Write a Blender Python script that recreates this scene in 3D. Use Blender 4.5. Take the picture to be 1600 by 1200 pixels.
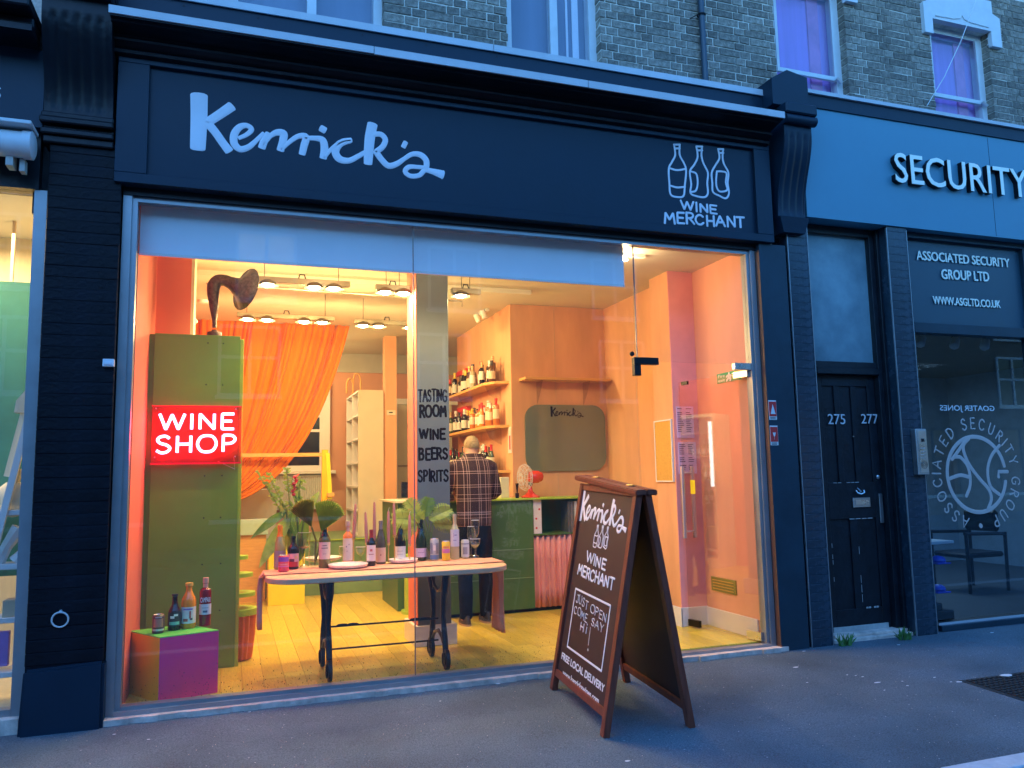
import bpy, bmesh, math, random
from mathutils import Vector, Matrix
R = random.Random(11)
rad = math.radians
sc = bpy.context.scene
for o in list(bpy.data.objects): bpy.data.objects.remove(o)

# ------------------------------------------------------------------ camera
F, YAW, PIT, ROL = 1240.78, rad(19.344447), rad(6.618728), rad(-1.140013)
CAM = Vector((0, -5.85, 1.5))
FW = Vector((math.sin(YAW)*math.cos(PIT), math.cos(YAW)*math.cos(PIT), math.sin(PIT)))
_r = Vector((math.cos(YAW), -math.sin(YAW), 0)); _u = _r.cross(FW)
RT = _r*math.cos(ROL) + _u*math.sin(ROL); UP = -_r*math.sin(ROL) + _u*math.cos(ROL)
cd = bpy.data.cameras.new('camera'); cam = bpy.data.objects.new('camera', cd); sc.collection.objects.link(cam)
cam.matrix_world = Matrix(((RT.x, UP.x, -FW.x, CAM.x), (RT.y, UP.y, -FW.y, CAM.y), (RT.z, UP.z, -FW.z, CAM.z), (0, 0, 0, 1)))
cd.sensor_width = 36; cd.lens = F/1600*36; cd.clip_end = 500; cd.clip_start = .05
sc.camera = cam
EXPO = 3.3; KE = 2**-EXPO   # dusk: a long exposure, so every lamp below is scaled by KE
# ------------------------------------------------------------------ sky, sun, exposure
w = bpy.data.worlds.new('World'); sc.world = w; w.use_nodes = True
nt = w.node_tree; bg = nt.nodes['Background']
sky = nt.nodes.new('ShaderNodeTexSky'); sky.sky_type = 'NISHITA'; sky.sun_disc = False
sky.sun_elevation = rad(4); sky.sun_rotation = rad(200); sky.air_density = 1.2; sky.ozone_density = 3.0; sky.dust_density = .3
tint = nt.nodes.new('ShaderNodeMix'); tint.data_type = 'RGBA'; tint.blend_type = 'MULTIPLY'; tint.inputs[0].default_value = 1
tint.inputs[7].default_value = (.42, .8, 1.25, 1)
nt.links.new(sky.outputs[0], tint.inputs[6]); nt.links.new(tint.outputs[2], bg.inputs[0]); bg.inputs[1].default_value = .15
sl = bpy.data.lights.new('sun', 'SUN'); sun = bpy.data.objects.new('sun', sl); sc.collection.objects.link(sun)
sl.energy = .012; sl.angle = rad(30); sl.color = (.6, .8, 1); sun.rotation_euler = (rad(50), 0, rad(-20))
vs = sc.view_settings; vs.view_transform = 'Standard'; vs.look = 'None'; vs.exposure = EXPO; vs.gamma = 1; vs.use_curve_mapping = False
cy = sc.cycles
cy.max_bounces = 7; cy.diffuse_bounces = 4; cy.glossy_bounces = 3; cy.transmission_bounces = 4; cy.transparent_max_bounces = 16
cy.caustics_reflective = False; cy.caustics_refractive = False; cy.sample_clamp_indirect = .8; cy.use_denoising = True

# ------------------------------------------------------------------ placing helpers
def ray(x, y): return FW*F + RT*(x-800) + UP*(600-y)
def PP(x, y, p0, n):
    d = ray(x, y); p0 = Vector(p0); n = Vector(n)
    return CAM + d*((p0-CAM).dot(n)/d.dot(n))
def PY(x, y, Y): return PP(x, y, (0, Y, 0), (0, 1, 0))
def PX(x, y, X): return PP(x, y, (X, 0, 0), (1, 0, 0))
def PZ(x, y, Z): return PP(x, y, (0, 0, Z), (0, 0, 1))
SL = .035
def zg(Y): return SL*(Y+.13) if Y < -.13 else 0
def PG(x, y): return PP(x, y, (0, -.13, 0), (0, -SL, 1))
class Plane:
    def __init__(s, O, u, v, n): s.O, s.u, s.v, s.n = Vector(O), Vector(u).normalized(), Vector(v).normalized(), Vector(n).normalized()
    def px(s, x, y):
        p = PP(x, y, s.O, s.n)-s.O; return (p.dot(s.u), p.dot(s.v))
    def P(s, a, b, c=0): return s.O + s.u*a + s.v*b + s.n*c
def YP(Y): return Plane((0, Y, 0), (1, 0, 0), (0, 0, 1), (0, -1, 0))

# ------------------------------------------------------------------ materials
MT = {}
def mat(name, col, rough=.6, metal=0, var=.12, scale=6, bump=0, bscale=60, emit=0, ecol=None, spec=.5, col2=None, stretch=None, alpha=None, coat=0, sheen=0, perobj=0):
    m = bpy.data.materials.new(name); m.use_nodes = True; nt = m.node_tree; N = nt.nodes; L = nt.links
    b = N['Principled BSDF']; b.inputs['Roughness'].default_value = rough; b.inputs['Metallic'].default_value = metal
    b.inputs['Specular IOR Level'].default_value = spec; b.inputs['Coat Weight'].default_value = coat
    if sheen: b.inputs['Sheen Weight'].default_value = sheen
    tc = N.new('ShaderNodeTexCoord'); src = tc.outputs['Object']
    if stretch:
        mp = N.new('ShaderNodeMapping'); mp.inputs['Scale'].default_value = stretch; L.new(src, mp.inputs[0]); src = mp.outputs[0]
    n = N.new('ShaderNodeTexNoise'); n.inputs['Scale'].default_value = scale; n.inputs['Detail'].default_value = 6; n.inputs['Roughness'].default_value = .62
    L.new(src, n.inputs[0])
    r = N.new('ShaderNodeValToRGB'); r.color_ramp.elements[0].position = .3; r.color_ramp.elements[1].position = .7
    c = col; c2 = col2 or tuple(min(1, v*(1+var)) for v in c); c1 = c if col2 else tuple(v*(1-var) for v in c)
    r.color_ramp.elements[0].color = (*c1, 1); r.color_ramp.elements[1].color = (*c2, 1)
    L.new(n.outputs[0], r.inputs[0]); out = r.outputs[0]
    if perobj:
        oi = N.new('ShaderNodeObjectInfo'); ge = N.new('ShaderNodeNewGeometry'); ad = N.new('ShaderNodeMath'); ad.operation = 'ADD'
        L.new(oi.outputs['Random'], ad.inputs[0]); L.new(ge.outputs['Random Per Island'], ad.inputs[1])
        fr = N.new('ShaderNodeMath'); fr.operation = 'FRACT'; L.new(ad.outputs[0], fr.inputs[0])
        mr = N.new('ShaderNodeMapRange'); mr.inputs[3].default_value = 1-perobj; mr.inputs[4].default_value = 1+perobj; L.new(fr.outputs[0], mr.inputs[0])
        mx = N.new('ShaderNodeVectorMath'); mx.operation = 'SCALE'; L.new(out, mx.inputs[0]); L.new(mr.outputs[0], mx.inputs['Scale']); out = mx.outputs[0]
    L.new(out, b.inputs['Base Color'])
    rr = N.new('ShaderNodeMapRange'); rr.inputs[3].default_value = max(.02, rough-.1); rr.inputs[4].default_value = min(1, rough+.12)
    L.new(n.outputs[0], rr.inputs[0]); L.new(rr.outputs[0], b.inputs['Roughness'])
    if bump:
        n2 = N.new('ShaderNodeTexNoise'); n2.inputs['Scale'].default_value = bscale; n2.inputs['Detail'].default_value = 5; L.new(src, n2.inputs[0])
        bp = N.new('ShaderNodeBump'); bp.inputs['Strength'].default_value = bump; bp.inputs['Distance'].default_value = .01
        L.new(n2.outputs[0], bp.inputs['Height']); L.new(bp.outputs[0], b.inputs['Normal'])
    if emit:
        b.inputs['Emission Color'].default_value = (*(ecol or col), 1); b.inputs['Emission Strength'].default_value = emit*KE
    if alpha is not None: b.inputs['Alpha'].default_value = alpha
    MT[name] = m; return m
def glass(name, tint=(1, 1, 1), refl=1.0, rough=0, haze=0, hazecol=(.8, .8, .8)):
    m = bpy.data.materials.new(name); m.use_nodes = True; nt = m.node_tree; N = nt.nodes; L = nt.links
    for x in list(N): N.remove(x)
    o = N.new('ShaderNodeOutputMaterial'); t = N.new('ShaderNodeBsdfTransparent'); g = N.new('ShaderNodeBsdfGlossy'); ge = N.new('ShaderNodeNewGeometry'); dp_ = N.new('ShaderNodeVectorMath'); dp_.operation = 'DOT_PRODUCT'; ab_ = N.new('ShaderNodeMath'); ab_.operation = 'ABSOLUTE'; om = N.new('ShaderNodeMath'); om.operation = 'SUBTRACT'; om.inputs[0].default_value = 1; pw_ = N.new('ShaderNodeMath'); pw_.operation = 'POWER'; pw_.inputs[1].default_value = 5; f = N.new('ShaderNodeMath'); f.operation = 'MULTIPLY_ADD'; f.inputs[1].default_value = .96; f.inputs[2].default_value = .04
    L.new(ge.outputs['Incoming'], dp_.inputs[0]); L.new(ge.outputs['Normal'], dp_.inputs[1]); L.new(dp_.outputs['Value'], ab_.inputs[0]); L.new(ab_.outputs[0], om.inputs[1]); L.new(om.outputs[0], pw_.inputs[0]); L.new(pw_.outputs[0], f.inputs[0])
    g.inputs['Roughness'].default_value = rough; t.inputs[0].default_value = (*tint, 1)
    mu = N.new('ShaderNodeMath'); mu.operation = 'MULTIPLY'; mu.inputs[1].default_value = refl; L.new(f.outputs[0], mu.inputs[0])
    mx = N.new('ShaderNodeMixShader'); L.new(mu.outputs[0], mx.inputs[0]); L.new(t.outputs[0], mx.inputs[1]); L.new(g.outputs[0], mx.inputs[2])
    last = mx
    if haze:
        d = N.new('ShaderNodeBsdfDiffuse'); d.inputs[0].default_value = (*hazecol, 1)
        n = N.new('ShaderNodeTexNoise'); n.inputs['Scale'].default_value = 3; tc = N.new('ShaderNodeTexCoord'); L.new(tc.outputs['Object'], n.inputs[0])
        mr = N.new('ShaderNodeMapRange'); mr.inputs[3].default_value = haze*.4; mr.inputs[4].default_value = haze*1.6; L.new(n.outputs[0], mr.inputs[0])
        m2 = N.new('ShaderNodeMixShader'); L.new(mr.outputs[0], m2.inputs[0]); L.new(mx.outputs[0], m2.inputs[1]); L.new(d.outputs[0], m2.inputs[2]); last = m2
    L.new(last.outputs[0], o.inputs[0]); MT[name] = m; return m

mat('fascia', (.006, .022, .042), .42, spec=.25, var=.12, scale=2.5, bump=.12, bscale=25)
mat('black', (.004, .006, .011), .42, spec=.3, var=.3, scale=5, bump=.35, bscale=18)
mat('blackpil', (.0035, .005, .010), .5, spec=.18, var=.4, scale=7, bump=.5, bscale=30, perobj=.25)
mat('lead', (.50, .52, .55), .5, var=.1, scale=3, bump=.1)
mat('signwhite', (.72, .74, .80), .55, var=.04)
mat('frame', (.33, .35, .37), .38, .55, var=.1, scale=4)
mat('framewhite', (.62, .64, .66), .5, var=.08)
mat('brick', (.10, .085, .068), .9, scale=20, bump=.9, bscale=55, col2=(.33, .29, .24), perobj=.34)
mat('mortar', (.66, .62, .54), .95, var=.25, scale=14, bump=.6)
mat('asgfascia', (.078, .25, .34), .45, var=.05, scale=1.2)
mat('handlemetal', (.72, .64, .62), .35, .9, var=.05)
mat('asgdark', (.018, .042, .062), .4, spec=.25, var=.15, scale=4, bump=.1)
mat('tile', (.022, .042, .062), .25, spec=.4, var=.3, scale=9, bump=.15, bscale=20, perobj=.08)
mat('doorpaint', (.010, .014, .020), .42, spec=.3, var=.35, scale=8, bump=.3, bscale=30)
mat('scuff', (.45, .45, .43), .8, var=.3)
mat('chrome', (.75, .76, .78), .28, 1, var=.05)
mat('steel', (.6, .61, .63), .35, 1, var=.05)
mat('darkmetal', (.03, .03, .035), .35, .8)
mat('sill', (.66, .52, .44), .85, var=.35, scale=9, bump=.5)
mat('kerb', (.55, .56, .58), .8, var=.15, scale=14, bump=.3)
mat('peachpink', (.76, .36, .25), .75, var=.10, scale=2.4, stretch=(1, 1, .25), bump=.08)
mat('peach', (.70, .37, .19), .75, var=.16, scale=2.2, stretch=(1, 1, .25), bump=.08)
mat('peach2', (.64, .34, .22), .75, var=.1, scale=2.2, stretch=(1, 1, .3), bump=.05)
mat('coral', (.72, .18, .115), .75, var=.07, scale=2, stretch=(1, 1, .3))
mat('skylit_mauve', (.95, .40, .38), .75, var=.06)
mat('ceiling', (.66, .62, .50), .9, var=.03)
mat('cream', (.66, .60, .45), .7, var=.04)
mat('palewall', (.46, .46, .40), .85, var=.06)
mat('white', (.75, .75, .73), .5, var=.04)
mat('blind', (.86, .88, .92), .9, var=.02)
mat('green', (.15, .31, .03), .42, var=.10, scale=1.6)
mat('greendark', (.06, .14, .03), .42, var=.12, scale=3)
mat('greenmid', (.20, .33, .14), .45, var=.1)
mat('greenlime', (.34, .50, .04), .4, var=.06)
mat('yellow', (.85, .66, .02), .45, var=.04)
mat('yellow2', (.70, .62, .03), .45, var=.05)
mat('ochre', (.80, .42, .05), .5, var=.06)
mat('column', (.13, .155, .165), .6, var=.06, scale=3, bump=.05)
mat('bark', (.028, .03, .04), .6)
mat('orange', (.84, .22, .008), .8, var=.14, scale=4, stretch=(4, 1, .3), sheen=.3)
mat('curtainpink', (.84, .33, .27), .85, var=.1, scale=4, stretch=(5, 1, .3), bump=.2)
mat('pinkcloth', (.74, .33, .22), .85, var=.1, scale=4, stretch=(5, 1, .3), bump=.2)
mat('woodlight', (.68, .36, .10), .5, var=.12, scale=8, stretch=(1, 6, 6), bump=.06)
mat('tablewood', (.74, .45, .27), .42, var=.10, scale=9, stretch=(1, 7, 7), bump=.05)
mat('plank', (.56, .40, .05), .30, scale=12, stretch=(9, .8, 1), col2=(.80, .60, .08), perobj=.14)
mat('iron', (.015, .015, .02), .4, .6, var=.3)
mat('rust', (.045, .028, .022), .4, .5, scale=40, col2=(.17, .12, .10), bump=.3, bscale=90)
mat('mahogany', (.14, .030, .018), .4, scale=7, stretch=(6, 6, .6), col2=(.26, .065, .035), bump=.1)
mat('chalk', (.042, .019, .020), .55, var=.15, scale=3)
mat('paintwhite', (.80, .80, .86), .6, var=.03)
mat('chalkwhite', (.62, .60, .62), .9, var=.2, scale=60)
mat('gold', (.7, .5, .2), .35, .9)
mat('acryl', (.8, .02, .05), .15)
mat('red', (.75, .05, .02), .25, coat=.4)
mat('redlabel', (.65, .03, .03), .5)
mat('mirror', (.16, .19, .13), .08, 0, var=.03, spec=1)
mat('cork', (.62, .36, .08), .9, var=.12, scale=60)
mat('lilac', (.85, .60, .80), .7, var=.03)
mat('ink', (.010, .008, .012), .8, spec=.1)
mat('candle', (.52, .22, .17), .6, var=.05)
mat('ceramic', (.78, .70, .64), .25, var=.04)
mat('leaf', (.08, .19, .03), .42, scale=9, col2=(.19, .34, .05), bump=.15)
mat('leaf2', (.22, .25, .04), .45, scale=14, col2=(.42, .42, .09), bump=.2)
mat('leafy', (.22, .36, .05), .5, scale=14, col2=(.42, .54, .12))
mat('stem', (.09, .14, .03), .5)
mat('flowerred', (.75, .08, .05), .5)
mat('skin', (.48, .26, .17), .5, var=.06)
mat('hair', (.20, .13, .06), .7, scale=90, col2=(.42, .32, .18))
mat('trousers', (.008, .009, .014), .9, spec=.08, var=.2, bump=.2)
mat('shoe', (.03, .022, .02), .5)
mat('sole', (.35, .22, .12), .7)
mat('radiator', (.62, .64, .60), .4, var=.03)
mat('nightpane', (.012, .018, .03), .08, spec=1)
mat('neon', (1, .25, .3), .3, emit=9, ecol=(1, .32, .36), var=0)
mat('bulb', (1, .9, .7), .3, emit=110, ecol=(1, .84, .55), var=0)
mat('lampmetal', (.34, .30, .22), .3, .9)
mat('poster', (.75, .7, .68), .6)
mat('cardb', (.62, .45, .28), .8)
mat('palewood', (.80, .66, .42), .6, var=.08, scale=6, stretch=(5, 5, .6))
mat('neighgreen', (.05, .22, .15), .7, var=.35, scale=1.5)
mat('purple', (.40, .17, .50), .5)
mat('blueplastic', (.02, .08, .65), .3)
mat('greyfloor', (.05, .055, .06), .6)
mat('officewall', (.22, .30, .36), .8)
mat('officedark', (.03, .035, .04), .6)
mat('voile', (.48, .25, .60), .9, var=.25, scale=1.2, stretch=(6, 1, .2))
mat('voilered', (.62, .22, .42), .9, var=.2)
mat('voile2', (.18, .22, .28), .9, var=.15, scale=1.2, stretch=(4, 1, .2))
mat('frosted', (.05, .11, .14), .45, scale=1.1, col2=(.28, .42, .46), bump=.06, bscale=140)
mat('etch', (.55, .46, .42), .8, var=.02)
mat('grass', (.07, .20, .04), .7)
mat('litter', (.75, .75, .75), .8)
mat('magenta', (.95, .055, .30), .5, spec=.2, scale=1.2, col2=(.95, .08, .16), var=.1)
mat('orangebox', (.95, .48, .02), .4, var=.05)
mat('limetop', (.12, .62, .10), .4, var=.05)
mat('opposite', (.16, .12, .09), .9, var=.2)
mat('oppwindow', (.02, .02, .03), .1)
mat('litroom', (.9, .6, .3), .8, emit=.55, ecol=(1, .8, .5), var=0)
mat('exitgreen', (.02, .22, .08), .5, emit=.25, ecol=(.05, .5, .2), var=0)
mat('exitorange', (.9, .3, .03), .5)
mat('fridgelight', (.8, 1, 1), .3, emit=7, ecol=(.75, 1, 1), var=0)
mat('manhole', (.045, .045, .05), .5, .6)
mat('wire', (.7, .7, .7), .4)
mat('pipe', (.03, .05, .075), .35)
G = glass('glass', (.97, .98, .98), 1.0)
glass('shopglass', (.98, .985, .985), .85, haze=.010)
glass('asgglass', (.80, .86, .9), 1.6)
glass('upglass', (.97, .97, 1), .9)
glass('acrylclear', (1, .55, .6), 1.0, haze=.05, hazecol=(.85, .03, .06))
glass('clearbottle', (.90, .95, .90), 3.2)
glass('acrylbracket', (.9, .9, .9), 1.2)

def translucent(name, fac):
    m = MT[name]; nt = m.node_tree; N = nt.nodes; L = nt.links; b = N['Principled BSDF']; o = [n for n in N if n.type == 'OUTPUT_MATERIAL'][0]
    t = N.new('ShaderNodeBsdfTranslucent'); L.new(b.inputs['Base Color'].links[0].from_socket, t.inputs[0]); mx = N.new('ShaderNodeMixShader'); mx.inputs[0].default_value = fac
    L.new(b.outputs[0], mx.inputs[1]); L.new(t.outputs[0], mx.inputs[2]); L.new(mx.outputs[0], o.inputs[0])
for n_ in ('leaf', 'leaf2', 'leafy'): translucent(n_, .5)
translucent('orange', .25)
def asphalt():
    m = mat('asphalt', (.042, .060, .076), .9, scale=120, col2=(.17, .215, .25), bump=1.0, bscale=110)
    N = m.node_tree.nodes; L = m.node_tree.links; b = N['Principled BSDF']
    old = b.inputs['Base Color'].links[0].from_socket
    tc = [n for n in N if n.type == 'TEX_COORD'][0]
    n = N.new('ShaderNodeTexNoise'); n.inputs['Scale'].default_value = 1.1; n.inputs['Detail'].default_value = 5; L.new(tc.outputs['Object'], n.inputs[0])
    mr = N.new('ShaderNodeMapRange'); mr.inputs[1].default_value = .3; mr.inputs[2].default_value = .7; mr.inputs[3].default_value = .72; mr.inputs[4].default_value = 1.3; L.new(n.outputs[0], mr.inputs[0])
    s = N.new('ShaderNodeVectorMath'); s.operation = 'SCALE'; L.new(old, s.inputs[0]); L.new(mr.outputs[0], s.inputs['Scale'])
    v = N.new('ShaderNodeTexVoronoi'); v.inputs['Scale'].default_value = 9; L.new(tc.outputs['Object'], v.inputs[0])
    lt = N.new('ShaderNodeMath'); lt.operation = 'LESS_THAN'; lt.inputs[1].default_value = .045; L.new(v.outputs[0], lt.inputs[0])
    mx = N.new('ShaderNodeMix'); mx.data_type = 'RGBA'; L.new(lt.outputs[0], mx.inputs[0]); L.new(s.outputs[0], mx.inputs[6]); mx.inputs[7].default_value = (.42, .42, .44, 1)
    L.new(mx.outputs[2], b.inputs['Base Color'])
asphalt()
def plaid():
    m = mat('plaid', (.05, .02, .03), .85); N = m.node_tree.nodes; L = m.node_tree.links; b = N['Principled BSDF']
    tc = [n for n in N if n.type == 'TEX_COORD'][0]; sp = N.new('ShaderNodeSeparateXYZ'); L.new(tc.outputs['Object'], sp.inputs[0])
    def lines(sock, per, offs, wd):
        a = N.new('ShaderNodeMath'); a.operation = 'MULTIPLY_ADD'; a.inputs[1].default_value = 1/per; a.inputs[2].default_value = offs; L.new(sock, a.inputs[0])
        f = N.new('ShaderNodeMath'); f.operation = 'FRACT'; L.new(a.outputs[0], f.inputs[0])
        l = N.new('ShaderNodeMath'); l.operation = 'LESS_THAN'; l.inputs[1].default_value = wd; L.new(f.outputs[0], l.inputs[0]); return l.outputs[0]
    def comb(ss):
        x = ss[0]
        for y in ss[1:]:
            a = N.new('ShaderNodeMath'); a.operation = 'MAXIMUM'; L.new(x, a.inputs[0]); L.new(y, a.inputs[1]); x = a.outputs[0]
        return x
    X = comb([lines(sp.outputs[0], .11, .1, .05), lines(sp.outputs[0], .11, -.09, .05), lines(sp.outputs[0], .22, -.3, .03)])
    Z = comb([lines(sp.outputs[2], .135, .1, .045), lines(sp.outputs[2], .135, -.06, .045), lines(sp.outputs[2], .23, -.5, .02)])
    s = N.new('ShaderNodeMath'); s.operation = 'ADD'; L.new(X, s.inputs[0]); L.new(Z, s.inputs[1])
    mr = N.new('ShaderNodeMapRange'); mr.inputs[2].default_value = 2; mr.inputs[4].default_value = 1; L.new(s.outputs[0], mr.inputs[0])
    mx = N.new('ShaderNodeMix'); mx.data_type = 'RGBA'; L.new(mr.outputs[0], mx.inputs[0]); mx.inputs[6].default_value = (.030, .010, .016, 1); mx.inputs[7].default_value = (.55, .36, .33, 1)
    L.new(mx.outputs[2], b.inputs['Base Color'])
plaid()
GC = {}
def colmat(c, rough=.35, spec=.6):
    k = (tuple(round(v, 3) for v in c), rough)
    if k not in GC: GC[k] = mat('paint_%d' % len(GC), c, rough, var=.06, spec=spec)
    return GC[k]
def M_(m): return MT[m] if isinstance(m, str) else m

# ------------------------------------------------------------------ mesh building
WL = {}
def wloc(o): return WL.get(o.name, Vector((0, 0, 0))) if o else Vector((0, 0, 0))
def tag(o, label=None, cat=None, group=None, kind=None):
    if label: o['label'] = label
    if cat: o['category'] = cat
    if group: o['group'] = group
    if kind: o['kind'] = kind
    return o
def thing(name, loc, label, cat, group=None, rz=0):
    o = bpy.data.objects.new(name, None); sc.collection.objects.link(o); o.location = loc; o.rotation_euler = (0, 0, rz); o.empty_display_size = .1
    WL[o.name] = Vector(loc); return tag(o, label, cat, group)
class M:
    def __init__(s): s.bm = bmesh.new(); s.mi = 0
    def _f(s, vs):
        try:
            f = s.bm.faces.new(vs); f.material_index = s.mi; return f
        except ValueError: return None
    def hexa(s, p):  # p: 8 points, bottom 4 ccw then top 4
        v = [s.bm.verts.new(q) for q in p]
        for a in ((3, 2, 1, 0), (4, 5, 6, 7), (0, 1, 5, 4), (1, 2, 6, 5), (2, 3, 7, 6), (3, 0, 4, 7)): s._f([v[i] for i in a])
        return s
    def box(s, x0, y0, z0, x1, y1, z1, bev=0):
        if x0 > x1: x0, x1 = x1, x0
        if y0 > y1: y0, y1 = y1, y0
        if z0 > z1: z0, z1 = z1, z0
        if bev:
            b2 = bmesh.new(); v = [b2.verts.new(q) for q in ((x0, y0, z0), (x1, y0, z0), (x1, y1, z0), (x0, y1, z0), (x0, y0, z1), (x1, y0, z1), (x1, y1, z1), (x0, y1, z1))]
            for a in ((3, 2, 1, 0), (4, 5, 6, 7), (0, 1, 5, 4), (1, 2, 6, 5), (2, 3, 7, 6), (3, 0, 4, 7)): b2.faces.new([v[i] for i in a])
            bmesh.ops.bevel(b2, geom=b2.edges[:], offset=bev, segments=1, affect='EDGES')
            vm = {}
            for q in b2.verts: vm[q] = s.bm.verts.new(q.co)
            for f in b2.faces: s._f([vm[q] for q in f.verts])
            b2.free(); return s
        return s.hexa([(x0, y0, z0), (x1, y0, z0), (x1, y1, z0), (x0, y1, z0), (x0, y0, z1), (x1, y0, z1), (x1, y1, z1), (x0, y1, z1)])
    def quad(s, *p): s._f([s.bm.verts.new(q) for q in p]); return s
    def prism(s, pts, vec):
        vec = Vector(vec); a = [s.bm.verts.new(p) for p in pts]; b = [s.bm.verts.new(Vector(p)+vec) for p in pts]; n = len(a)
        s._f(a[::-1]); s._f(b)
        for i in range(n): s._f([a[i], a[(i+1) % n], b[(i+1) % n], b[i]])
        return s
    def rings(s, rs, closed=False, cap=True):
        vr = [[s.bm.verts.new(p) for p in r] for r in rs]; n = len(vr[0])
        rng = range(len(vr)) if closed else range(len(vr)-1)
        for i in rng:
            a, b = vr[i], vr[(i+1) % len(vr)]
            for k in range(n): s._f([a[k], a[(k+1) % n], b[(k+1) % n], b[k]])
        if cap and not closed: s._f(vr[0][::-1]); s._f(vr[-1])
        return s
    def lathe(s, prof, c=(0, 0, 0), seg=16, axis=(0, 0, 1), cap=True):
        c = Vector(c); ax = Vector(axis).normalized(); u = ax.orthogonal().normalized(); v = ax.cross(u)
        if abs(ax.z) > .99: u, v = Vector((1, 0, 0)), Vector((0, 1, 0))*ax.z
        return s.rings([[c+ax*z+(u*math.cos(2*math.pi*k/seg)+v*math.sin(2*math.pi*k/seg))*max(r, 1e-4) for k in range(seg)] for r, z in prof], cap=cap)
    def tube(s, pts, r, seg=8, closed=False):
        pts = [Vector(p) for p in pts]; n = len(pts); rr = r if isinstance(r, (list, tuple)) else [r]*n
        def tan(i):
            a = pts[(i-1) % n] if closed or i > 0 else pts[i]; b = pts[(i+1) % n] if closed or i < n-1 else pts[i]
            d = b-a; return d.normalized() if d.length > 1e-9 else Vector((0, 0, 1))
        t = tan(0); u = t.orthogonal().normalized(); out = []
        for i in range(n):
            t = tan(i); u = (u-t*u.dot(t)); u = u.normalized() if u.length > 1e-6 else t.orthogonal().normalized(); v = t.cross(u)
            out.append([pts[i]+(u*math.cos(2*math.pi*k/seg)+v*math.sin(2*math.pi*k/seg))*rr[i] for k in range(seg)])
        return s.rings(out, closed=closed)
    def lofz(s, rs, seg=16):
        return s.rings([[Vector((cx+rx*math.cos(2*math.pi*k/seg), cy+ry*math.sin(2*math.pi*k/seg), z)) for k in range(seg)] for cx, cy, z, rx, ry in rs])
    def ball(s, c, r, seg=12, sc_=(1, 1, 1)):
        c = Vector(c); rs = []
        for i in range(0, seg//2+1):
            a = math.pi*i/(seg//2); rs.append([c+Vector((math.sin(a)*math.cos(2*math.pi*k/seg)*sc_[0], math.sin(a)*math.sin(2*math.pi*k/seg)*sc_[1], -math.cos(a)*sc_[2]))*r if 0 < i < seg//2 else c+Vector((1e-4*math.cos(2*math.pi*k/seg), 1e-4*math.sin(2*math.pi*k/seg), (-1 if i == 0 else 1)*r*sc_[2])) for k in range(seg)])
        return s.rings(rs)
    def stroke(s, pl, pts, wd, th=.003, smooth=True, base=0, cp_=1.5):
        """flat raised brush stroke on a plane; pts (s,t) in metres; wd width or list"""
        n = len(pts); ws = wd if isinstance(wd, (list, tuple)) else [wd]*n
        if smooth and n > 2:
            P = [pts[0]]+list(pts)+[pts[-1]]; W = [ws[0]]+list(ws)+[ws[-1]]; q = []; w2 = []
            for i in range(1, n):
                for k in range(5):
                    t = k/5; a, b, c, d = P[i-1], P[i], P[i+1], P[i+2]
                    q.append(tuple(.5*((2*b[j])+(-a[j]+c[j])*t+(2*a[j]-5*b[j]+4*c[j]-d[j])*t*t+(-a[j]+3*b[j]-3*c[j]+d[j])*t**3) for j in (0, 1)))
                    w2.append(W[i]*(1-t)+W[i+1]*t)
            q.append(pts[-1]); w2.append(ws[-1]); pts, ws = q, w2
        elif n > 2 or not smooth:
            q = []; w2 = []
            for i in range(len(pts)-1):
                q.append(pts[i]); w2.append(ws[i])
            q.append(pts[-1]); w2.append(ws[-1]); pts, ws = q, w2
        n = len(pts); rs = []
        def T(i):
            a = pts[max(0, i-1)]; b = pts[min(n-1, i+1)]; d = Vector((b[0]-a[0], b[1]-a[1])); return d.normalized() if d.length > 1e-9 else Vector((1, 0))
        seq = []
        t0 = T(0); t1 = T(n-1)
        for f, sc_ in ((-.30*cp_, .05), (-.28*cp_, .6), (-.18*cp_, .88), (-.06*cp_, .98)): seq.append((Vector(pts[0])+t0*ws[0]*f, t0, ws[0]*sc_))
        for i in range(n): seq.append((Vector(pts[i]), T(i), ws[i]))
        for f, sc_ in ((.06*cp_, .98), (.18*cp_, .88), (.28*cp_, .6), (.30*cp_, .05)): seq.append((Vector(pts[-1])+t1*ws[-1]*f, t1, ws[-1]*sc_))
        for p, t, w_ in seq:
            m = Vector((-t.y, t.x)); r = []
            for k in range(6):
                a = math.pi*k/5; o = m*math.cos(a)*w_/2; r.append(pl.P(p.x+o.x, p.y+o.y, base+th*(math.sin(a)**.5 if math.sin(a) > 0 else 0)))
            rs.append(r)
        return s.rings(rs)
    def done(s, name, m, parent=None, smooth=True, ang=.6, off=None, **kw):
        bm = s.bm
        bmesh.ops.recalc_face_normals(bm, faces=bm.faces[:])
        me = bpy.data.meshes.new(name)
        o0 = wloc(parent) if off is None else Vector(off)
        if parent is not None and abs(parent.rotation_euler.z) > 1e-9: pass
        for v in bm.verts: v.co -= o0
        if smooth:
            for f in bm.faces: f.smooth = True
            for e in bm.edges:
                if len(e.link_faces) == 2 and e.calc_face_angle(0) > ang: e.smooth = False
        bm.to_mesh(me); bm.free()
        for q in (m if isinstance(m, list) else [m]): me.materials.append(M_(q))
        o = bpy.data.objects.new(name, me); sc.collection.objects.link(o)
        if parent is not None: o.parent = parent; WL[o.name] = wloc(parent)
        else: WL[o.name] = Vector((0, 0, 0))
        return tag(o, kw.get('label'), kw.get('cat'), kw.get('group'), kw.get('kind'))
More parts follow.
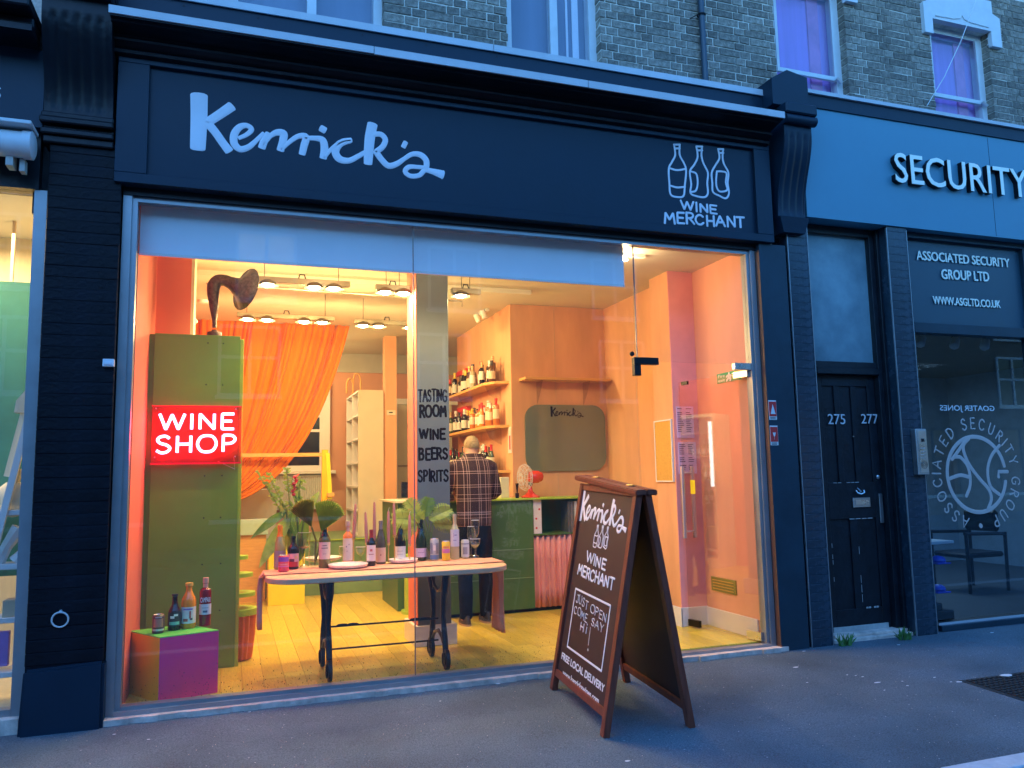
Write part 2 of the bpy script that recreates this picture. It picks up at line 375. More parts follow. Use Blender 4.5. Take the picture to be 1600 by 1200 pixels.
def single(m, name, mt, base, label, cat, group=None, **k):
    """a thing that is one mesh, its origin at its base"""
    o = m.done(name, mt, None, off=base, **k); o.location = base; WL[o.name] = Vector(base); return tag(o, label, cat, group)
def struct(m, name, mt, **k): return m.done(name, mt, None, kind='structure', **k)
def copy_tree(o, parent=None):
    c = o.copy(); sc.collection.objects.link(c); c.parent = parent
    for ch in list(o.children): copy_tree(ch, c)
    return c
def light(kind, loc, e, col, size=.1, rot=None, name='lamp_light', parent=None, spot=None):
    l = bpy.data.lights.new(name, kind); l.energy = e*KE; l.color = col
    if kind == 'AREA': l.size = size
    else: l.shadow_soft_size = size
    if spot: l.spot_size = rad(spot); l.spot_blend = .6
    o = bpy.data.objects.new(name, l); sc.collection.objects.link(o); o.location = Vector(loc)-wloc(parent)
    if rot: o.rotation_euler = rot
    o.parent = parent; return o

# ------------------------------------------------------------------ lettering
def type_mesh(txt, depth, spacing=1.0):
    cu = bpy.data.curves.new('t', 'FONT'); cu.body = txt; cu.size = 1; cu.extrude = .5; cu.resolution_u = 3; cu.space_character = spacing; cu.fill_mode = 'BOTH'
    to = bpy.data.objects.new('t', cu); sc.collection.objects.link(to); bpy.context.view_layer.update()
    me = bpy.data.meshes.new_from_object(to.evaluated_get(bpy.context.evaluated_depsgraph_get()))
    bpy.data.objects.remove(to); return me
def typeset(txt, pl, s0, t0, s1, t1, m, name, parent, depth=.003, base=0, mirror=False, bold=0, split=None, spacing=1.0, slant=0, dt=0):
    """printed lettering fitted in the rectangle s0..s1, t0..t1 of the plane; dt: rise of the baseline from left to right"""
    me = type_mesh(txt, depth, spacing); vs = [v.co.copy() for v in me.vertices]
    x0 = min(v.x for v in vs); x1 = max(v.x for v in vs); y0 = min(v.y for v in vs); y1 = max(v.y for v in vs)
    bm = bmesh.new(); bm.from_mesh(me); bpy.data.meshes.remove(me)
    bmesh.ops.remove_doubles(bm, verts=bm.verts[:], dist=1e-5)
    if bold:
        bm.normal_update()
        for v in bm.verts:
            n = Vector((0, 0))
            for f in v.link_faces:
                if abs(f.normal.z) < .5: n += Vector((f.normal.x, f.normal.y))
            if n.length > 1e-6: n.normalize(); v.co.x += n.x*bold; v.co.y += n.y*bold
    for v in bm.verts:
        a = (v.co.x-x0)/(x1-x0); b = (v.co.y-y0)/(y1-y0)
        if mirror: a = 1-a
        v.co = pl.P(s0+(s1-s0)*a+slant*b, t0+(t1-t0)*b+dt*a, base+(v.co.z+.5)*depth)
    if not split:
        k = M(); k.bm.free(); k.bm = bm; return k.done(name, m, parent, smooth=False)
    left = set(bm.faces); outs = []
    while left:
        st = [left.pop()]; isl = set(st)
        while st:
            f = st.pop()
            for e in f.edges:
                for g in e.link_faces:
                    if g in left: left.discard(g); isl.add(g); st.append(g)
        k = M(); vm = {}
        for f in isl:
            for v in f.verts:
                if v not in vm: vm[v] = k.bm.verts.new(v.co)
            k._f([vm[v] for v in f.verts])
        outs.append(k.done(split, m, parent, smooth=False))
    bm.free(); return outs
S, H_ = 1, 0
GL = {
 'A': (.7, [(0, [(0, 0), (.33, 1), (.7, 0)]), (0, [(.12, .36), (.58, .36)])]),
 'B': (.6, [(0, [(.05, 0), (.05, 1)]), (1, [(.05, .98), (.4, .95), (.46, .76), (.32, .56), (.05, .54)]), (1, [(.05, .54), (.45, .5), (.55, .27), (.42, .04), (.05, .02)])]),
 'C': (.65, [(1, [(.6, .84), (.42, 1), (.2, .95), (.03, .7), (.02, .35), (.18, .05), (.42, 0), (.62, .17)])]),
 'D': (.65, [(0, [(.05, 0), (.05, 1)]), (1, [(.05, 1), (.4, .93), (.62, .68), (.62, .33), (.4, .06), (.05, 0)])]),
 'E': (.52, [(0, [(.52, 1), (.05, 1), (.05, 0), (.52, 0)]), (0, [(.05, .52), (.44, .52)])]),
 'G': (.7, [(1, [(.62, .84), (.42, 1), (.18, .93), (.02, .65), (.03, .3), (.2, .04), (.45, 0), (.65, .15)]), (0, [(.65, .12), (.66, .45), (.4, .45)])]),
 'H': (.62, [(0, [(.05, 0), (.05, 1)]), (0, [(.58, 0), (.58, 1)]), (0, [(.05, .5), (.58, .5)])]),
 'I': (.1, [(0, [(.05, 0), (.05, 1)])]),
 'J': (.5, [(1, [(.42, 1), (.43, .3), (.34, .05), (.16, 0), (.02, .16)]), (0, [(.22, 1), (.6, 1)])]),
 'L': (.5, [(0, [(.05, 1), (.05, 0), (.5, 0)])]),
 'M': (.8, [(0, [(.04, 0), (.12, 1), (.4, .35), (.68, 1), (.78, 0)])]),
 'N': (.64, [(0, [(.05, 0), (.05, 1), (.6, 0), (.6, 1)])]),
 'O': (.78, [(1, [(.39, 1), (.14, .9), (.01, .5), (.14, .1), (.39, 0), (.64, .1), (.77, .5), (.64, .9), (.39, 1)])]),
 'P': (.55, [(0, [(.05, 0), (.05, 1)]), (1, [(.05, 1), (.4, .98), (.54, .76), (.4, .52), (.05, .48)])]),
 'R': (.58, [(0, [(.05, 0), (.05, 1)]), (1, [(.05, 1), (.4, .98), (.52, .77), (.4, .55), (.05, .5)]), (0, [(.25, .5), (.58, 0)])]),
 'S': (.55, [(1, [(.5, .86), (.35, 1), (.13, .95), (.04, .76), (.16, .58), (.4, .46), (.53, .27), (.42, .06), (.2, 0), (.01, .15)])]),
 'T': (.6, [(0, [(0, 1), (.6, 1)]), (0, [(.3, 1), (.3, 0)])]),
 'U': (.62, [(1, [(.05, 1), (.05, .35), (.15, .06), (.31, 0), (.48, .06), (.57, .35), (.57, 1)])]),
 'W': (.95, [(0, [(0, 1), (.24, 0), (.47, .95), (.71, 0), (.95, 1)])]),
 'Y': (.6, [(0, [(0, 1), (.3, .5), (.6, 1)]), (0, [(.3, .5), (.3, 0)])]),
 '!': (.12, [(0, [(.06, 1), (.05, .3)]), (0, [(.05, .02), (.055, 0)])]),
 'i': (.12, [(0, [(.06, .62), (.05, 0)]), (0, [(.06, .95), (.065, .92)])]),
}
def fillet(pts, r=.05):
    out = [pts[0]]
    for i in range(1, len(pts)-1):
        a, b, c = Vector(pts[i-1]), Vector(pts[i]), Vector(pts[i+1])
        d1 = (a-b); d2 = (c-b); k = min(r, d1.length*.4, d2.length*.4)
        p = b+d1.normalized()*k; q = b+d2.normalized()*k
        for t in (0, .33, .66, 1): out.append(tuple(p*(1-t)**2+b*2*t*(1-t)+q*t*t))
    out.append(pts[-1]); return out
def hand(txt, pl, s0, t0, s1, t1, wd, m, name, parent, th=.003, jit=.0, gap=.16, dt=0, base=0, each=False, tube=None, drip=0):
    tot = sum(GL[c][0] if c != ' ' else .35 for c in txt)+gap*(len(txt)-1)
    k = M(); x = 0; sx = (s1-s0)/tot; h = t1-t0; outs = []
    for c in txt:
        if c == ' ': x += .35+gap; continue
        gw, st = GL[c]; jx, jy, js = (R.uniform(-jit, jit) for _ in range(3))
        for sm, pts in st:
            P = fillet(pts) if not sm and len(pts) > 2 else pts
            q = [(s0+(x+px_*(1+js)+jx*.6+jit*.6*py_*js)*sx, t0+(py_*(1+js)+jy)*h+dt*(x+px_)/tot) for px_, py_ in P]
            if tube:
                if sm:
                    Q = []; PPp = [q[0]]+q+[q[-1]]
                    if c == 'O': PPp = [q[-2]]+q+[q[1]]
                    for i in range(1, len(q)):
                        for kk in range(4):
                            t = kk/4; a, b, cc, d = PPp[i-1:i+3]
                            Q.append(tuple(.5*((2*b[j])+(-a[j]+cc[j])*t+(2*a[j]-5*b[j]+4*cc[j]-d[j])*t*t+(-a[j]+3*b[j]-3*cc[j]+d[j])*t**3) for j in (0, 1)))
                    Q.append(q[-1]); q = Q
                k.tube([pl.P(a, b, tube) for a, b in q], wd/2, 8)
            else: k.stroke(pl, q, wd*(1+R.uniform(-jit, jit)), th, smooth=bool(sm), base=base)
        x += gw+gap
        if each: outs.append(k.done(name, m, parent)); k = M()
    if each: k.bm.free(); return outs
    return k.done(name, m, parent)
# brush-painted signature, traced as strokes (x, y down) with brush widths
SIG = [
 ([(311, 149), (311, 180), (310, 210), (309, 232)], [24, 23, 22, 21]),
 ([(362, 166), (346, 177), (326, 190)], [15, 14, 13]),
 ([(324, 192), (336, 206), (348, 223), (358, 236)], [13, 12, 12, 13]),
 ([(373, 216), (386, 210), (393, 202), (385, 196), (374, 199), (366, 210), (366, 224), (375, 233), (388, 230), (400, 220), (412, 208)], [6, 7, 8, 8, 10, 11, 11, 10, 9, 7, 6]),
 ([(419, 208), (413, 220), (409, 231)], [8, 11, 11]),
 ([(412, 226), (422, 213), (433, 207), (443, 209), (442, 220), (438, 235)], [6, 7, 10, 12, 11, 11]),
 ([(440, 233), (452, 222), (466, 213), (478, 214), (475, 228), (472, 241)], [6, 7, 8, 11, 11, 10]),
 ([(476, 216), (492, 216), (504, 219), (507, 232), (505, 247)], [7, 8, 11, 12, 11]),
 ([(501, 200), (508, 204)], [11, 11]),
 ([(507, 246), (514, 237), (524, 228), (536, 221), (549, 219)], [6, 6, 7, 9, 8]),
 ([(547, 220), (532, 224), (524, 236), (530, 248), (545, 251), (560, 244), (572, 237)], [8, 11, 12, 12, 9, 8, 7]),
 ([(582, 194), (578, 215), (576, 238), (575, 256)], [16, 16, 15, 13]),
 ([(583, 210), (595, 210), (602, 218), (598, 229), (588, 237)], [8, 9, 9, 9, 9]),
 ([(587, 236), (596, 249), (607, 259), (620, 256), (632, 248), (644, 241), (657, 242), (666, 251), (666, 264)], [10, 10, 10, 9, 7, 8, 10, 10, 9]),
 ([(634, 222), (630, 230)], [8, 8]),
 ([(664, 262), (652, 261), (639, 261), (633, 268), (641, 275), (655, 274), (664, 266), (676, 268), (692, 273)], [7, 7, 8, 8, 8, 8, 8, 10, 15]),
]
FP = YP(-.118)
def sig(pl, s0, t0, s1, t1, m, parent, th, name='lettering', wk=1.0):
    pts = [[FP.px(*p) for p in a] for a, _ in SIG]; al = [p for q in pts for p in q]
    x0 = min(p[0] for p in al); x1 = max(p[0] for p in al); y0 = min(p[1] for p in al); y1 = max(p[1] for p in al)
    kx = (s1-s0)/(x1-x0); ky = (t1-t0)/(y1-y0); k = M()
    for q, (_, ws) in zip(pts, SIG):
        k.stroke(pl, [(s0+(p[0]-x0)*kx, t0+(p[1]-y0)*ky) for p in q], [w_/208*wk*abs(ky) for w_ in ws], th, cp_=.55)
    return k.done(name, m, parent)
SIGB = None
BOT = [[(1053, 226), (1055, 242), (1050, 253), (1045, 264), (1046, 288), (1048, 304), (1058, 308), (1068, 306), (1070, 290), (1072, 266), (1068, 254), (1062, 242), (1062, 226)],
 [(1047, 263), (1058, 266), (1071, 264)], [(1047, 290), (1058, 293), (1070, 292)], [(1053, 226), (1062, 226)], [(1054, 232), (1062, 232)],
 [(1088, 229), (1090, 245), (1085, 257), (1078, 268), (1080, 288), (1079, 302), (1090, 307), (1101, 308), (1106, 302), (1105, 286), (1106, 270), (1099, 255), (1096, 243), (1097, 229)],
 [(1080, 268), (1088, 272), (1090, 287), (1087, 298), (1079, 300)], [(1088, 229), (1097, 229)], [(1089, 235), (1097, 235)],
 [(1122, 233), (1124, 247), (1118, 258), (1112, 270), (1113, 286), (1114, 300), (1124, 306), (1134, 310), (1139, 302), (1137, 286), (1138, 270), (1131, 256), (1129, 245), (1130, 233)],
 [(1120, 268), (1128, 268), (1135, 271), (1134, 285), (1136, 297), (1124, 299), (1119, 288), (1120, 268)], [(1122, 233), (1130, 233)], [(1123, 239), (1130, 239)]]
def bottles_icon(pl, s0, t0, s1, t1, m, parent, wd, th):
    pts = [[FP.px(*p) for p in a] for a in BOT]; al = [p for q in pts for p in q]
    x0 = min(p[0] for p in al); x1 = max(p[0] for p in al); y0 = min(p[1] for p in al); y1 = max(p[1] for p in al); k = M()
    for q in pts: k.stroke(pl, [(s0+(p[0]-x0)*(s1-s0)/(x1-x0), t0+(p[1]-y0)*(t1-t0)/(y1-y0)) for p in q], wd, th, smooth=True)
    return k.done('bottle_emblem', m, parent)

# =================================================================== GROUND
k = M()
k.quad((-30, -.13, 0), (40, -.13, 0), (40, -2.42, zg(-2.42)), (-30, -2.42, zg(-2.42)))
k.quad((-30, -.13, 0), (40, -.13, 0), (40, .6, 0), (-30, .6, 0)); struct(k, 'pavement', 'asphalt', smooth=False)
zk = zg(-2.42)
k = M(); x = -12.0
kerb = None
while x < 20:
    m_ = M(); m_.box(x, -2.57, zk-.22, x+.905, -2.42, zk+.006, .008)
    if kerb is None: kerb = struct(M().box(x, -2.55, zk-.3, 20.9, -2.43, zk-.02), 'kerb', 'mortar', smooth=False)
    m_.done('kerbstone', 'kerb', kerb, smooth=False); x += .915
struct(M().quad((-60, -2.5, zk-.12), (60, -2.5, zk-.12), (60, -12, zk-.12), (-60, -12, zk-.12)), 'road', 'asphalt', smooth=False)
struct(M().box(-60, -14.6, zk-.14, 60, -12, zk+.02), 'far_pavement', 'asphalt', smooth=False)
# litter on the pavement
lit = [(1371, 1067, .03), (1348, 1058, .012), (1337, 1056, .012), (1324, 1055, .01), (1410, 1065, .01), (1418, 1072, .014), (1499, 1066, .028), (1486, 1066, .01), (1460, 1059, .014), (1261, 1067, .012), (1244, 1043, .03), (1404, 1008, .02), (1256, 1018, .02), (1550, 989, .02), (1382, 1079, .01), (980, 1190, .02), (688, 1096, .01), (778, 1069, .018), (178, 1148, .012), (232, 1156, .01), (390, 1113, .012)]
for i, (x, y, s_) in enumerate(lit):
    p = PG(x, y); n = R.randint(5, 7); k = M()
    k.prism([(p.x+s_*(.6+.5*R.random())*math.cos(a*2*math.pi/n), p.y+s_*.5*(.6+.5*R.random())*math.sin(a*2*math.pi/n), p.z+.002) for a in range(n)], (0, 0, .002))
    single(k, 'litter_scrap', 'litter', (p.x, p.y, p.z), 'small pale scrap of litter lying on the dark pavement', 'litter', 'pale litter scraps scattered on the pavement', smooth=False)
# chips and grit scattered over the tarmac
k = M()
for i in range(420):
    x = R.uniform(-1.4, 7); y = R.uniform(-2.35, -.2); s_ = R.uniform(.002, .005); z = zg(y)
    k.prism([(x, y, z), (x+s_, y+s_*.3, z), (x+s_*.4, y+s_, z)], (0, 0, .002))
k.done('grit', 'sill', None, kind='stuff', smooth=False)
# manhole cover
c = [PG(1517, 1055), PG(1600, 1037), PG(1740, 1078), PG(1640, 1105)]
mc = sum(c, Vector())/4; t = thing('manhole_cover', mc, 'square iron manhole cover with a raised grid, set in the pavement at right', 'manhole cover')
x0, y0, x1, y1 = 5.0, -1.95, 5.72, -1.27
k = M(); k.hexa([(x0, y0, zg(y0)-.02), (x1, y0, zg(y0)-.02), (x1, y1, zg(y1)-.02), (x0, y1, zg(y1)-.02), (x0, y0, zg(y0)+.004), (x1, y0, zg(y0)+.004), (x1, y1, zg(y1)+.004), (x0, y1, zg(y1)+.004)]); k.done('plate', 'manhole', t, smooth=False)
k = M()
for i in range(14):
    for j in range(14):
        x = x0+.04+i*.0475; y = y0+.035+j*.0455; z = zg(y)+.004; k.box(x, y, z, x+.03, y+.03, z+.007)
k.done('raised_stud', 'manhole', t, smooth=False, kind='stuff')
p = PG(1573, 1058); single(M().prism([(p.x+.05*math.cos(a)*(1+.2*math.sin(3*a)), p.y+.03*math.sin(a), p.z+.012) for a in [i*.63 for i in range(10)]], (0, 0, .003)), 'flattened_wrapper', 'litter', p, 'large pale flattened wrapper lying on the manhole cover', 'litter', smooth=False)

# =================================================================== BRICK HOUSE FRONT
wallz0, wallz1 = 4.90, 7.0
house = thing('brick_house', (0, .1, wallz0), 'yellow stock brick upper storey of the terrace with white sash windows above the shops', 'building')
wins = [(-.10, 1.045, 5.0, 6.6), (2.075, 2.925, 5.0, 6.6), (4.76, 5.60, 5.02, 6.25), (6.70, 7.51, 5.05, 6.10), (8.9, 9.8, 5.05, 6.1)]
k = M()
xs = [-3.0] + [v for w_ in wins for v in w_[:2]] + [12]
for i in range(0, len(xs), 2): k.box(xs[i]+.006, .001, 4.3, xs[i+1]-.006, .24, wallz1)
for x0, x1, z0, z1 in wins: k.box(x0, .001, 4.3, x1, .24, z0-.01); k.box(x0, .001, z1, x1, .24, wallz1)
k.done('mortar_bed', 'mortar', house, smooth=False)
bm_meshes = {}
def brick_mesh(L, d=0, dp=.02):
    key = (round(L, 2), d, dp)
    if key not in bm_meshes:
        q = M(); q.box(0, -.006, 0, L, dp, .065, .004)
        for v in q.bm.verts: v.co += Vector((R.uniform(-.0025, .0025), R.uniform(-.002, .002), R.uniform(-.002, .002)))
        me = bpy.data.meshes.new('brick'); q.bm.to_mesh(me); q.bm.free(); me.materials.append(MT['brick']); bm_meshes[key] = me
    return bm_meshes[key]
cand = []
row = 0; z = 4.93
while z < 6.5:
    x = -2.9 - (0 if row % 2 == 0 else .17)
    hd = (row % 2 == 0)
    while x < 9.5:
        Lb = .105 if hd else .218; hd = not hd
        a, b = x, x+Lb; x += Lb+.01
        segs = [(a, b)]
        for x0, x1, z0, z1 in wins:
            if z+.05 > z0-.06 and z < z1:
                ns = []
                for s0, s1 in segs:
                    if s1 <= x0 or s0 >= x1: ns.append((s0, s1))
                    else:
                        if s0 < x0-.02: ns.append((s0, x0))
                        if s1 > x1+.02: ns.append((x1, s1))
                segs = ns
        for s0, s1 in segs:
            if s1-s0 > .03: cand.append((s0, z, s1-s0))
    z += .0745; row += 1
def vis(p):
    d = Vector(p)-CAM; zz = d.dot(FW); return (800+F*d.dot(RT)/zz, 600-F*d.dot(UP)/zz, zz)
sc_ = []
for s0, z, L in cand:
    u, v, dd = vis((s0+L/2, 0, z+.03)); ok = -10 < u < 1610 and -10 < v < 1210
    sc_.append((0 if ok else 1, dd-L*6, s0, z, L))
sc_.sort()
rest = M()
for i, (o_, _, s0, z, L) in enumerate(sc_):
    if i < 300 and not o_:
        edge = any(abs(s0-w_[1]) < .012 or abs(s0+L-w_[0]) < .012 for w_ in wins)
        o = bpy.data.objects.new('brick', brick_mesh(L, R.randint(0, 3), .095 if edge else .02)); sc.collection.objects.link(o); o.parent = house; o.location = Vector((s0, R.uniform(-.003, .002), z+R.uniform(-.0015, .0015)))-Vector(house.location); o.rotation_euler = (R.uniform(-.03, .03), R.uniform(-.006, .006), R.uniform(-.012, .012)); WL[o.name] = wloc(house)
    else:
        rest.box(s0, -.006, z, s0+L, .095 if any(abs(s0-w_[1]) < .012 or abs(s0+L-w_[0]) < .012 for w_ in wins) else .02, z+.065, 0)
rest.done('brickwork', 'brick', house, kind='stuff', smooth=False)
def sash(x0, x1, z0, z1, kind, label=None, big=False):
    Yf = .10; fr = M(); b = .065
    fr.box(x0-.004, Yf-.02, z0, x0+b, Yf+.07, z1); fr.box(x1-b, Yf-.02, z0, x1+.004, Yf+.07, z1); fr.box(x0+b, Yf-.02, z1-b, x1-b, Yf+.07, z1); fr.box(x0+b, Yf-.03, z0, x1-b, Yf+.07, z0+.05)
    wn = fr.done('window', 'framewhite', house, smooth=False)
    q = M(); q.box(x0, .185, z0, x1, .235, z1); q.done('curtain', kind, wn, smooth=False)
    if big:   # casement pair with a central mullion
        cx = (x0+x1)/2+ .03
        q = M(); q.box(cx-.035, Yf-.015, z0+.05, cx+.035, Yf+.05, z1-b); q.done('mullion', 'framewhite', wn, smooth=False)
        q = M(); q.box(x0+b, Yf+.01, z0+.05, cx-.035, Yf+.016, z1-b); q.done('pane', 'upglass', wn, smooth=False)
        q = M(); q.box(cx+.035, Yf+.01, z0+.05, x1-b, Yf+.016, z1-b); q.done('pane', 'upglass', wn, smooth=False)
    else:     # sash left open a hand's breadth at the bottom
        zo = z0+.27
        q = M(); q.box(x0+b, Yf-.035, zo, x1-b, Yf-.005, zo+.04); q.box(x0+b, Yf-.03, zo+.04, x0+b+.03, Yf-.005, z1-b); q.box(x1-b-.03, Yf-.03, zo+.04, x1-b, Yf-.005, z1-b); q.done('sash', 'framewhite', wn, smooth=False)
        q = M(); q.box(x0+b+.03, Yf-.02, zo+.04, x1-b-.03, Yf-.014, z1-b); q.done('pane', 'upglass', wn, smooth=False)
        q = M(); q.box(x0+b, Yf+.025, z0+.05, x1-b, Yf+.031, z1-b); q.done('pane', 'upglass', wn, smooth=False)
        q = M(); q.tube([(x1-b-.03, Yf-.05, zo+.02), (x1-b+.02, Yf-.06, zo-.03)], .018, 8); q.done('catch', 'steel', wn)
    if not big: q = M(); q.box(x1-.30, .165, z0, x1-.17, .183, z1); q.done('curtain_fold', 'voilered', wn, smooth=False)
    return wn
sash(*wins[0], 'voile2', big=True); sash(*wins[1], 'voile2', big=True)
sash(*wins[2], 'voile'); sash(*wins[3], 'voile'); sash(*wins[4], 'voile')
k = M(); k.box(2.74, .172, 5.06, 2.80, .182, 6.5); k.box(2.68, .172, 5.06, 2.70, .182, 6.5); k.done('curtain_edge', 'white', house, smooth=False)
# white stone window heads with an ogee
for x0, x1, z0, z1 in wins[2:]:
    k = M(); a, b = x0-.11, x1+.14
    pts = [(a, -.05, z1-.17), (x0, -.05, z1-.17), (x0, -.05, z1-.005), (x1, -.05, z1-.005), (x1, -.05, z1-.17), (b, -.05, z1-.17), (b, -.05, z1+.16), (b-.1, -.05, z1+.2), (b-.1, -.05, z1+.34), (a+.1, -.05, z1+.34), (a+.1, -.05, z1+.2), (a, -.05, z1+.16)]
    k.prism(pts, (0, .062, 0)); lin = k.done('window_head', 'framewhite', house, smooth=False)
    cx = (x0+x1)/2; k = M(); k.tube([(x0+.04, -.052, z1+.03), (cx-.12, -.052, z1+.04), (cx-.03, -.052, z1+.06), (cx, -.052, z1+.1), (cx+.03, -.052, z1+.06), (cx+.12, -.052, z1+.04), (x1-.04, -.052, z1+.03)], .008, 6)
    k.done('ogee_moulding', 'framewhite', lin)
# drainpipe on the bricks
t = thing('drainpipe', (3.93, -.06, 4.93), 'thin dark drainpipe running up the brick wall', 'pipe')
k = M(); k.tube([(3.935, -.05, 4.95), (3.92, -.05, 7)], .028, 12); k.done('pipe', 'pipe', t)
k = M(); k.tube([(3.925+.036*math.cos(a), -.05+.036*math.sin(a), 5.62) for a in [i*math.pi/6 for i in range(12)]], .007, 6, closed=True); k.tube([(3.89, -.05, 5.62), (3.84, .0, 5.6)], .005, 6); k.done('bracket', 'black', t)
# loose cable hanging past the right-hand windows
pa, pb = PY(1525, 0, -.1), PY(1448, 166, -.1)
k = M(); k.tube([pa, pa.lerp(pb, .35)+Vector((.03, 0, -.03)), pa.lerp(pb, .7)+Vector((.03, 0, -.03)), pb], .004, 5); single(k, 'hanging_cable', 'wire', pb, 'thin pale cable hanging across the second purple window', 'cable')

# =================================================================== WINE SHOP FRONT
shop = thing('wine_shopfront', (1.8, 0, 0), 'dark navy wine merchant shopfront with painted signature sign and wide glass window', 'shopfront')
FX0, FX1 = -.795, 4.50
k = M(); k.box(FX0, -.15, 3.515, FX1, .0, 3.585, .003); k.box(FX0, -.15, 4.365, FX1, .0, 4.46, .003); k.box(FX0, -.15, 3.585, -.597, .0, 4.365, .003); k.box(4.335, -.15, 3.585, FX1, .0, 4.365, .003)
k.done('fascia_frame', 'fascia', shop, smooth=False)
k = M(); k.box(-.597, -.115, 3.585, 4.335, 0, 4.365); panel = k.done('fascia_panel', 'fascia', shop, smooth=False)
PF = YP(-.115)
def bb(pl, pts): q = [pl.px(*p) for p in pts]; return min(a[0] for a in q), min(a[1] for a in q), max(a[0] for a in q), max(a[1] for a in q)
al = [p for a, _ in SIG for p in a]; s = bb(PF, al); sig(PF, s[0], s[1], s[2], s[3], 'signwhite', panel, .004)
al = [p for a in BOT for p in a]; s = bb(PF, al); bottles_icon(PF, s[0], s[1], s[2], s[3], 'signwhite', panel, .018, .004)
def quadtext(txt, pl, tl, bl, tr, br, wd, m, parent, name='lettering', **kw):
    a, b, c, d = [pl.px(*q) for q in (tl, bl, tr, br)]
    return hand(txt, pl, (a[0]+b[0])/2, b[1], (c[0]+d[0])/2, a[1], wd, m, name, parent, dt=((c[1]-a[1])+(d[1]-b[1]))/2, **kw)
quadtext('WINE', PF, (1064, 314), (1064, 327), (1120, 321), (1120, 334), .019, 'signwhite', panel, jit=.07, th=.004)
quadtext('MERCHANT', PF, (1038, 332), (1038, 348), (1163, 339), (1163, 356), .021, 'signwhite', panel, jit=.07, th=.004)
# cornice: stacked mouldings under a lead-capped lip
cx0, cx1 = -.82, 4.475
prof = [(-.16, 4.40), (-.19, 4.41), (-.195, 4.43), (-.175, 4.445), (-.20, 4.46), (-.235, 4.475), (-.24, 4.49), (-.215, 4.50), (-.23, 4.515), (-.30, 4.53), (-.355, 4.535), (-.36, 4.545), (-.40, 4.548), (-.40, 4.60), (-.02, 4.60), (-.02, 4.40)]
k = M(); k.rings([[Vector((x, y, z)) for y, z in prof] for x in (cx0, cx1)]); k.done('cornice', 'black', shop, ang=.5)
for a, b in ((cx0-.008, .9), (.905, 2.6), (2.605, cx1+.006)):
    k = M(); k.box(a, -.412, 4.556+R.uniform(-.003, .003), b, -.40, 4.612); k.box(a, -.40, 4.602, b, -.16, 4.612); k.done('lead_capping', 'lead', shop, smooth=False)
k = M(); k.box(cx0, -.13, 4.612, cx1+.2, -.02, 4.905, .002); k.done('parapet_board', 'fascia', shop, smooth=False)
for a, b in ((cx0, 1.9), (1.905, cx1+.21)):
    k = M(); k.box(a, -.15, 4.905, b, .0, 4.94); k.box(a, -.15, 4.885, b, -.138, 4.905); k.done('lead_flashing', 'lead', shop, smooth=False)
k = M()
for i in range(9):
    for zz in (4.67, 4.85): k.lathe([(.006, 0), (.008, .004)], (-.4+i*.6+R.uniform(-.1, .1), -.131, zz), 6, (0, -1, 0))
k.done('nail_head', 'black', shop, kind='stuff')
# opening: soffit above glass, metal frame, stepped base
k = M(); k.box(-.745, -.06, 3.46, 4.36, .08, 3.515); k.box(-.745, .0, 3.43, -.71, .1, 3.46); k.done('head_board', 'black', shop, smooth=False)
fr = M()
fr.box(-.745, -.05, .036, -.69, .06, 3.46); fr.box(-.69, -.03, .036, -.655, .05, 3.46)
fr.box(-.655, -.03, 3.425, 4.275, .05, 3.46); fr.box(4.275, -.03, .036, 4.305, .05, 3.46); fr.box(4.305, -.05, .036, 4.355, .06, 3.46)
frm = fr.done('window_frame', 'frame', shop, smooth=False)
k = M(); k.box(-.69, -.075, .034, 3.2, .0, .062); k.box(-.655, -.04, .062, 3.2, .04, .085); k.box(3.22, -.06, .034, 4.30, .0, .056); k.done('base_rail', 'frame', shop, smooth=False)
k = M(); n = 60; top = []; 
for i in range(n): 
    xa = -.77+i*(4.42+.77)/n; xb = -.77+(i+1)*(4.42+.77)/n
    k.box(xa, -.13+R.uniform(-.012, .012), -.02, xb, .04, .036)
k.done('stone_sill', 'sill', shop, smooth=False)
k = M(); k.box(-.655, .0, .085, 1.268, .012, 3.425); g1 = k.done('glass_pane', 'shopglass', shop, smooth=False)
k = M(); k.box(1.274, .0, .085, 3.165, .012, 3.425); g2 = k.done('glass_pane', 'shopglass', shop, smooth=False)
k = M(); k.box(3.171, .0, 2.435, 4.275, .012, 3.425); k.done('glass_transom', 'shopglass', shop, smooth=False)
k = M(); k.box(1.268, -.002, .085, 1.274, .014, 3.425); k.box(3.165, -.002, 2.435, 3.171, .014, 3.425); k.done('glass_joint', colmat((.25, .2, .18), .3), shop, smooth=False)
k = M()
for i in range(520):
    x = R.choice((R.uniform(-.64, 1.26), R.uniform(1.28, 3.15))); z = .092+abs(R.gauss(0, .07)); s_ = R.uniform(.002, .006)
    k.quad((x, -.0012, z), (x+s_*.5, -.0012, z), (x+s_*.5+.001, -.0012, z+s_), (x, -.0012, z+s_*1.6))
k.done('dirt_splash', colmat((.05, .04, .03), .9), shop, kind='stuff', smooth=False)
# patch fittings
k = M(); a = PY(985, 566, 0); b = PY(1025, 575, 0); k.box(3.13, -.02, 2.405, 3.36, .03, 2.465, .003); k.box(3.13, -.02, 2.31, 3.19, .03, 2.4045, .003); k.done('patch_fitting', 'darkmetal', shop, smooth=False)
k = M(); k.box(4.11, -.02, 2.385, 4.275, .03, 2.445, .003); k.done('patch_fitting', 'chrome', shop, smooth=False)
k = M(); k.lathe([(.02, 0), (.02, .012)], PY(987, 553, 0), 12, (0, -1, 0)); k.done('glass_bolt', 'darkmetal', shop)
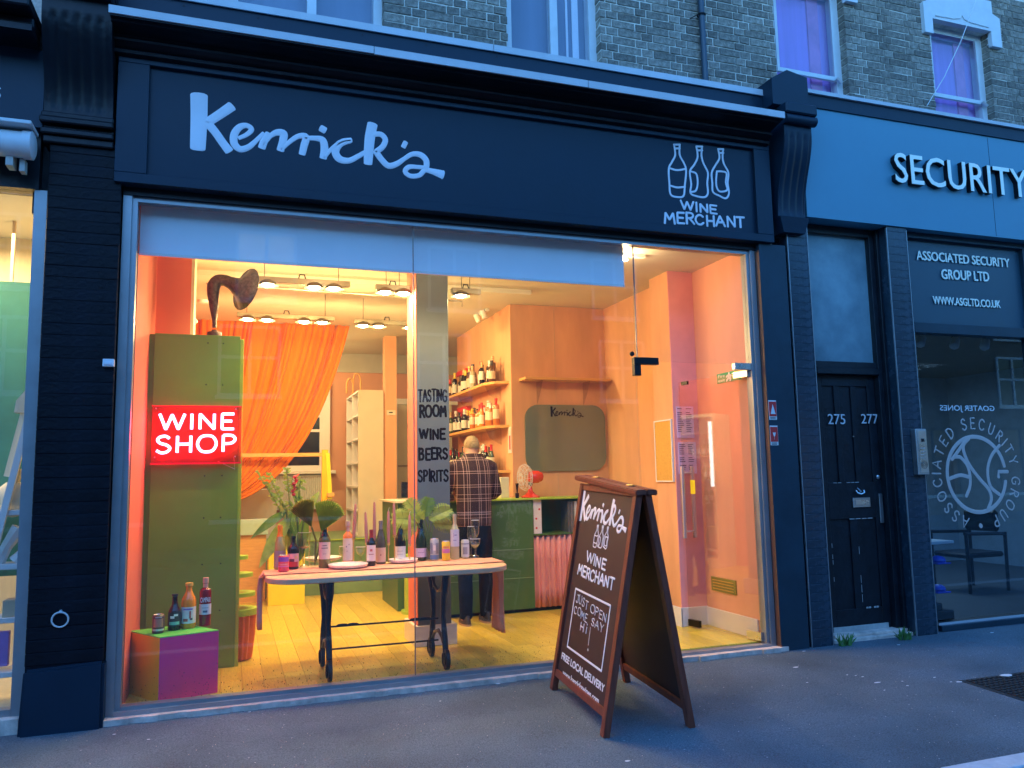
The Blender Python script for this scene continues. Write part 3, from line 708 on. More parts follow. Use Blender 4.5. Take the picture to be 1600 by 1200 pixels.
# open glass door
hx, hy = 4.262, .01; dx, dy = -.19, .83; dl = math.hypot(dx, dy); dv = Vector((dx/dl, dy/dl, 0)); dn = Vector((-dv.y, dv.x, 0))
door = thing('glass_shop_door', (hx, hy, .07), 'frameless glass shop door standing open inward with a long steel handle', 'door')
def dbox(a0, a1, z0, z1, t0, t1, name, m):
    o = Vector((hx, hy, 0)); p = [o+dv*a+dn*t_ for a, t_ in ((a0, t0), (a1, t0), (a1, t1), (a0, t1))]
    q = M(); q.hexa([(v.x, v.y, z0) for v in p]+[(v.x, v.y, z1) for v in p]); return q.done(name, m, door, smooth=False)
dbox(0, .86, .085, 2.375, -.005, .005, 'door_glass', glass('doorglass', (.97, .95, .95), 2.0))
dbox(.72, .86, .075, .135, -.016, .016, 'bottom_patch', 'darkmetal'); dbox(.0, .16, .07, .14, -.016, .016, 'bottom_patch', 'chrome'); dbox(0, .16, 2.33, 2.385, -.016, .016, 'top_patch', 'chrome')
dbox(.74, .82, 2.34, 2.372, -.012, .012, 'top_stop', 'darkmetal')
o = Vector((hx, hy, 0))
for sgn in (1, -1):
    q = M(); q.tube([o+dv*.80+dn*sgn*.065+Vector((0, 0, z)) for z in (.89, 1.56)], .020, 12)
    for z in (.95, 1.5): q.tube([o+dv*.80+dn*sgn*z2+Vector((0, 0, z)) for z2 in (.0, .06)], .009, 8)
    q.done('pull_handle', 'handlemetal', door)
dbox(.70, .76, 1.30, 1.43, .0055, .0075, 'yellow_sticker', 'yellow')
# stickers on the jamb
k = M(); k.box(4.36, -.11, 0, 4.645, .12, 3.51, .003); jamb = k.done('right_jamb', 'asgdark', shop, smooth=False)
k = M(); k.box(4.357, -.109, .0, 4.359, .1, 3.45); k.done('jamb_warm_light', colmat((.10, .05, .035), .5), shop, smooth=False)  # brown strip paints the warm shop light falling on the jamb return
for i, (z0, z1) in enumerate(((1.94, 2.11), (1.72, 1.89))):
    t = thing('notice_sticker', (4.41, -.113, z0), ('red sticker with a white triangle on the dark jamb beside the glass door', 'red sticker with a white wine glass symbol on the dark jamb')[i], 'sticker')
    q = M(); q.box(4.365, -.113, z0, 4.445, -.111, z1); q.done('backing', 'white', t, smooth=False)
    q = M(); q.box(4.368, -.115, z0+.03, 4.442, -.1135, z1-.012); q.done('red_field', 'redlabel', t, smooth=False)
    PSn = YP(-.1155); q = M()
    if i == 0: q.prism([(4.38, -.1155, z0+.05), (4.43, -.1155, z0+.05), (4.405, -.1155, z1-.035)], (0, -.0015, 0))
    else: q.prism([(4.39, -.1155, z0+.11), (4.42, -.1155, z0+.11), (4.412, -.1155, z0+.08), (4.406, -.1155, z0+.075), (4.406, -.1155, z0+.05), (4.404, -.1155, z0+.05), (4.404, -.1155, z0+.075), (4.398, -.1155, z0+.08)], (0, -.0015, 0))
    q.done('symbol', 'white', t, smooth=False)
    q = M()
    for j in range(2): q.box(4.375, -.1145, z0+.006+j*.011, 4.43, -.1135, z0+.011+j*.011)
    q.done('small_print', 'ink', t, smooth=False)
# roller blind behind the glass
k = M(); k.box(-.66, .10, 3.105, 3.125, .104, 3.46); bl = single(k, 'roller_blind', 'blind', (1.2, .10, 3.1), 'pale roller blind half lowered across the top of the shop window', 'blind', smooth=False)
k = M(); k.box(-.66, .094, 3.085, 3.125, .11, 3.105); o = k.done('bottom_bar', 'white', bl, smooth=False)

# =================================================================== LEFT PILASTER, CONSOLE
def painted_bricks(parent, x0, x1, yf, yb, z0, z1, m, course=.075, skew=0, split=2, name='brick', gap=.004):
    k = M(); k.box(x0+.004, yf+(.002 if m == 'tile' else .0025), z0-(.08 if z0 > 0 else 0), x1-.004, yb, z1); k.done('core', m, parent, smooth=False)
    if m == 'tile': q = M(); q.box(x0-.004, yf-.003, z0, x0+.003, yf+.01, z1-.02); q.box(x1-.003, yf-.003, z0, x1+.004, yf+.01, z1-.02); q.done('edge_trim', 'frame', parent, smooth=False)
    z = z0; r_ = 0; ms = {}
    while z < z1-.02:
        h = min(course, z1-z)-gap
        cuts = [x0, x1] if split == 1 else ([x0, (x0+x1)/2, x1] if r_ % 2 == 0 else [x0, x0+(x1-x0)*.26, x0+(x1-x0)*.76, x1])
        for a, b in zip(cuts, cuts[1:]):
            key = (round(b-a, 3), round(h, 3))
            if key not in ms:
                q = M(); q.box(gap/2, 0, 0, b-a-gap/2, .03, h, .003); me = bpy.data.meshes.new(name); q.bm.to_mesh(me); q.bm.free(); me.materials.append(MT[m]); ms[key] = me
            o = bpy.data.objects.new(name, ms[key]); sc.collection.objects.link(o); o.parent = parent; o.location = Vector((a, yf+R.uniform(-.002, .002)*(.35 if m == 'tile' else 1), z))-wloc(parent)
            o.rotation_euler = (R.uniform(-.01, .01)*(.3 if m == 'tile' else 1), 0, R.uniform(-.006, .006)*(.3 if m == 'tile' else 1))
        z += course; r_ += 1
lp = thing('painted_pilaster', (-.96, -.1, 0), 'black painted brick pilaster between the wine shop and the yellow lit shop at left', 'pilaster')
painted_bricks(lp, -1.185, -.75, -.12, .15, .40, 3.74, 'blackpil', course=.0765, split=1, gap=.002)
k = M(); k.hexa([(-1.20, -.17, -.05), (-.735, -.17, -.05), (-.735, .15, -.05), (-1.20, .15, -.05), (-1.185, -.15, .38), (-.74, -.15, .40), (-.74, .15, .40), (-1.185, .15, .38)])
bmesh.ops.bevel(k.bm, geom=k.bm.edges[:], offset=.018, segments=2, affect='EDGES'); k.done('plinth', 'fascia', lp)
k = M()
for z0, z1, e in ((3.74, 3.79, .0), (3.79, 3.83, .03), (3.83, 3.86, .0), (3.86, 3.90, .05), (3.90, 3.94, .03)): k.box(-1.225-e*.3, -.15-e, z0, -.805, .1, z1, .008)
k.done('moulding', 'black', lp)
def console(x0, x1, z0, z1, yf, dep, name_parent, m, nfl=6):
    """scrolled fluted bracket"""
    k = M(); nx = nfl*6; nz = 28; grid = []
    for j in range(nz+1):
        t = j/nz; z = z0+(z1-z0)*t; out = dep*(.12+.88*(.5-.5*math.cos(math.pi*min(1, t*1.15)))**1.3) if t < .87 else dep
        row_ = []
        for i in range(nx+1):
            f = i/nx; fl = (.5-.5*math.cos(2*math.pi*f*nfl)); e = .014*(1-fl) if .03 < f < .97 and .06 < t < .84 else 0
            row_.append(k.bm.verts.new((x0+(x1-x0)*f, yf-out+e, z)))
        grid.append(row_)
    for j in range(nz):
        for i in range(nx): k._f([grid[j][i], grid[j][i+1], grid[j+1][i+1], grid[j+1][i]])
    for i in (0, nx):
        bk = [k.bm.verts.new((x0+(x1-x0)*i/nx, yf+.1, z0)), k.bm.verts.new((x0+(x1-x0)*i/nx, yf+.1, z1))]
        k._f([grid[j][i] for j in range(nz+1)]+[bk[1], bk[0]])
    top = [grid[nz][i] for i in range(nx+1)]; b1 = k.bm.verts.new((x1, yf+.1, z1)); b0 = k.bm.verts.new((x0, yf+.1, z1)); k._f(top+[b1, b0])
    bt = [grid[0][i] for i in range(nx+1)]; b1 = k.bm.verts.new((x1, yf+.1, z0)); b0 = k.bm.verts.new((x0, yf+.1, z0)); k._f(bt+[b1, b0])
    return k.done('scroll', m, name_parent)
M().box(-1.30, .02, 3.3, -.742, .25, 5.0).done('backing', 'black', lp, smooth=False); M().box(4.36, .13, 3.5, 4.95, .25, 5.05).done('backing', 'black', shop, smooth=False)
lc = thing('console_bracket', (-1.02, -.12, 3.95), 'chipped black fluted console bracket on top of the left pilaster', 'bracket')
console(-1.225, -.815, 3.94, 4.66, -.12, .22, lc, 'black')
k = M(); k.box(-1.25, -.40, 4.66, -.81, .1, 4.72, .01); k.box(-1.24, -.37, 4.72, -.81, .1, 4.98, .01); k.done('cap', 'black', lc)
# right console
rc = thing('console_bracket', (4.75, -.12, 3.62), 'smooth dark navy scroll bracket between the wine shop fascia and the blue security fascia', 'bracket')
console(4.565, 4.86, 3.76, 4.62, -.12, .17, rc, 'fascia', 4)
k = M(); k.hexa([(4.60, -.16, 3.62), (4.83, -.16, 3.62), (4.83, 0, 3.62), (4.60, 0, 3.62), (4.555, -.18, 3.76), (4.87, -.18, 3.76), (4.87, 0, 3.76), (4.555, 0, 3.76)]); k.done('foot', 'fascia', rc, smooth=False)
k = M(); k.lathe([(.045, 0), (.045, .33)], (4.555, -.31, 4.61), 16, (1, 0, 0)); k.box(4.545, -.36, 4.65, 4.885, 0, 4.75, .012); k.done('scroll_top', 'fascia', rc)
k = M(); k.prism([(4.47, -.28, 4.75), (4.86, -.28, 4.75), (4.86, -.28, 5.05), (4.64, -.28, 5.09), (4.47, -.28, 4.99)], (0, .28, 0)); k.done('gablet', 'fascia', rc, smooth=False)

# =================================================================== RIGHT: SECURITY OFFICE
sec = thing('security_office_front', (7, 0, 0), 'blue painted security company office front with raised silver letters', 'shopfront')
k = M(); k.box(4.90, -.12, 3.80, 11, .06, 4.86); sf = k.done('fascia_board', 'asgfascia', sec, smooth=False)
k = M(); k.box(4.86, -.135, 4.86, 11, .0, 4.985, .002); k.done('fascia_top', 'fascia', sec, smooth=False)
k = M(); k.box(4.86, -.16, 4.985, 11, .0, 5.02); k.done('lead_flashing', 'lead', sec, smooth=False)
k = M(); k.box(7.22, -.1215, 3.81, 7.224, -.12, 4.85); k.done('panel_joint', 'fascia', sec, smooth=False)
PS = YP(-.12)
a = PS.px(1390, 241); b = PS.px(1392, 287); c = PS.px(1596, 268); d = PS.px(1596, 313)
typeset('SECURITY', PS, a[0], b[1]+.0, c[0], a[1], 'chrome_letter' if 'chrome_letter' in MT else mat('letter', (.90, .93, .80), .4, var=.03), 'letter', sf, depth=.004, base=.0505, bold=.004, split='letter_face', spacing=1.02, dt=(c[1]-a[1]+d[1]-b[1])/2)
typeset('SECURITY', PS, a[0], b[1]+.0, c[0], a[1], 'iron', 'letter', sf, depth=.05, base=.0, bold=.004, split='letter', spacing=1.02, dt=(c[1]-a[1]+d[1]-b[1])/2)
k = M(); k.box(4.66, .07, 3.79, 11, .2, 4.0); k.done('soffit', 'black', sec, smooth=False)
t1 = thing('tiled_pilaster', (4.78, -.1, 0), 'narrow glazed dark tile pilaster at the left of the numbered wooden door', 'pilaster')
painted_bricks(t1, 4.68, 4.90, -.10, .16, 0, 3.80, 'tile', split=1, name='tile', gap=.0014)
t2 = thing('tiled_pilaster', (5.94, -.1, 0), 'glazed dark tile pilaster carrying the silver door intercom', 'pilaster')
painted_bricks(t2, 5.83, 6.07, -.10, .16, 0, 3.80, 'tile', split=1, name='tile', gap=.0014)
# wooden door with numbers
dr = thing('panelled_door', (5.46, .12, .02), 'worn black wooden door numbered 275 and 277 with letterbox', 'door')
k = M()
for x0, x1, y0 in ((4.90, 4.97, .0), (4.97, 5.03, .04), (5.745, 5.80, .04), (5.80, 5.83, .0)): k.box(x0, y0, 0, x1, .2, 3.79, .004)
k.box(5.03, .04, 3.72, 5.745, .2, 3.79); k.box(5.03, .03, 2.38, 5.745, .2, 2.44, .004); k.box(5.03, .05, 2.44, 5.745, .2, 2.50, .004)
k.done('door_frame', 'doorpaint', dr, smooth=False)
k = M(); k.box(5.035, .09, 2.505, 5.74, .10, 3.715); k.done('transom_pane', 'frosted', dr, smooth=False)
DX0, DX1, DZ0, DZ1 = 5.035, 5.74, .045, 2.375
k = M(); k.box(DX0, .115, DZ0, DX1, .15, DZ1); k.done('door_board', 'doorpaint', dr, smooth=False)
k = M(); st_ = [(DX0, DZ0, DX0+.09, DZ1), (DX1-.09, DZ0, DX1, DZ1), (DX0+.09, DZ1-.1, DX1-.09, DZ1), (DX0+.09, 1.05, DX1-.09, 1.38), (DX0+.09, DZ0, DX1-.09, DZ0+.2)]
for x0, z0, x1, z1 in st_: k.box(x0, .10, z0, x1, .115, z1, .003)
xa = DX0+.09; wv = (DX1-DX0-.18-.12)/3
for i in (1, 2): k.box(xa+i*wv+(i-1)*.06, .10, 1.38, xa+i*wv+i*.06, .115, DZ1-.1, .003)
k.box((DX0+DX1)/2-.04, .10, DZ0+.2, (DX0+DX1)/2+.04, .115, 1.05, .003); k.done('rail_and_stile', 'doorpaint', dr, smooth=False)
k = M()
for x0, z0, x1, z1 in [(DX0+.1, 1.045, DX1-.12, 1.052), (DX0+.1, 1.378, DX0+.45, 1.383), (DX0+.4, .24, DX1-.1, .255), ((DX0+DX1)/2+.038, .3, (DX0+DX1)/2+.042, .9), (DX0+.088, .5, DX0+.092, .85)]:
    n = 7
    for i in range(n):
        if R.random() < .62:
            f0, f1 = i/n, (i+.8)/n
            if x1-x0 > z1-z0: k.box(x0+(x1-x0)*f0, .098, z0, x0+(x1-x0)*f1, .0995, z1)
            else: k.box(x0, .098, z0+(z1-z0)*f0, x1, .0995, z0+(z1-z0)*f1)
k.done('worn_edge', 'scuff', dr, smooth=False)
PD = YP(.115)
PD2 = YP(.1145)
numm = mat('number', (.62, .64, .66), .35, var=.05)
for tx, q in (('275', [(1291, 647), (1291, 663), (1318, 649), (1318, 664)]), ('277', [(1343, 647), (1343, 662), (1369, 648), (1369, 662)])):
    a, b, c, d = [PD.px(*p) for p in q]; typeset(tx, PD2, a[0], b[1], c[0], a[1], numm, 'house_number', dr, depth=.004, base=.015)
p = PY(1345, 785, .1); k = M(); k.box(p.x-.10, .085, p.z-.045, p.x+.10, .10, p.z+.045, .004); lb = k.done('letterbox', 'steel', dr, smooth=False)
k = M(); k.box(p.x-.075, .080, p.z-.018, p.x+.075, .0845, p.z+.022); k.done('flap', 'chrome', lb, smooth=False)
p = PY(1340, 768, .1); k = M(); k.tube([(p.x-.045, .07, p.z+.01), (p.x-.04, .06, p.z-.01), (p.x, .055, p.z-.022), (p.x+.04, .06, p.z-.01), (p.x+.045, .07, p.z+.01)], .007, 8); k.tube([(p.x, .1, p.z+.03), (p.x, .06, p.z)], .008, 8); k.done('knocker', 'chrome', dr)
p = PY(1388, 745, .1); k = M(); k.lathe([(.018, 0), (.02, .01), (.01, .016)], (5.70, .098, p.z), 12, (0, -1, 0)); k.done('lock_cylinder', 'chrome', dr)
k = M(); k.box(5.69, .085, 1.0, 5.73, .099, 1.27, .003); k.done('pull_plate', 'steel', dr, smooth=False)
k = M(); k.lathe([(.008, 0), (.006, .006)], PY(1333, 682, .1), 8, (0, -1, 0)); k.done('spyhole', 'steel', dr)
k = M(); k.box(4.95, -.06, -.01, 5.83, .2, .03, .006); k.box(5.0, -.01, .03, 5.82, .2, .055, .004); k.done('threshold', 'sill', dr, smooth=False)
k = M(); k.box(5.08, .092, .056, 5.70, .1, .10); k.done('kick_board', 'scuff', dr, smooth=False)
# intercom
ic = thing('intercom', (5.98, -.12, 1.45), 'silver door entry intercom panel mounted on the tiled pilaster', 'intercom')
k = M(); k.box(5.93, -.16, 1.44, 6.06, -.10, 1.86, .004); k.done('housing', 'steel', ic, smooth=False)
k = M(); k.box(5.955, -.166, 1.46, 6.05, -.16, 1.845, .002); k.done('face_plate', 'chrome', ic, smooth=False)
k = M(); k.box(5.985, -.169, 1.74, 6.02, -.166, 1.77); k.done('display', 'nightpane', ic, smooth=False)
for i in range(4):
    for j in range(3): q = M(); q.lathe([(.006, 0), (.005, .004)], (5.982+j*.02, -.166, 1.68-i*.03), 8, (0, -1, 0)); q.done('button', 'steel', ic)
q = M()
for j in range(3): q.tube([(6.0+.012*(j+1)*math.cos(a), -.167, 1.53+.012*(j+1)*math.sin(a)) for a in [i*.52 for i in range(12)]], .0015, 4, closed=True)
q.done('speaker_grille', 'darkmetal', ic)
# office window
WX0, WX1 = 6.07, 7.72
k = M()
for a in ((6.07, -.02, 0.0, 6.17, .1, 3.80), (7.70, -.02, 0, 7.80, .1, 3.80), (6.17, -.02, 2.80, 7.70, .1, 2.90), (6.17, -.02, 3.74, 7.70, .1, 3.80), (6.17, -.06, .0, 7.70, .1, .055), (9.4, -.02, 0, 9.5, .1, 3.80), (7.8, -.02, 2.80, 9.4, .1, 2.90), (7.8, -.06, 0, 9.4, .1, .055)): k.box(*a, .004)
k.done('window_frame', 'asgdark', sec, smooth=False)
k = M(); k.box(6.17, -.03, .055, 7.7, -.02, .075); k.done('sill_bar', 'lead', sec, smooth=False)
k = M(); k.box(6.17, .03, 2.90, 7.70, .05, 3.74); sp = k.done('sign_panel', mat('signblue', (.022, .065, .095), .4, var=.06), sec, smooth=False)
k = M(); k.box(7.8, .03, 2.90, 9.4, .05, 3.74); k.done('sign_panel', 'asgfascia', sec, smooth=False)
P3 = YP(.03)
for tx, q in (('ASSOCIATED SECURITY', [(1430, 392), (1430, 406), (1575, 404), (1574, 419)]), ('GROUP LTD', [(1469, 421), (1469, 436), (1543, 426), (1543, 440)]), ('WWW.ASGLTD.CO.UK', [(1456, 463), (1457, 475), (1561, 470), (1561, 482)])):
    a, b, c, d = [P3.px(*p) for p in q]
    typeset(tx, P3, a[0], b[1], c[0], a[1], MT['letter'], 'lettering', sp, depth=.008, base=.006, bold=.018, dt=(c[1]-a[1]+d[1]-b[1])/2)
k = M(); k.box(6.17, .035, .075, 7.70, .045, 2.80); gw = k.done('glass_pane', 'asgglass', sec, smooth=False)
k = M(); k.box(7.80, .035, .075, 9.4, .045, 2.80); k.done('glass_pane', 'asgglass', sec, smooth=False)
PG1 = YP(.034)
def st_px(k, pts, w_, pl=PG1, sm=True, th=.0015, base=0): k.stroke(pl, [pl.px(*p) for p in pts], w_, th, smooth=sm, base=base)
cc = PG1.px(1526.5, 741); ra = abs(PG1.px(1572, 741)[0]-PG1.px(1481, 741)[0])/2; rb = abs(PG1.px(1526, 682)[1]-PG1.px(1526, 800)[1])/2
def cr(x, y): return (1200+x/4, 600+y/4)
k = M(); k.stroke(PG1, [(cc[0]+ra*math.cos(a), cc[1]+rb*math.sin(a)) for a in [rad(12)+i*rad(344)/40 for i in range(40)]], .040, .0015)
st_px(k, [cr(1240, 700), cr(1262, 640), cr(1262, 570), cr(1245, 510), cr(1205, 460), cr(1170, 455)], .036, base=.0004)
st_px(k, [cr(1140, 590), cr(1200, 570), cr(1256, 582)], .036, base=.0008)
st_px(k, [cr(1150, 470), cr(1180, 430), cr(1222, 370)], .036, base=.0012)
st_px(k, [cr(1255, 340), cr(1222, 380), cr(1225, 430), cr(1260, 510), cr(1320, 590), cr(1380, 660), cr(1395, 720), cr(1375, 780)], .038, base=.0016)
st_px(k, [cr(1445, 385), cr(1395, 450), cr(1372, 540), cr(1390, 640), cr(1445, 690)], .036, base=.0020)
st_px(k, [cr(1495, 548), cr(1440, 548), cr(1440, 580)], .036, sm=False, base=.0024)
k.done('etched_emblem', 'etch', gw)
# lettering round the emblem
txt = 'ASSOCIATED SECURITY GROUP'; k = M(); n = len(txt)
wds = [(GL[c][0] if c != ' ' else .3)+.28 for c in txt]; tot = sum(wds); ang = rad(-108); acc = 0; span = rad(328)
for c, w_ in zip(txt, wds):
    mid = (acc+w_/2)/tot; th_ = rad(254)-span*mid; acc += w_
    if c == ' ': continue
    rr_a, rr_b = ra*1.36, rb*1.36; h = .105; ce = (cc[0]+rr_a*math.cos(th_), cc[1]+rr_b*math.sin(th_))
    nx_, nz_ = math.cos(th_), math.sin(th_)*rb/ra; l_ = math.hypot(nx_, nz_); up = (nx_/l_, nz_/l_); ri = (up[1], -up[0]); gw_ = GL[c][0]
    for sm, pts in GL[c][1]:
        ke = M(); ke.stroke(PG1, [(ce[0]+ri[0]*(a-gw_/2)*h+up[0]*(b-.5)*h, ce[1]+ri[1]*(a-gw_/2)*h+up[1]*(b-.5)*h) for a, b in pts], .015, .0012, smooth=bool(sm)); ke.done('etched_letter_stroke', 'etch', gw)
st_px(k, [(1532, 821), (1533, 822)], .042); k.done('etched_dot', 'etch', gw)
a, b, c, d = [PG1.px(*p) for p in ((1468, 633), (1468, 644), (1553, 633), (1553, 644))]
typeset('GOATER JONES', PG1, a[0], b[1], c[0], a[1], mat('glasswhite', (.7, .72, .74), .7), 'reversed_lettering', gw, depth=.0015, base=.001, mirror=True, bold=.01)
# office room
struct(M().box(6.07, .2, -.05, 11, 4.2, .03), 'office_floor', 'greyfloor', smooth=False)
struct(M().box(6.07, 4.0, .03, 11, 4.1, 3.2), 'office_back_wall', 'officewall', smooth=False)
struct(M().box(6.0, .2, .03, 6.07, 4.0, 3.7), 'office_left_wall', 'officewall', smooth=False)
struct(M().box(6.07, .2, 2.95, 11, 4.0, 3.0), 'office_ceiling', 'officedark', smooth=False)
struct(M().box(11, .1, .03, 11.1, 4.0, 3.7), 'office_right_wall', 'officewall', smooth=False)
for i, (x, y) in enumerate(((1436, 533), (1489, 536), (1536, 538))):
    p = PY(x, y, .8); t = thing('track_spotlight', (p.x, .8, 2.95), ('white ceiling spotlight at the left edge of the office window', 'white ceiling spotlight above the emblem in the office window, middle one', 'white ceiling spotlight in the office window, rightmost of three')[i], 'spotlight', 'spotlights in the office ceiling')
    q = M(); q.lathe([(.035, 0), (.05, .02), (.045, .12), (.03, .16)], (p.x-.05, .75, p.z-.06), 12, (.5, .2, .7)); q.done('lamp_head', 'white', t)
    q = M(); q.tube([(p.x+.02, .8, p.z+.06), (p.x+.03, .8, 2.95)], .01, 8); q.done('stem', 'white', t)
# office chair, desk, papers, helmets
ch = thing('office_chair', (8.2, 1.6, .03), 'dark wooden framed armchair inside the dim office', 'chair')
P16 = 1.6
def ctub(pts, r, n, m='iron'): q = M(); q.tube(pts, r, 8); return q.done(n, m, ch)
a0 = PY(1480, 822, P16); a1 = PY(1512, 827, P16); 
for i, (xx, yy, z0, z1) in enumerate(((a0.x, P16-.25, .03, .72), (a0.x, P16+.25, .03, .72), (a0.x+.6, P16-.25, .03, .72), (a0.x+.62, P16+.25, .03, .95))): ctub([(xx, yy, z0), (xx+.02*(i > 1), yy, z1)], .02, 'leg')
for yy in (P16-.25, P16+.25): ctub([(a0.x-.02, yy, .72), (a0.x+.6, yy, .70)], .02, 'arm')
q = M(); q.box(a0.x+.0, P16-.24, .43, a0.x+.6, P16+.24, .49, .02); q.done('seat', 'iron', ch)
q = M(); q.box(a0.x+.52, P16-.22, .72, a0.x+.60, P16+.24, .98, .03); q.done('backrest', 'black', ch)
dk = thing('desk', (6.5, .6, .03), 'white desk edge at the left side of the office window', 'desk')
q = M(); q.box(6.1, .35, .74, 6.85, .95, .77, .004); q.done('desktop', 'white', dk, smooth=False)
q = M(); q.box(6.12, .4, .03, 6.2, .9, .74); q.done('leg', 'officedark', dk, smooth=False)
p = PY(1455, 775, .4); q = M(); q.hexa([(6.18, .40, .775), (6.40, .40, .775), (6.40, .43, .775), (6.18, .43, .775), (6.18, .46, 1.13), (6.31, .46, 1.13), (6.31, .47, 1.13), (6.18, .47, 1.13)])
q = single(q, 'leaflet_stand', mat('leaflet', (.25, .5, .8), .5), (6.3, .43, .775), 'pale blue leaflet propped on the office desk', 'leaflet', smooth=False)
for i, (y0, cl) in enumerate(((875, 'blueplastic'), (920, 'blueplastic'))):
    p = PY(1466, y0, .35); q = M(); q.ball((p.x, .35, p.z), .07, 12, (1, 1, .65)); q.box(p.x-.08, .28, p.z-.035, p.x+.09, .42, p.z-.022, .004)
    single(q, 'blue_helmet', cl, (p.x, .35, p.z-.05), ('glossy blue helmet on the upper rack peg inside the office window', 'glossy blue helmet on the lower rack peg inside the office window')[i], 'helmet')
for (y0) in (893, 938):
    p = PY(1450, y0, .35)
q = M(); q.tube([(6.26, .42, .05), (6.26, .42, 1.1)], .012, 8)
for y0 in (885, 905, 930): p = PY(1466, y0, .35); q.tube([(6.26, .42, p.z-.03), (6.36, .34, p.z-.035)], .008, 6)
single(q, 'helmet_rack', 'white', (6.26, .42, .04), 'thin white rack holding the blue helmets', 'rack')
q = M(); q.box(6.3, .2, .04, 6.62, .45, .13, .01); q.box(6.3, .22, .13, 6.5, .42, .2, .01); single(q, 'black_box', 'officedark', (6.45, .3, .035), 'low stepped black box on the office floor', 'box', smooth=False)
light('AREA', (8.3, 2.6, 2.85), 66, (.35, .65, 1), 1.2, name='office_fill')  # unseen blue fill added to brighten the office, no fixture stands for it
# weeds at the doorstep
def weed(x, y, label):
    p = PG(x, y); q = M()
    for i in range(34):
        a = R.uniform(0, 6.28); l = R.uniform(.04, .12); b = R.uniform(.02, .08); w_ = .006
        p0 = Vector((p.x+R.uniform(-.06, .06), p.y+R.uniform(-.02, .02), 0)); p1 = p0+Vector((math.cos(a)*b, math.sin(a)*b*.6, l)); sd = Vector((-math.sin(a), math.cos(a), 0))*w_
        q.quad(p0-sd, p0+sd, (p0+p1)/2+sd*1.4+Vector((0, 0, .015)), p1)
    single(q, 'weed_tuft', 'grass', (p.x, p.y, 0), label, 'weed', smooth=False)
weed(1322, 1009, 'green weed tuft at the left corner of the doorstep'); weed(1414, 1000, 'green weed tuft at the right corner of the doorstep by the tiled pilaster')
# fittings on the left pilaster
p = PY(94, 968, -.135); q = M(); q.tube([(p.x+.046*math.cos(a), -.14-.008*math.sin(a), p.z+.046*math.sin(a)) for a in [i*math.pi/10 for i in range(20)]], .0055, 8, closed=True)
t = thing('tether_ring', (p.x, -.13, p.z), 'white iron ring fixed low on the black pilaster', 'ring'); q.done('ring', 'framewhite', t)
q = M(); q.tube([(p.x, -.11, p.z+.05), (p.x, -.15, p.z+.048)], .008, 8); q.done('eyelet', 'framewhite', t)
p = PY(171, 568, -.13); q = M(); q.box(p.x-.038, -.15, p.z-.022, p.x+.03, -.118, p.z+.028, .003); q.box(p.x-.03, -.156, p.z-.012, p.x+.02, -.15, p.z+.008, .002)
single(q, 'wall_fitting', 'signwhite', (p.x, -.12, p.z), 'small white plastic box on the black pilaster beside the window frame', 'fitting', smooth=False)

# =================================================================== LEFT NEIGHBOUR
nb = thing('neighbour_shopfront', (-2.2, 0, 0), 'dark shopfront with a white awning cassette and bright yellow lit window at the left edge', 'shopfront')
k = M(); k.box(-4, -.15, 3.83, -1.228, 0, 4.36); nf = k.done('fascia_board', 'fascia', nb, smooth=False)
k = M(); k.box(-4, -.40, 4.36, -1.26, 0, 4.40); k.box(-4, -.36, 4.40, -1.26, 0, 4.47, .01); k.box(-4, -.5, 4.47, -1.26, 0, 4.55, .01); k.done('cornice', 'black', nb, smooth=False)
k = M(); k.box(-4, -.12, 4.55, -1.26, 0, 4.9); k.done('parapet_board', 'sill', nb, smooth=False)
hand('S', YP(-.15), -1.535, 3.995, -1.475, 4.075, .013, 'signwhite', 'lettering', nf)
aw = thing('awning_cassette', (-1.4, -.2, 3.6), 'white rolled awning cassette under the left neighbour fascia', 'awning')
k = M(); k.lathe([(.085, 0), (.085, 2.7)], (-4.0, -.24, 3.665), 20, (1, 0, 0)); k.done('roller', 'framewhite', aw)
k = M(); k.lathe([(.092, 0), (.092, .05), (.07, .06)], (-1.305, -.24, 3.665), 20, (1, 0, 0)); k.done('end_cap', 'framewhite', aw)
k = M(); k.box(-4, -.36, 3.76, -1.245, -.15, 3.785, .004); k.done('hood', 'framewhite', aw, smooth=False)
k = M(); k.box(-1.40, -.25, 3.52, -1.36, -.15, 3.60); k.box(-1.33, -.22, 3.50, -1.30, -.15, 3.58); k.done('bracket', 'scuff', aw, smooth=False)
k = M(); k.box(-4, -.06, 3.44, -1.25, .1, 3.83); k.done('head_board', 'doorpaint', nb, smooth=False)
k = M(); k.hexa([(-1.262, -.05, .02), (-1.19, -.05, .02), (-1.19, .06, .02), (-1.262, .06, .02), (-1.275, -.05, 3.44), (-1.20, -.05, 3.44), (-1.20, .06, 3.44), (-1.275, .06, 3.44)]); k.box(-4, -.05, .10, -1.26, .05, .14); k.done('window_frame', 'frame', nb, smooth=False)
k = M(); k.box(-4, -.09, -.02, -1.20, .05, .10, .01); k.done('stall_riser', 'sill', nb, smooth=False)
k = M(); k.box(-4, 0, .14, -1.262, .01, 3.44); k.done('glass_pane', 'shopglass', nb, smooth=False)
struct(M().box(-4, .1, -.02, -1.12, 3, .10), 'neighbour_floor', 'palewood', smooth=False)
struct(M().box(-4, 1.4, .10, -1.12, 1.5, 3.5), 'neighbour_back_wall', 'palewood', smooth=False)
struct(M().box(-1.14, .1, .10, -1.0, 1.4, 3.9), 'neighbour_side_wall', 'palewood', smooth=False)
struct(M().box(-4, .1, 3.5, -1.12, 1.5, 3.6), 'neighbour_ceiling', 'ceiling', smooth=False)
light('AREA', (-2.0, .45, 3.4), 105, (1, .75, .42), .9, name='neighbour_light')
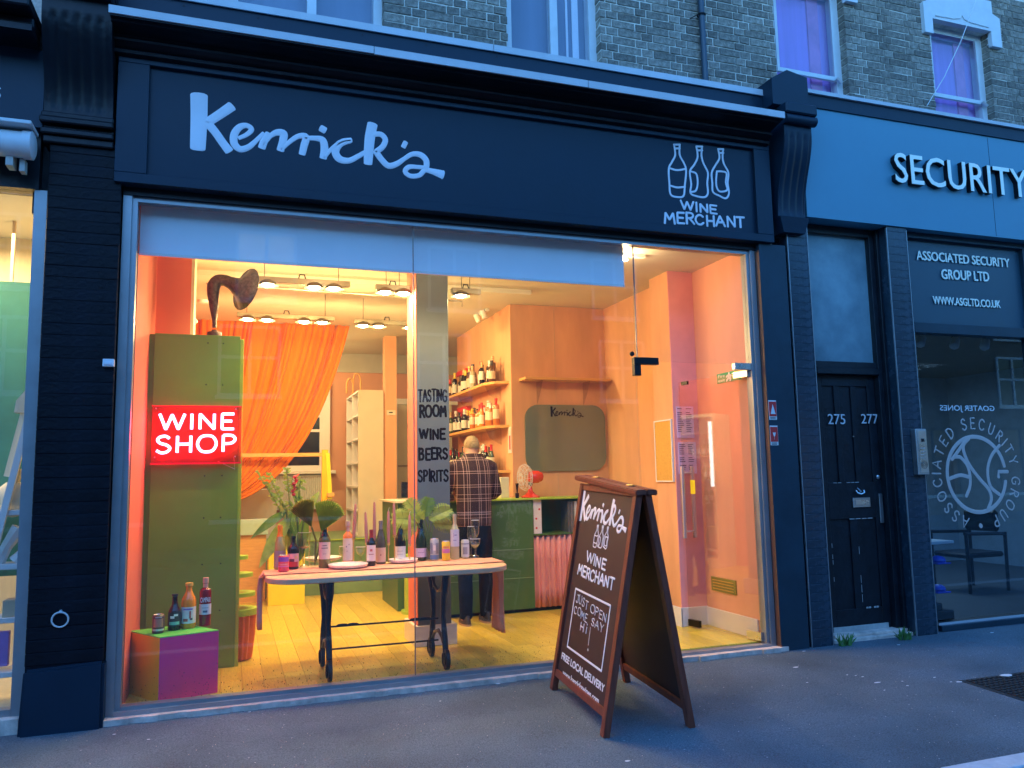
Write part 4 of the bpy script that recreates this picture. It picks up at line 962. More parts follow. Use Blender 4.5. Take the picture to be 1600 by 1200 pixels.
a = PY(0, 440, .5); b = PY(54, 442, .5); c = PY(10, 900, .5)
q = M(); q.box(-2.4, .5, c.z, b.x, .53, b.z); single(q, 'green_display_board', 'neighgreen', (-1.9, .5, c.z), 'graded green backdrop board in the left neighbour window', 'display board', smooth=False)
q = M(); x_ = PY(22, 350, .9).x; q.box(x_-.01, .9, 2.6, x_+.01, .93, 3.5); single(q, 'panel_batten', 'cardb', (x_, .9, 2.6), 'thin brown upright between the yellow panels of the left window', 'batten', smooth=False)
rk = thing('white_ladder_shelf', (-1.35, .3, .1), 'white leaning ladder shelf in the left neighbour window', 'shelf')
def strut_px(pl_, w_, x0, y0, x1, y1, name, m, par, th=.03):
    a = PY(x0, y0, pl_); b = PY(x1, y1, pl_); d = (b-a).normalized(); nn = Vector((-d.z, 0, d.x))*w_/2; q = M()
    q.prism([a-nn, a+nn, b+nn, b-nn], (0, th, 0)); return q.done(name, m, par, smooth=False)
strut_px(.18, .04, 47, 640, -10, 860, 'side_rail', 'white', rk)
for y0 in (801, 886, 970, 1055): a = PY(0, y0, .2); q = M(); q.box(-2.2, .2, a.z-.02, -1.27, .42, a.z+.015, .003); q.done('shelf', 'white', rk, smooth=False)
lh = thing('carved_lighthouse', (-1.3, .3, 1.6), 'pale carved wooden tower ornament leaning by the white ladder shelf', 'ornament')
strut_px(.22, .05, 40, 640, 12, 745, 'tower', 'palewood', lh, .05)
a = PY(38, 640, .2); q = M(); q.prism([(a.x-.06, .2, a.z-.02), (a.x+.06, .2, a.z-.02), (a.x+.05, .2, a.z+.08), (a.x, .2, a.z+.13), (a.x-.05, .2, a.z+.06)], (0, .08, 0)); q.done('lantern_roof', 'palewood', lh, smooth=False)
q = M(); a = PY(18, 780, .24); q.ball((a.x, .28, a.z), .11, 14, (1, .5, 1.1)); q.tube([(a.x, .28, a.z+.08), (a.x+.02, .28, a.z+.2)], .03, 8); single(q, 'round_vase', 'palewood', (a.x, .28, a.z-.12), 'rounded pale wooden vase on the white ladder shelf', 'vase')
q = M(); a = PY(8, 850, .24); q.tube([(a.x-.05, .28, a.z-.14), (a.x+.0, .28, a.z-.02), (a.x+.07, .28, a.z+.1)], [.04, .035, .05], 8); q.tube([(a.x+.06, .28, a.z-.12), (a.x+.12, .28, a.z-.04)], [.05, .03], 8); single(q, 'carved_figure', 'white', (a.x, .28, a.z-.15), 'white carved abstract figure on the second ladder shelf', 'ornament')
q = M(); a = PY(20, 950, .22); q.box(a.x-.06, .22, a.z-.06, a.x+.07, .36, a.z+.05, .004); single(q, 'brown_carton', 'cardb', (a.x, .28, a.z-.06), 'small brown carton on the third ladder shelf', 'box', smooth=False)
q = M(); a = PY(4, 1010, .22); q.box(-1.7, .24, a.z-.13, a.x+.03, .28, a.z+.09, .004); single(q, 'purple_board', 'purple', (a.x, .25, a.z-.13), 'purple cardboard panel low in the left neighbour window', 'panel', smooth=False)

# =================================================================== ACROSS THE STREET
op = thing('terrace_opposite', (0, -14.6, 0), 'dark brick terrace across the street with a few lit windows', 'building')
q = M(); q.box(-40, -16, -.1, 46, -14.6, 8.2); q.done('wall', 'opposite', op, smooth=False)
for i in range(16):
    for j, z in enumerate((.6, 3.6, 6.0)):
        x = -36+i*5.1+R.uniform(-.3, .3); lit_ = (i, j) in ((10, 0), (4, 1), (13, 2), (7, 2))
        q = M(); q.box(x, -14.62, z, x+(3.2 if j == 0 else 1.4), -14.56, z+(2.2 if j == 0 else 1.7)); wn = q.done('window', 'litroom' if lit_ else 'oppwindow', op, smooth=False)
        ww = 3.2 if j == 0 else 1.4; hh = 2.2 if j == 0 else 1.7; q = M()
        for f_ in ((0, .33, .66, 1) if j == 0 else (0, .5, 1)): q.box(x+ww*f_-.04, -14.57, z, x+ww*f_+.04, -14.52, z+hh)
        for f_ in (0, .55, 1): q.box(x, -14.565, z+hh*f_-.04, x+ww, -14.525, z+hh*f_+.04)
        q.done('glazing_bars', 'black' if j == 0 else 'framewhite', wn, smooth=False)
        q = M(); q.box(x-.08, -14.56, z-.1, x+(3.28 if j == 0 else 1.48), -14.5, z); q.done('sill', 'white', wn, smooth=False)

# =================================================================== SHOP ROOM
FZ = .06; CZ_ = 3.49
WARM = (1, .70, .27)
fl = struct(M().box(-.65, .05, -.02, 4.6, 6.9, FZ-.012), 'floor', 'cardb', smooth=False)
PM = {}
x = -.65; n_ = 0; col_ = 0
while x < 4.3:
    y = .055-R.uniform(0, 1.3)
    while y < 4.62 and n_ < 290:
        L_ = R.choice((1.2, 1.5, 1.8)); a, b = max(y, .055), min(y+L_, 4.64)
        if b-a > .05:
            key = round(b-a, 2)
            if key not in PM:
                q = M(); q.box(0, 0, 0, .146, b-a-.003, .012, .0012); me = bpy.data.meshes.new('plank'); q.bm.to_mesh(me); q.bm.free(); me.materials.append(MT['plank']); PM[key] = me
            o = bpy.data.objects.new('plank', PM[key]); sc.collection.objects.link(o); o.parent = fl; o.location = (x, a, FZ-.012); n_ += 1
        y += L_
    x += .148
struct(M().box(-.75, .05, 0, -.65, 6.9, 3.6), 'wall_left', 'coral', smooth=False)
k = M(); k.box(-.65, 1.4, FZ, -.375, 1.75, CZ_); k.mi = 1; k.box(-.375, 1.402, FZ, -.35, 1.75, CZ_); struct(k, 'wall_pier_left', ['coral', 'cream'], smooth=False)  # cream strip paints the lamplight on the pier's right-hand return
struct(M().box(-.65, .02, CZ_, 4.6, 6.9, 3.62), 'ceiling', 'ceiling', smooth=False)
struct(M().box(4.3, .06, 0, 4.6, .9, 3.49), 'wall_right', 'peachpink', smooth=False)
k = M(); k.box(4.2, 1.26, 0, 4.6, 2.72, CZ_); struct(k, 'wall_right_back', 'peach', smooth=False)
k = M(); k.box(4.02, .902, 0, 4.6, 1.26, CZ_); k.mi = 1; k.box(4.022, .895, 0, 4.6, .902, CZ_); struct(k, 'wall_pier_right', ['peach', 'skylit_mauve'], smooth=False)  # front face tinted apart from the pier to paint the sky light on it
k = M(); k.box(3.0, 2.72, 0, 4.6, 5.05, CZ_); struct(k, 'wall_bar', 'peach', smooth=False)
# plywood joints on the bar walls
k = M(); k.box(3.55, 2.716, FZ, 3.553, 2.7195, CZ_); k.box(2.9965, 3.9, FZ, 2.9995, 3.903, CZ_); k.box(4.1965, 1.95, FZ, 4.1995, 1.953, CZ_); struct(k, 'wall_joints', 'cardb', smooth=False)
zp = PY(540, 582, 6.8).z
k = M(); k.box(-.65, 6.8, 0, 4.6, 6.9, zp); k.mi = 1; k.box(-.65, 6.8, zp, 4.6, 6.9, 3.6); k.box(-.65, 6.77, zp, 3.9, 6.7995, zp+.04); struct(k, 'wall_back', ['peach2', 'palewall'], smooth=False)
struct(M().box(3.9, 5.05, 0, 4.0, 6.8, CZ_), 'wall_back_right', 'peach2', smooth=False)
k = M(); k.box(-.65, 2.0, 3.44, 3.0, 2.12, CZ_); struct(k, 'ceiling_beam', 'ceiling', smooth=False)
k = M(); k.tube([PY(322, 443, 2.1), PY(540, 458, 2.1), PY(722, 471, 2.1), PY(722, 479, 2.1)], .008, 6); struct(k, 'ceiling_conduit', 'lampmetal')
# skirting, vent, exit sign, cork board, notices
k = M(); k.box(4.285, .10, FZ, 4.2995, .894, .23, .003); k.box(4.01, .88, FZ, 4.30, .8945, .235, .003); k.box(4.005, .88, FZ, 4.019, 1.27, .235); k.box(4.185, 1.28, FZ, 4.199, 2.1, .235); struct(k, 'skirting', 'white', smooth=False)
v = PX(1113, 900, 4.3); v2 = PX(1152, 930, 4.3); k = M(); k.box(4.285, v.y, v2.z, 4.2995, v2.y, v.z); vt = single(k, 'wall_vent', colmat((.10, .15, .04)), (4.3, v.y, v2.z), 'small dark green vent plate low on the pink wall behind the open door', 'vent', smooth=False)
for i in range(4): k = M(); z = v2.z+.018+i*.026; k.box(4.281, v2.y+.03, z, 4.285, v.y-.03, z+.008); k.done('slat', 'gold', vt, smooth=False)
a = PX(1119, 593, 4.3); b = PX(1165, 590, 4.3); PEx = Plane((4.296, a.y, 2.2), (0, -1, 0), (0, 0, 1), (-1, 0, 0))
ex = thing('fire_exit_sign', (4.296, (a.y+b.y)/2, 2.27), 'green fire exit sign with running figure on the wall above the open glass door', 'sign')
s0, t0 = PEx.px(1121, 602); s1, t1 = PEx.px(1163, 581); s0, t0 = PEx.px(1121, 600); t1 = PEx.px(1121, 585)[1]; s1 = PEx.px(1158, 590)[0]
k = M(); k.hexa([PEx.P(s0, t0, -.003), PEx.P(s1, t0, -.003), PEx.P(s1, t0, .003), PEx.P(s0, t0, .003), PEx.P(s0, t1, -.003), PEx.P(s1, t1, -.003), PEx.P(s1, t1, .003), PEx.P(s0, t1, .003)]); k.done('plate', 'exitgreen', ex, smooth=False)
ws, hs = s1-s0, t1-t0
typeset('Fire', PEx, s0+ws*.06, t0+hs*.55, s0+ws*.34, t0+hs*.88, 'white', 'lettering', ex, depth=.001, base=.0035)
typeset('exit', PEx, s0+ws*.06, t0+hs*.12, s0+ws*.34, t0+hs*.42, 'white', 'lettering', ex, depth=.001, base=.0035)
k = M()
for pts in ([(.52, .85), (.53, .84)], [(.52, .7), (.5, .42), (.42, .15)], [(.5, .42), (.58, .3), (.56, .12)], [(.42, .55), (.52, .66), (.6, .55)]): k.stroke(PEx, [(s0+ws*a_, t0+hs*b_) for a_, b_ in pts], .02, .001, base=.0035)
k.done('running_figure', 'white', ex)
k = M(); k.hexa([PEx.P(s0+ws*.78, t0+hs*.4, .004), PEx.P(s0+ws*1.12, t0+hs*.4, .004), PEx.P(s0+ws*1.12, t0+hs*.4, .010), PEx.P(s0+ws*.78, t0+hs*.4, .010), PEx.P(s0+ws*.78, t0+hs*.9, .004), PEx.P(s0+ws*1.12, t0+hs*.9, .004), PEx.P(s0+ws*1.12, t0+hs*.9, .010), PEx.P(s0+ws*.78, t0+hs*.9, .010)]); k.done('orange_tag', 'exitorange', ex, smooth=False)
a = PX(1018, 661, 4.02); b = PX(1055, 751, 4.02); a2 = PX(1052, 655, 4.02)
cb = thing('cork_board', (4.01, (a.y+a2.y)/2, b.z), 'narrow cork notice board with white edging on the side of the right pier', 'notice board')
ya, yb, za, zb = max(.93, a2.y), min(1.24, a.y), b.z, a.z
k = M(); k.box(4.006, ya, za, 4.0195, yb, zb); k.done('cork', 'cork', cb, smooth=False)
k = M()
for bx in ((ya-.012, za-.012, yb+.012, za), (ya-.012, zb, yb+.012, zb+.012), (ya-.012, za, ya, zb), (yb, za, yb+.012, zb)): k.box(4.002, bx[0], bx[1], 4.0195, bx[2], bx[3])
k.done('edging', 'white', cb, smooth=False)
for i, (p0, p1) in enumerate((((1056, 635), (1085, 684)), ((1059, 691), (1089, 740)))):
    a = PY(*p0, .893); b = PY(*p1, .893); t = single(M().box(a.x, .890, b.z, b.x, .8945, a.z), 'paper_notice', 'lilac', (a.x, .89, b.z), ('lilac printed notice on the pink pier, upper sheet of two', 'lilac printed notice on the pink pier, lower sheet of two')[i], 'notice', smooth=False)
    k = M()
    for j in range(14):
        if R.random() < .75:
            for cx in (.06, .55): k.box(a.x+(b.x-a.x)*cx, .8885, a.z-(a.z-b.z)*(.08+j*.06), a.x+(b.x-a.x)*(cx+R.uniform(.2, .38)), .8895, a.z-(a.z-b.z)*(.08+j*.06)+.005)
    k.done('print_lines', 'ink', t, smooth=False)
# mirror on the bar wall
a = PY(820, 632, 2.70); b = PY(948, 735, 2.70)
def rrect(x0, z0, x1, z1, r, Y, n=6):
    pts = []
    for cx, cz, a0 in ((x1-r, z1-r, 0), (x0+r, z1-r, 90), (x0+r, z0+r, 180), (x1-r, z0+r, 270)):
        for i in range(n+1): t = rad(a0+90*i/n); pts.append((cx+r*math.cos(t), Y, cz+r*math.sin(t)))
    return pts
mi = thing('wall_mirror', (3.5, 2.70, b.z), 'large rounded green tinted mirror with a black signature on the peach bar wall', 'mirror')
k = M(); k.prism(rrect(a.x, b.z, b.x, a.z, .16, 2.697), (0, .018, 0)); k.done('mirror_glass', 'mirror', mi, smooth=False)
PMi = YP(2.6965); s = PMi.px(862, 652); s2 = PMi.px(911, 636); sig(PMi, s[0], s[1], s2[0], s2[1], 'ink', mi, .001, wk=.8)
a = PY(816, 590, 2.6); b = PY(949, 597, 2.6)
ws_ = thing('empty_wall_shelf', (3.4, 2.6, b.z), 'empty plywood shelf on the peach wall above the mirror', 'shelf')
k = M(); k.box(a.x, 2.50, a.z-.03, min(b.x, 4.18), 2.715, a.z, .004); k.done('board', 'woodlight', ws_, smooth=False)
for xx in (.2, .75): k = M(); X_ = a.x+(b.x-a.x)*xx; k.prism([(X_, 2.715, a.z-.032), (X_, 2.52, a.z-.032), (X_, 2.6, a.z-.16), (X_, 2.715, a.z-.30)], (.006, 0, 0)); k.done('bracket', 'acrylbracket', ws_, smooth=False)

# ------------------------------------------------------------------ bottles
def prof_of(kind, h, r):
    P = {'bordeaux': [(0, 0), (.92, 0), (1, .02), (1, .60), (.95, .66), (.6, .73), (.40, .78), (.37, .95), (.42, .955), (.42, .985), (.36, 1)],
         'burgundy': [(0, 0), (.92, 0), (1, .02), (1, .45), (.9, .55), (.6, .70), (.40, .80), (.37, .95), (.43, .955), (.43, .985), (.36, 1)],
         'spirit': [(0, 0), (.95, 0), (1, .02), (1, .62), (.9, .68), (.5, .73), (.36, .77), (.36, .86), (.5, .865), (.5, 1), (.45, 1)],
         'square': [(0, 0), (.95, 0), (1, .02), (1, .70), (.85, .76), (.40, .80), (.36, .88), (.46, .885), (.46, 1), (.4, 1)],
         'beer': [(0, 0), (.92, 0), (1, .02), (1, .48), (.85, .58), (.52, .68), (.42, .80), (.40, .95), (.48, .955), (.48, 1), (.4, 1)],
         'round': [(0, 0), (.9, 0), (1, .03), (1, .55), (.9, .66), (.6, .76), (.42, .82), (.4, .93), (.5, .935), (.5, 1), (.45, 1)]}[kind]
    return [(a*r, b*h) for a, b in P]
def bottle(loc, h, r, kind, body, cap, label, lcol, lz=(.15, .45), capz=.74, cat='bottle', group=None, seg=14, art=None, name='wine_bottle', liquid=None, facing=None):
    t = thing(name, loc, label, cat, group); loc = Vector(loc); pr = prof_of(kind, h, r)
    k = M(); k.lathe(pr, loc, seg); k.done('glass_body', body, t)
    def rad_at(z):
        for (r0, z0), (r1, z1) in zip(pr, pr[1:]):
            if z0 <= z <= z1 and z1 > z0: return r0+(r1-r0)*(z-z0)/(z1-z0)
        return pr[-1][0]
    if cap: 
        zs = [capz*h+i*(1.002-capz)*h/6 for i in range(7)]
        k = M(); k.lathe([(rad_at(min(z, h*.999))+.0012, z) for z in zs]+[(.002, zs[-1])], loc, seg); k.done('capsule', cap, t)
    if lcol:
        k = M(); n = 12; z0, z1 = lz[0]*h, lz[1]*h
        fa = facing if facing is not None else math.atan2(CAM.y-loc.y, CAM.x-loc.x)
        for i in range(n):
            a0, a1 = fa-1.25+2.5*i/n, fa-1.25+2.5*(i+1)/n; rr_ = r+.0012
            k.quad(loc+Vector((rr_*math.cos(a0), rr_*math.sin(a0), z0)), loc+Vector((rr_*math.cos(a1), rr_*math.sin(a1), z0)), loc+Vector((rr_*math.cos(a1), rr_*math.sin(a1), z1)), loc+Vector((rr_*math.cos(a0), rr_*math.sin(a0), z1)))
        bmesh.ops.remove_doubles(k.bm, verts=k.bm.verts[:], dist=1e-5); lb_ = k.done('paper_label', lcol, t)
        if art:
            for (u0, v0, u1, v1, c) in art:
                k = M(); n = 5; rr_ = r+.0022
                for i in range(n):
                    a0 = fa-.9+1.8*(u0+(u1-u0)*i/n); a1 = fa-.9+1.8*(u0+(u1-u0)*(i+1)/n); z0_, z1_ = (lz[0]+(lz[1]-lz[0])*v0)*h, (lz[0]+(lz[1]-lz[0])*v1)*h
                    k.quad(loc+Vector((rr_*math.cos(a0), rr_*math.sin(a0), z0_)), loc+Vector((rr_*math.cos(a1), rr_*math.sin(a1), z0_)), loc+Vector((rr_*math.cos(a1), rr_*math.sin(a1), z1_)), loc+Vector((rr_*math.cos(a0), rr_*math.sin(a0), z1_)))
                k.done('label_print', colmat(c, .6), lb_)
    return t
def can(loc, h, r, c, label, bands=(), top='chrome'):
    t = thing('drink_can', loc, label, 'can'); loc = Vector(loc)
    k = M(); k.lathe([(0, 0), (r*.8, 0), (r, h*.06), (r, h*.92), (r*.86, h*.975)], loc, 20, cap=True); k.done('body', c, t)
    k = M(); k.lathe([(r*.86, h*.975), (r*.88, h), (r*.82, h), (r*.78, h*.98), (.001, h*.98)], loc, 20); k.done('lid', top, t)
    fa = math.atan2(CAM.y-loc.y, CAM.x-loc.x)
    for (u0, v0, u1, v1, cc_) in bands:
        k = M(); n = 8; rr_ = r+.0009
        for i in range(n):
            a0 = fa-1.4+2.8*(u0+(u1-u0)*i/n); a1 = fa-1.4+2.8*(u0+(u1-u0)*(i+1)/n)
            k.quad(loc+Vector((rr_*math.cos(a0), rr_*math.sin(a0), v0*h)), loc+Vector((rr_*math.cos(a1), rr_*math.sin(a1), v0*h)), loc+Vector((rr_*math.cos(a1), rr_*math.sin(a1), v1*h)), loc+Vector((rr_*math.cos(a0), rr_*math.sin(a0), v1*h)))
        k.done('printed_band', colmat(cc_, .4), t)
    return t
def wineglass(loc, h, r, label, shape='wine', fill=None):
    t = thing('wine_glass', loc, label, 'wine glass', None); loc = Vector(loc)
    b0 = {'wine': .45, 'coupe': .45, 'tall': .5}[shape]
    bowl = {'wine': [(.12, b0), (.7, b0+.1), (1, b0+.28), (.9, .85), (.82, 1)], 'coupe': [(.12, b0), (.6, b0+.12), (.95, b0+.3), (1, .9), (1, 1)], 'tall': [(.12, b0), (.6, b0+.05), (.95, b0+.15), (1, .9), (1, 1)]}[shape]
    pr = [(r*.75, 0), (r*.7, .008), (.006, .02), (.004, h*b0*.9)]+[(a*r, b*h) for a, b in bowl]
    k = M(); k.lathe(pr, loc, 20, cap=False); k.done('bowl_and_stem', 'clearbottle', t)
    k = M(); k.tube([loc+Vector((r*bowl[-1][0]*math.cos(a), r*bowl[-1][0]*math.sin(a), h)) for a in [i*math.pi/10 for i in range(20)]], .0014, 5, closed=True); k.done('rim', 'paintwhite', t)
    if fill:
        k = M(); k.lathe([(.001, h*b0+.004), (bowl[1][0]*r*.93, h*bowl[1][1]), (bowl[2][0]*r*.93, h*(bowl[2][1]-.06)), (.001, h*(bowl[2][1]-.06))], loc, 16); k.done('wine', colmat(fill, .1), t)
    return t
# display plinth, three colours
pz = .479
C4 = [(-.668, .431), (-.441, .078), (-.074, .19), (-.301, .543)]
dp = thing('display_block', (-.37, .31, FZ), 'low display block with orange end, pink front and green top in the window corner', 'plinth')
k = M(); k.prism([(x, y, FZ) for x, y in C4], (0, 0, pz-FZ-.006)); 
for f in k.bm.faces:
    f.normal_update(); c_ = f.calc_center_median(); f.material_index = 1 if abs(f.normal.z) < .5 and c_.x < -.5 else 0
o = k.done('block', ['magenta', 'orangebox'], dp, smooth=False)
k = M(); k.prism([(x, y, pz-.006) for x, y in C4], (0, 0, .006)); k.done('top', 'limetop', dp, smooth=False)
def dims(x, yb, yt, w_, Z):
    p = PZ(x, yb, Z); d = (p-CAM).dot(FW); return p, (yb-yt)*d/F*1.01, w_*d/F/2
p, h, r = dims(247, 989, 961, 18, pz); can(p, h, r, colmat((.12, .07, .06), .4), 'dark patterned drinks can at the left end of the coloured display block', [(.1, .15, .9, .25, (.6, .6, .55)), (.2, .35, .8, .8, (.45, .2, .15)), (.3, .85, .7, .9, (.6, .6, .6))])
p, h, r = dims(272, 984, 930, 19, pz); bottle(p, h, r, 'beer', colmat((.03, .012, .008), .12), colmat((.02, .02, .02)), 'brown beer bottle with a dark and mint label on the coloured display block', colmat((.03, .03, .03), .6), (.12, .52), .93, art=[(.05, .1, .95, .32, (.2, .55, .42)), (.15, .55, .5, .72, (.8, .8, .75)), (.45, .7, .8, .85, (.8, .8, .75))], name='beer_bottle')
p, h, r = dims(294, 981, 913, 22, pz); bottle(p, h, r, 'round', colmat((.85, .28, .02), .15), colmat((.8, .45, .08)), 'clear bottle of bright orange wine with a sketched label on the display block', 'poster', (.12, .48), .93, art=[(.1, .82, .8, .92, (.25, .15, .5)), (.55, .3, .68, .75, (.5, .1, .08)), (.1, .12, .45, .3, (.4, .1, .08)), (.6, .2, .8, .32, (.1, .08, .1))], name='orange_wine_bottle')
p, h, r = dims(320, 977, 905, 18, pz); t = bottle(p, h, r, 'square', colmat((.22, .008, .012), .1), colmat((.75, .40, .28)), 'deep red aperitif bottle with white lettering at the right end of the display block', colmat((.62, .64, .75), .5), (.24, .46), .80, art=[(.3, .2, .7, .4, (.1, .1, .2)), (.2, .6, .8, .7, (.4, .4, .5))], name='aperitif_bottle')
k = M(); pw = Vector(p); fa = math.atan2(CAM.y-pw.y, CAM.x-pw.x); fd = Vector((math.cos(fa), math.sin(fa), 0)); tr_ = Vector((-fd.y, fd.x, 0))
PCa = Plane(pw+fd*(r+.001)+Vector((0, 0, 0)), tr_, (0, 0, 1), fd)
typeset('CAMPARI', PCa, -r*.8, h*.50, r*.8, h*.60, 'paintwhite', 'lettering', t, depth=.002, bold=.02)

# ------------------------------------------------------------------ green cabinet, neon sign, horn
cab = thing('green_cabinet', (-.28, 1.1, FZ), 'tall olive green plywood cabinet behind the neon sign', 'cabinet')
k = M(); k.box(-.612, .95, FZ, .035, .965, 2.685, .002); k.done('front_panel', 'green', cab, smooth=False)
k = M(); k.box(-.649, .965, FZ, .03, 1.36, 2.68); k.done('carcass', 'green', cab, smooth=False)
k = M(); k.box(.035, .955, FZ, .062, 1.36, 2.66, .002); k.done('side_panel', 'greenlime', cab, smooth=False)
for z in (2.62, 2.28, 1.55, 1.22, .86, .5):
    for x in (-.22, -.09): q = M(); q.lathe([(.006, 0), (.005, .002)], (x+R.uniform(-.01, .01), .95, z), 8, (0, -1, 0)); q.done('screw', 'black', cab)
k = M(); k.box(-.6, .948, 1.79, .03, .9495, 1.793); k.done('panel_joint', 'greendark', cab, smooth=False)
ns = thing('neon_sign', (-.28, .90, 1.68), 'glowing pink neon WINE SHOP sign on a clear red acrylic sheet', 'neon sign')
PN = YP(.90)
a = PN.px(238, 635); b = PN.px(376, 722)
k = M(); k.box(a[0], .902, b[1], b[0], .907, a[1], .001); k.done('acrylic_sheet', 'acrylclear', ns, smooth=False)
k = M(); k.box(a[0]-.003, .895, b[1]-.012, b[0]+.003, .935, b[1]); k.box(a[0]-.003, .895, a[1], b[0]+.003, .935, a[1]+.008); k.done('shelf_edge', 'acryl', ns, smooth=False)
m_ = mat('neontube', (1, .3, .3), .3, var=0, emit=62, ecol=(1, .05, .10))
for tx, q in (('WINE', ((250, 647), (250, 671), (366, 647), (366, 671))), ('SHOP', ((245, 682), (245, 708), (368, 680), (368, 706)))):
    a, b, c, d = [PN.px(*p) for p in q]
    hand(tx, PN, a[0], b[1], c[0], a[1], .021, 'neontube', 'letter_tube', ns, each=True, tube=.014, gap=.22, dt=c[1]-a[1])
for x in (-.58, .01):
    for z in (1.70, 2.08): q = M(); q.lathe([(.006, 0), (.006, .04)], (x, .895, z), 8, (0, 1, 0)); q.done('standoff', 'steel', ns)
k = M(); a = PY(371, 722, .93); k.tube([(.0, .93, 1.70), (.01, .93, 1.6), (-.12, .935, 1.665)], .003, 5); k.done('power_lead', 'wire', ns)
gh = thing('gramophone_horn', (-.19, 1.1, 2.685), 'weathered brown gramophone horn standing on top of the green cabinet', 'gramophone horn')
k = M(); p = PY(335, 522, 1.1); zt = 2.686; k.lathe([(.055, 0), (.06, .01), (.055, .05), (.03, .055), (.02, .07)], (p.x, 1.1, zt), 18); k.done('foot', 'rust', gh)
hp = [((335, 512), 6), ((335, 500), 7), ((334, 480), 13), ((333, 460), 18), ((334, 447), 20), ((340, 439), 19), ((350, 438), 18), ((358, 441), 19), ((365, 444), 23), ((371, 447), 30), ((376, 448.6), 42), ((380, 449.8), 56), ((383, 450.6), 66), ((384.5, 451), 70)]
k = M(); pts = [PY(*q, 1.1) for q, _ in hp]; 
for i in range(7, len(pts)): pts[i].y += (i-7)*.004
qq, ww = [], []
for i in range(len(pts)-1):
    A, B, C, D_ = pts[max(0, i-1)], pts[i], pts[i+1], pts[min(len(pts)-1, i+2)]
    for s_ in (0, .33, .66): qq.append((2*B+(C-A)*s_+(2*A-5*B+4*C-D_)*s_*s_+(3*B-A-3*C+D_)*s_**3)*.5); ww.append((hp[i][0], hp[i][1]*(1-s_)+hp[i+1][1]*s_))
qq.append(pts[-1]); ww.append(hp[-1]); pts, hp = qq, ww
sc_p = (Vector((0, 1.1, 2.7))-CAM).dot(FW)/F
k.tube(pts, [w_*sc_p/2 for _, w_ in hp], 20); k.done('horn', 'rust', gh)
k = M(); c_ = pts[-1]; d_ = (pts[-1]-pts[-2]).normalized(); k.lathe([(34.4*sc_p, -.004), (34.6*sc_p, .002), (20*sc_p, .0022), (.001, .0024)], c_, 20, d_, cap=False); k.done('bell_mouth', 'iron', gh)
# tiered round shelves beside the cabinet
ts = thing('tiered_shelf', (.12, 1.25, FZ), 'lime green tiered round shelf with orange skirt beside the green cabinet', 'shelf')
for y0, r_ in ((868, .07), (895, .11), (925, .13)):
    p = PY(382, y0, 1.2); q = M(); q.lathe([(r_, 0), (r_, .03)], (.06, 1.22, p.z-.03), 24); q.done('shelf_disc', 'greenlime', ts)
p = PY(382, 950, 1.2); q = M(); q.lathe([(.15, 0), (.15, .05)], (.06, 1.22, p.z-.05), 24); q.done('shelf_disc', 'greenlime', ts)
q = M(); n = 72; q.rings([[Vector((.06+(.135+.008*math.sin(i*2*math.pi*18/n))*math.cos(i*2*math.pi/n)*s_, 1.22+(.135+.008*math.sin(i*2*math.pi*18/n))*math.sin(i*2*math.pi/n)*s_, z)) for i in range(n)] for z, s_ in ((FZ+.01, .8), (FZ+.2, .95), (p.z-.05, 1))]); q.done('skirt', 'orange', ts)

# ------------------------------------------------------------------ column with hand lettering
cl = thing('grey_column', (1.7, 1.25, FZ), 'grey square column painted with black hand lettering', 'column')
a0, a1 = PY(652, 700, 1.068).x, PY(702.5, 700, 1.068).x
k = M(); k.box(a0, 1.068, FZ, a1, 1.45, CZ_, .004); sh_ = k.done('shaft', 'column', cl, smooth=False); k = M(); k.box(a0-.006, 1.07, .236, a0-.0005, 1.45, CZ_-.01); k.done('side_lining', 'coral', cl, smooth=False)
k = M(); k.box(a0-.035, 1.045, FZ, a1+.045, 1.5, .235, .004); k.done('base_trim', 'white', cl, smooth=False)
PC = YP(1.068)
for tx, q, wd in (('TASTING', ((654, 609), (654, 627), (698, 608), (698, 627)), .016), ('ROOM', ((656, 634), (656, 651), (697, 633), (697, 651)), .022), ('WINE', ((656, 671), (656, 686), (695, 670), (695, 686)), .021), ('BEERS', ((655, 701), (655, 718), (699, 700), (699, 718)), .021), ('SPIRITS', ((654, 735), (654, 752), (700, 734), (700, 752)), .017)):
    quadtext(tx, PC, *q, wd, 'ink', sh_, jit=.05, gap=.2, th=.002)

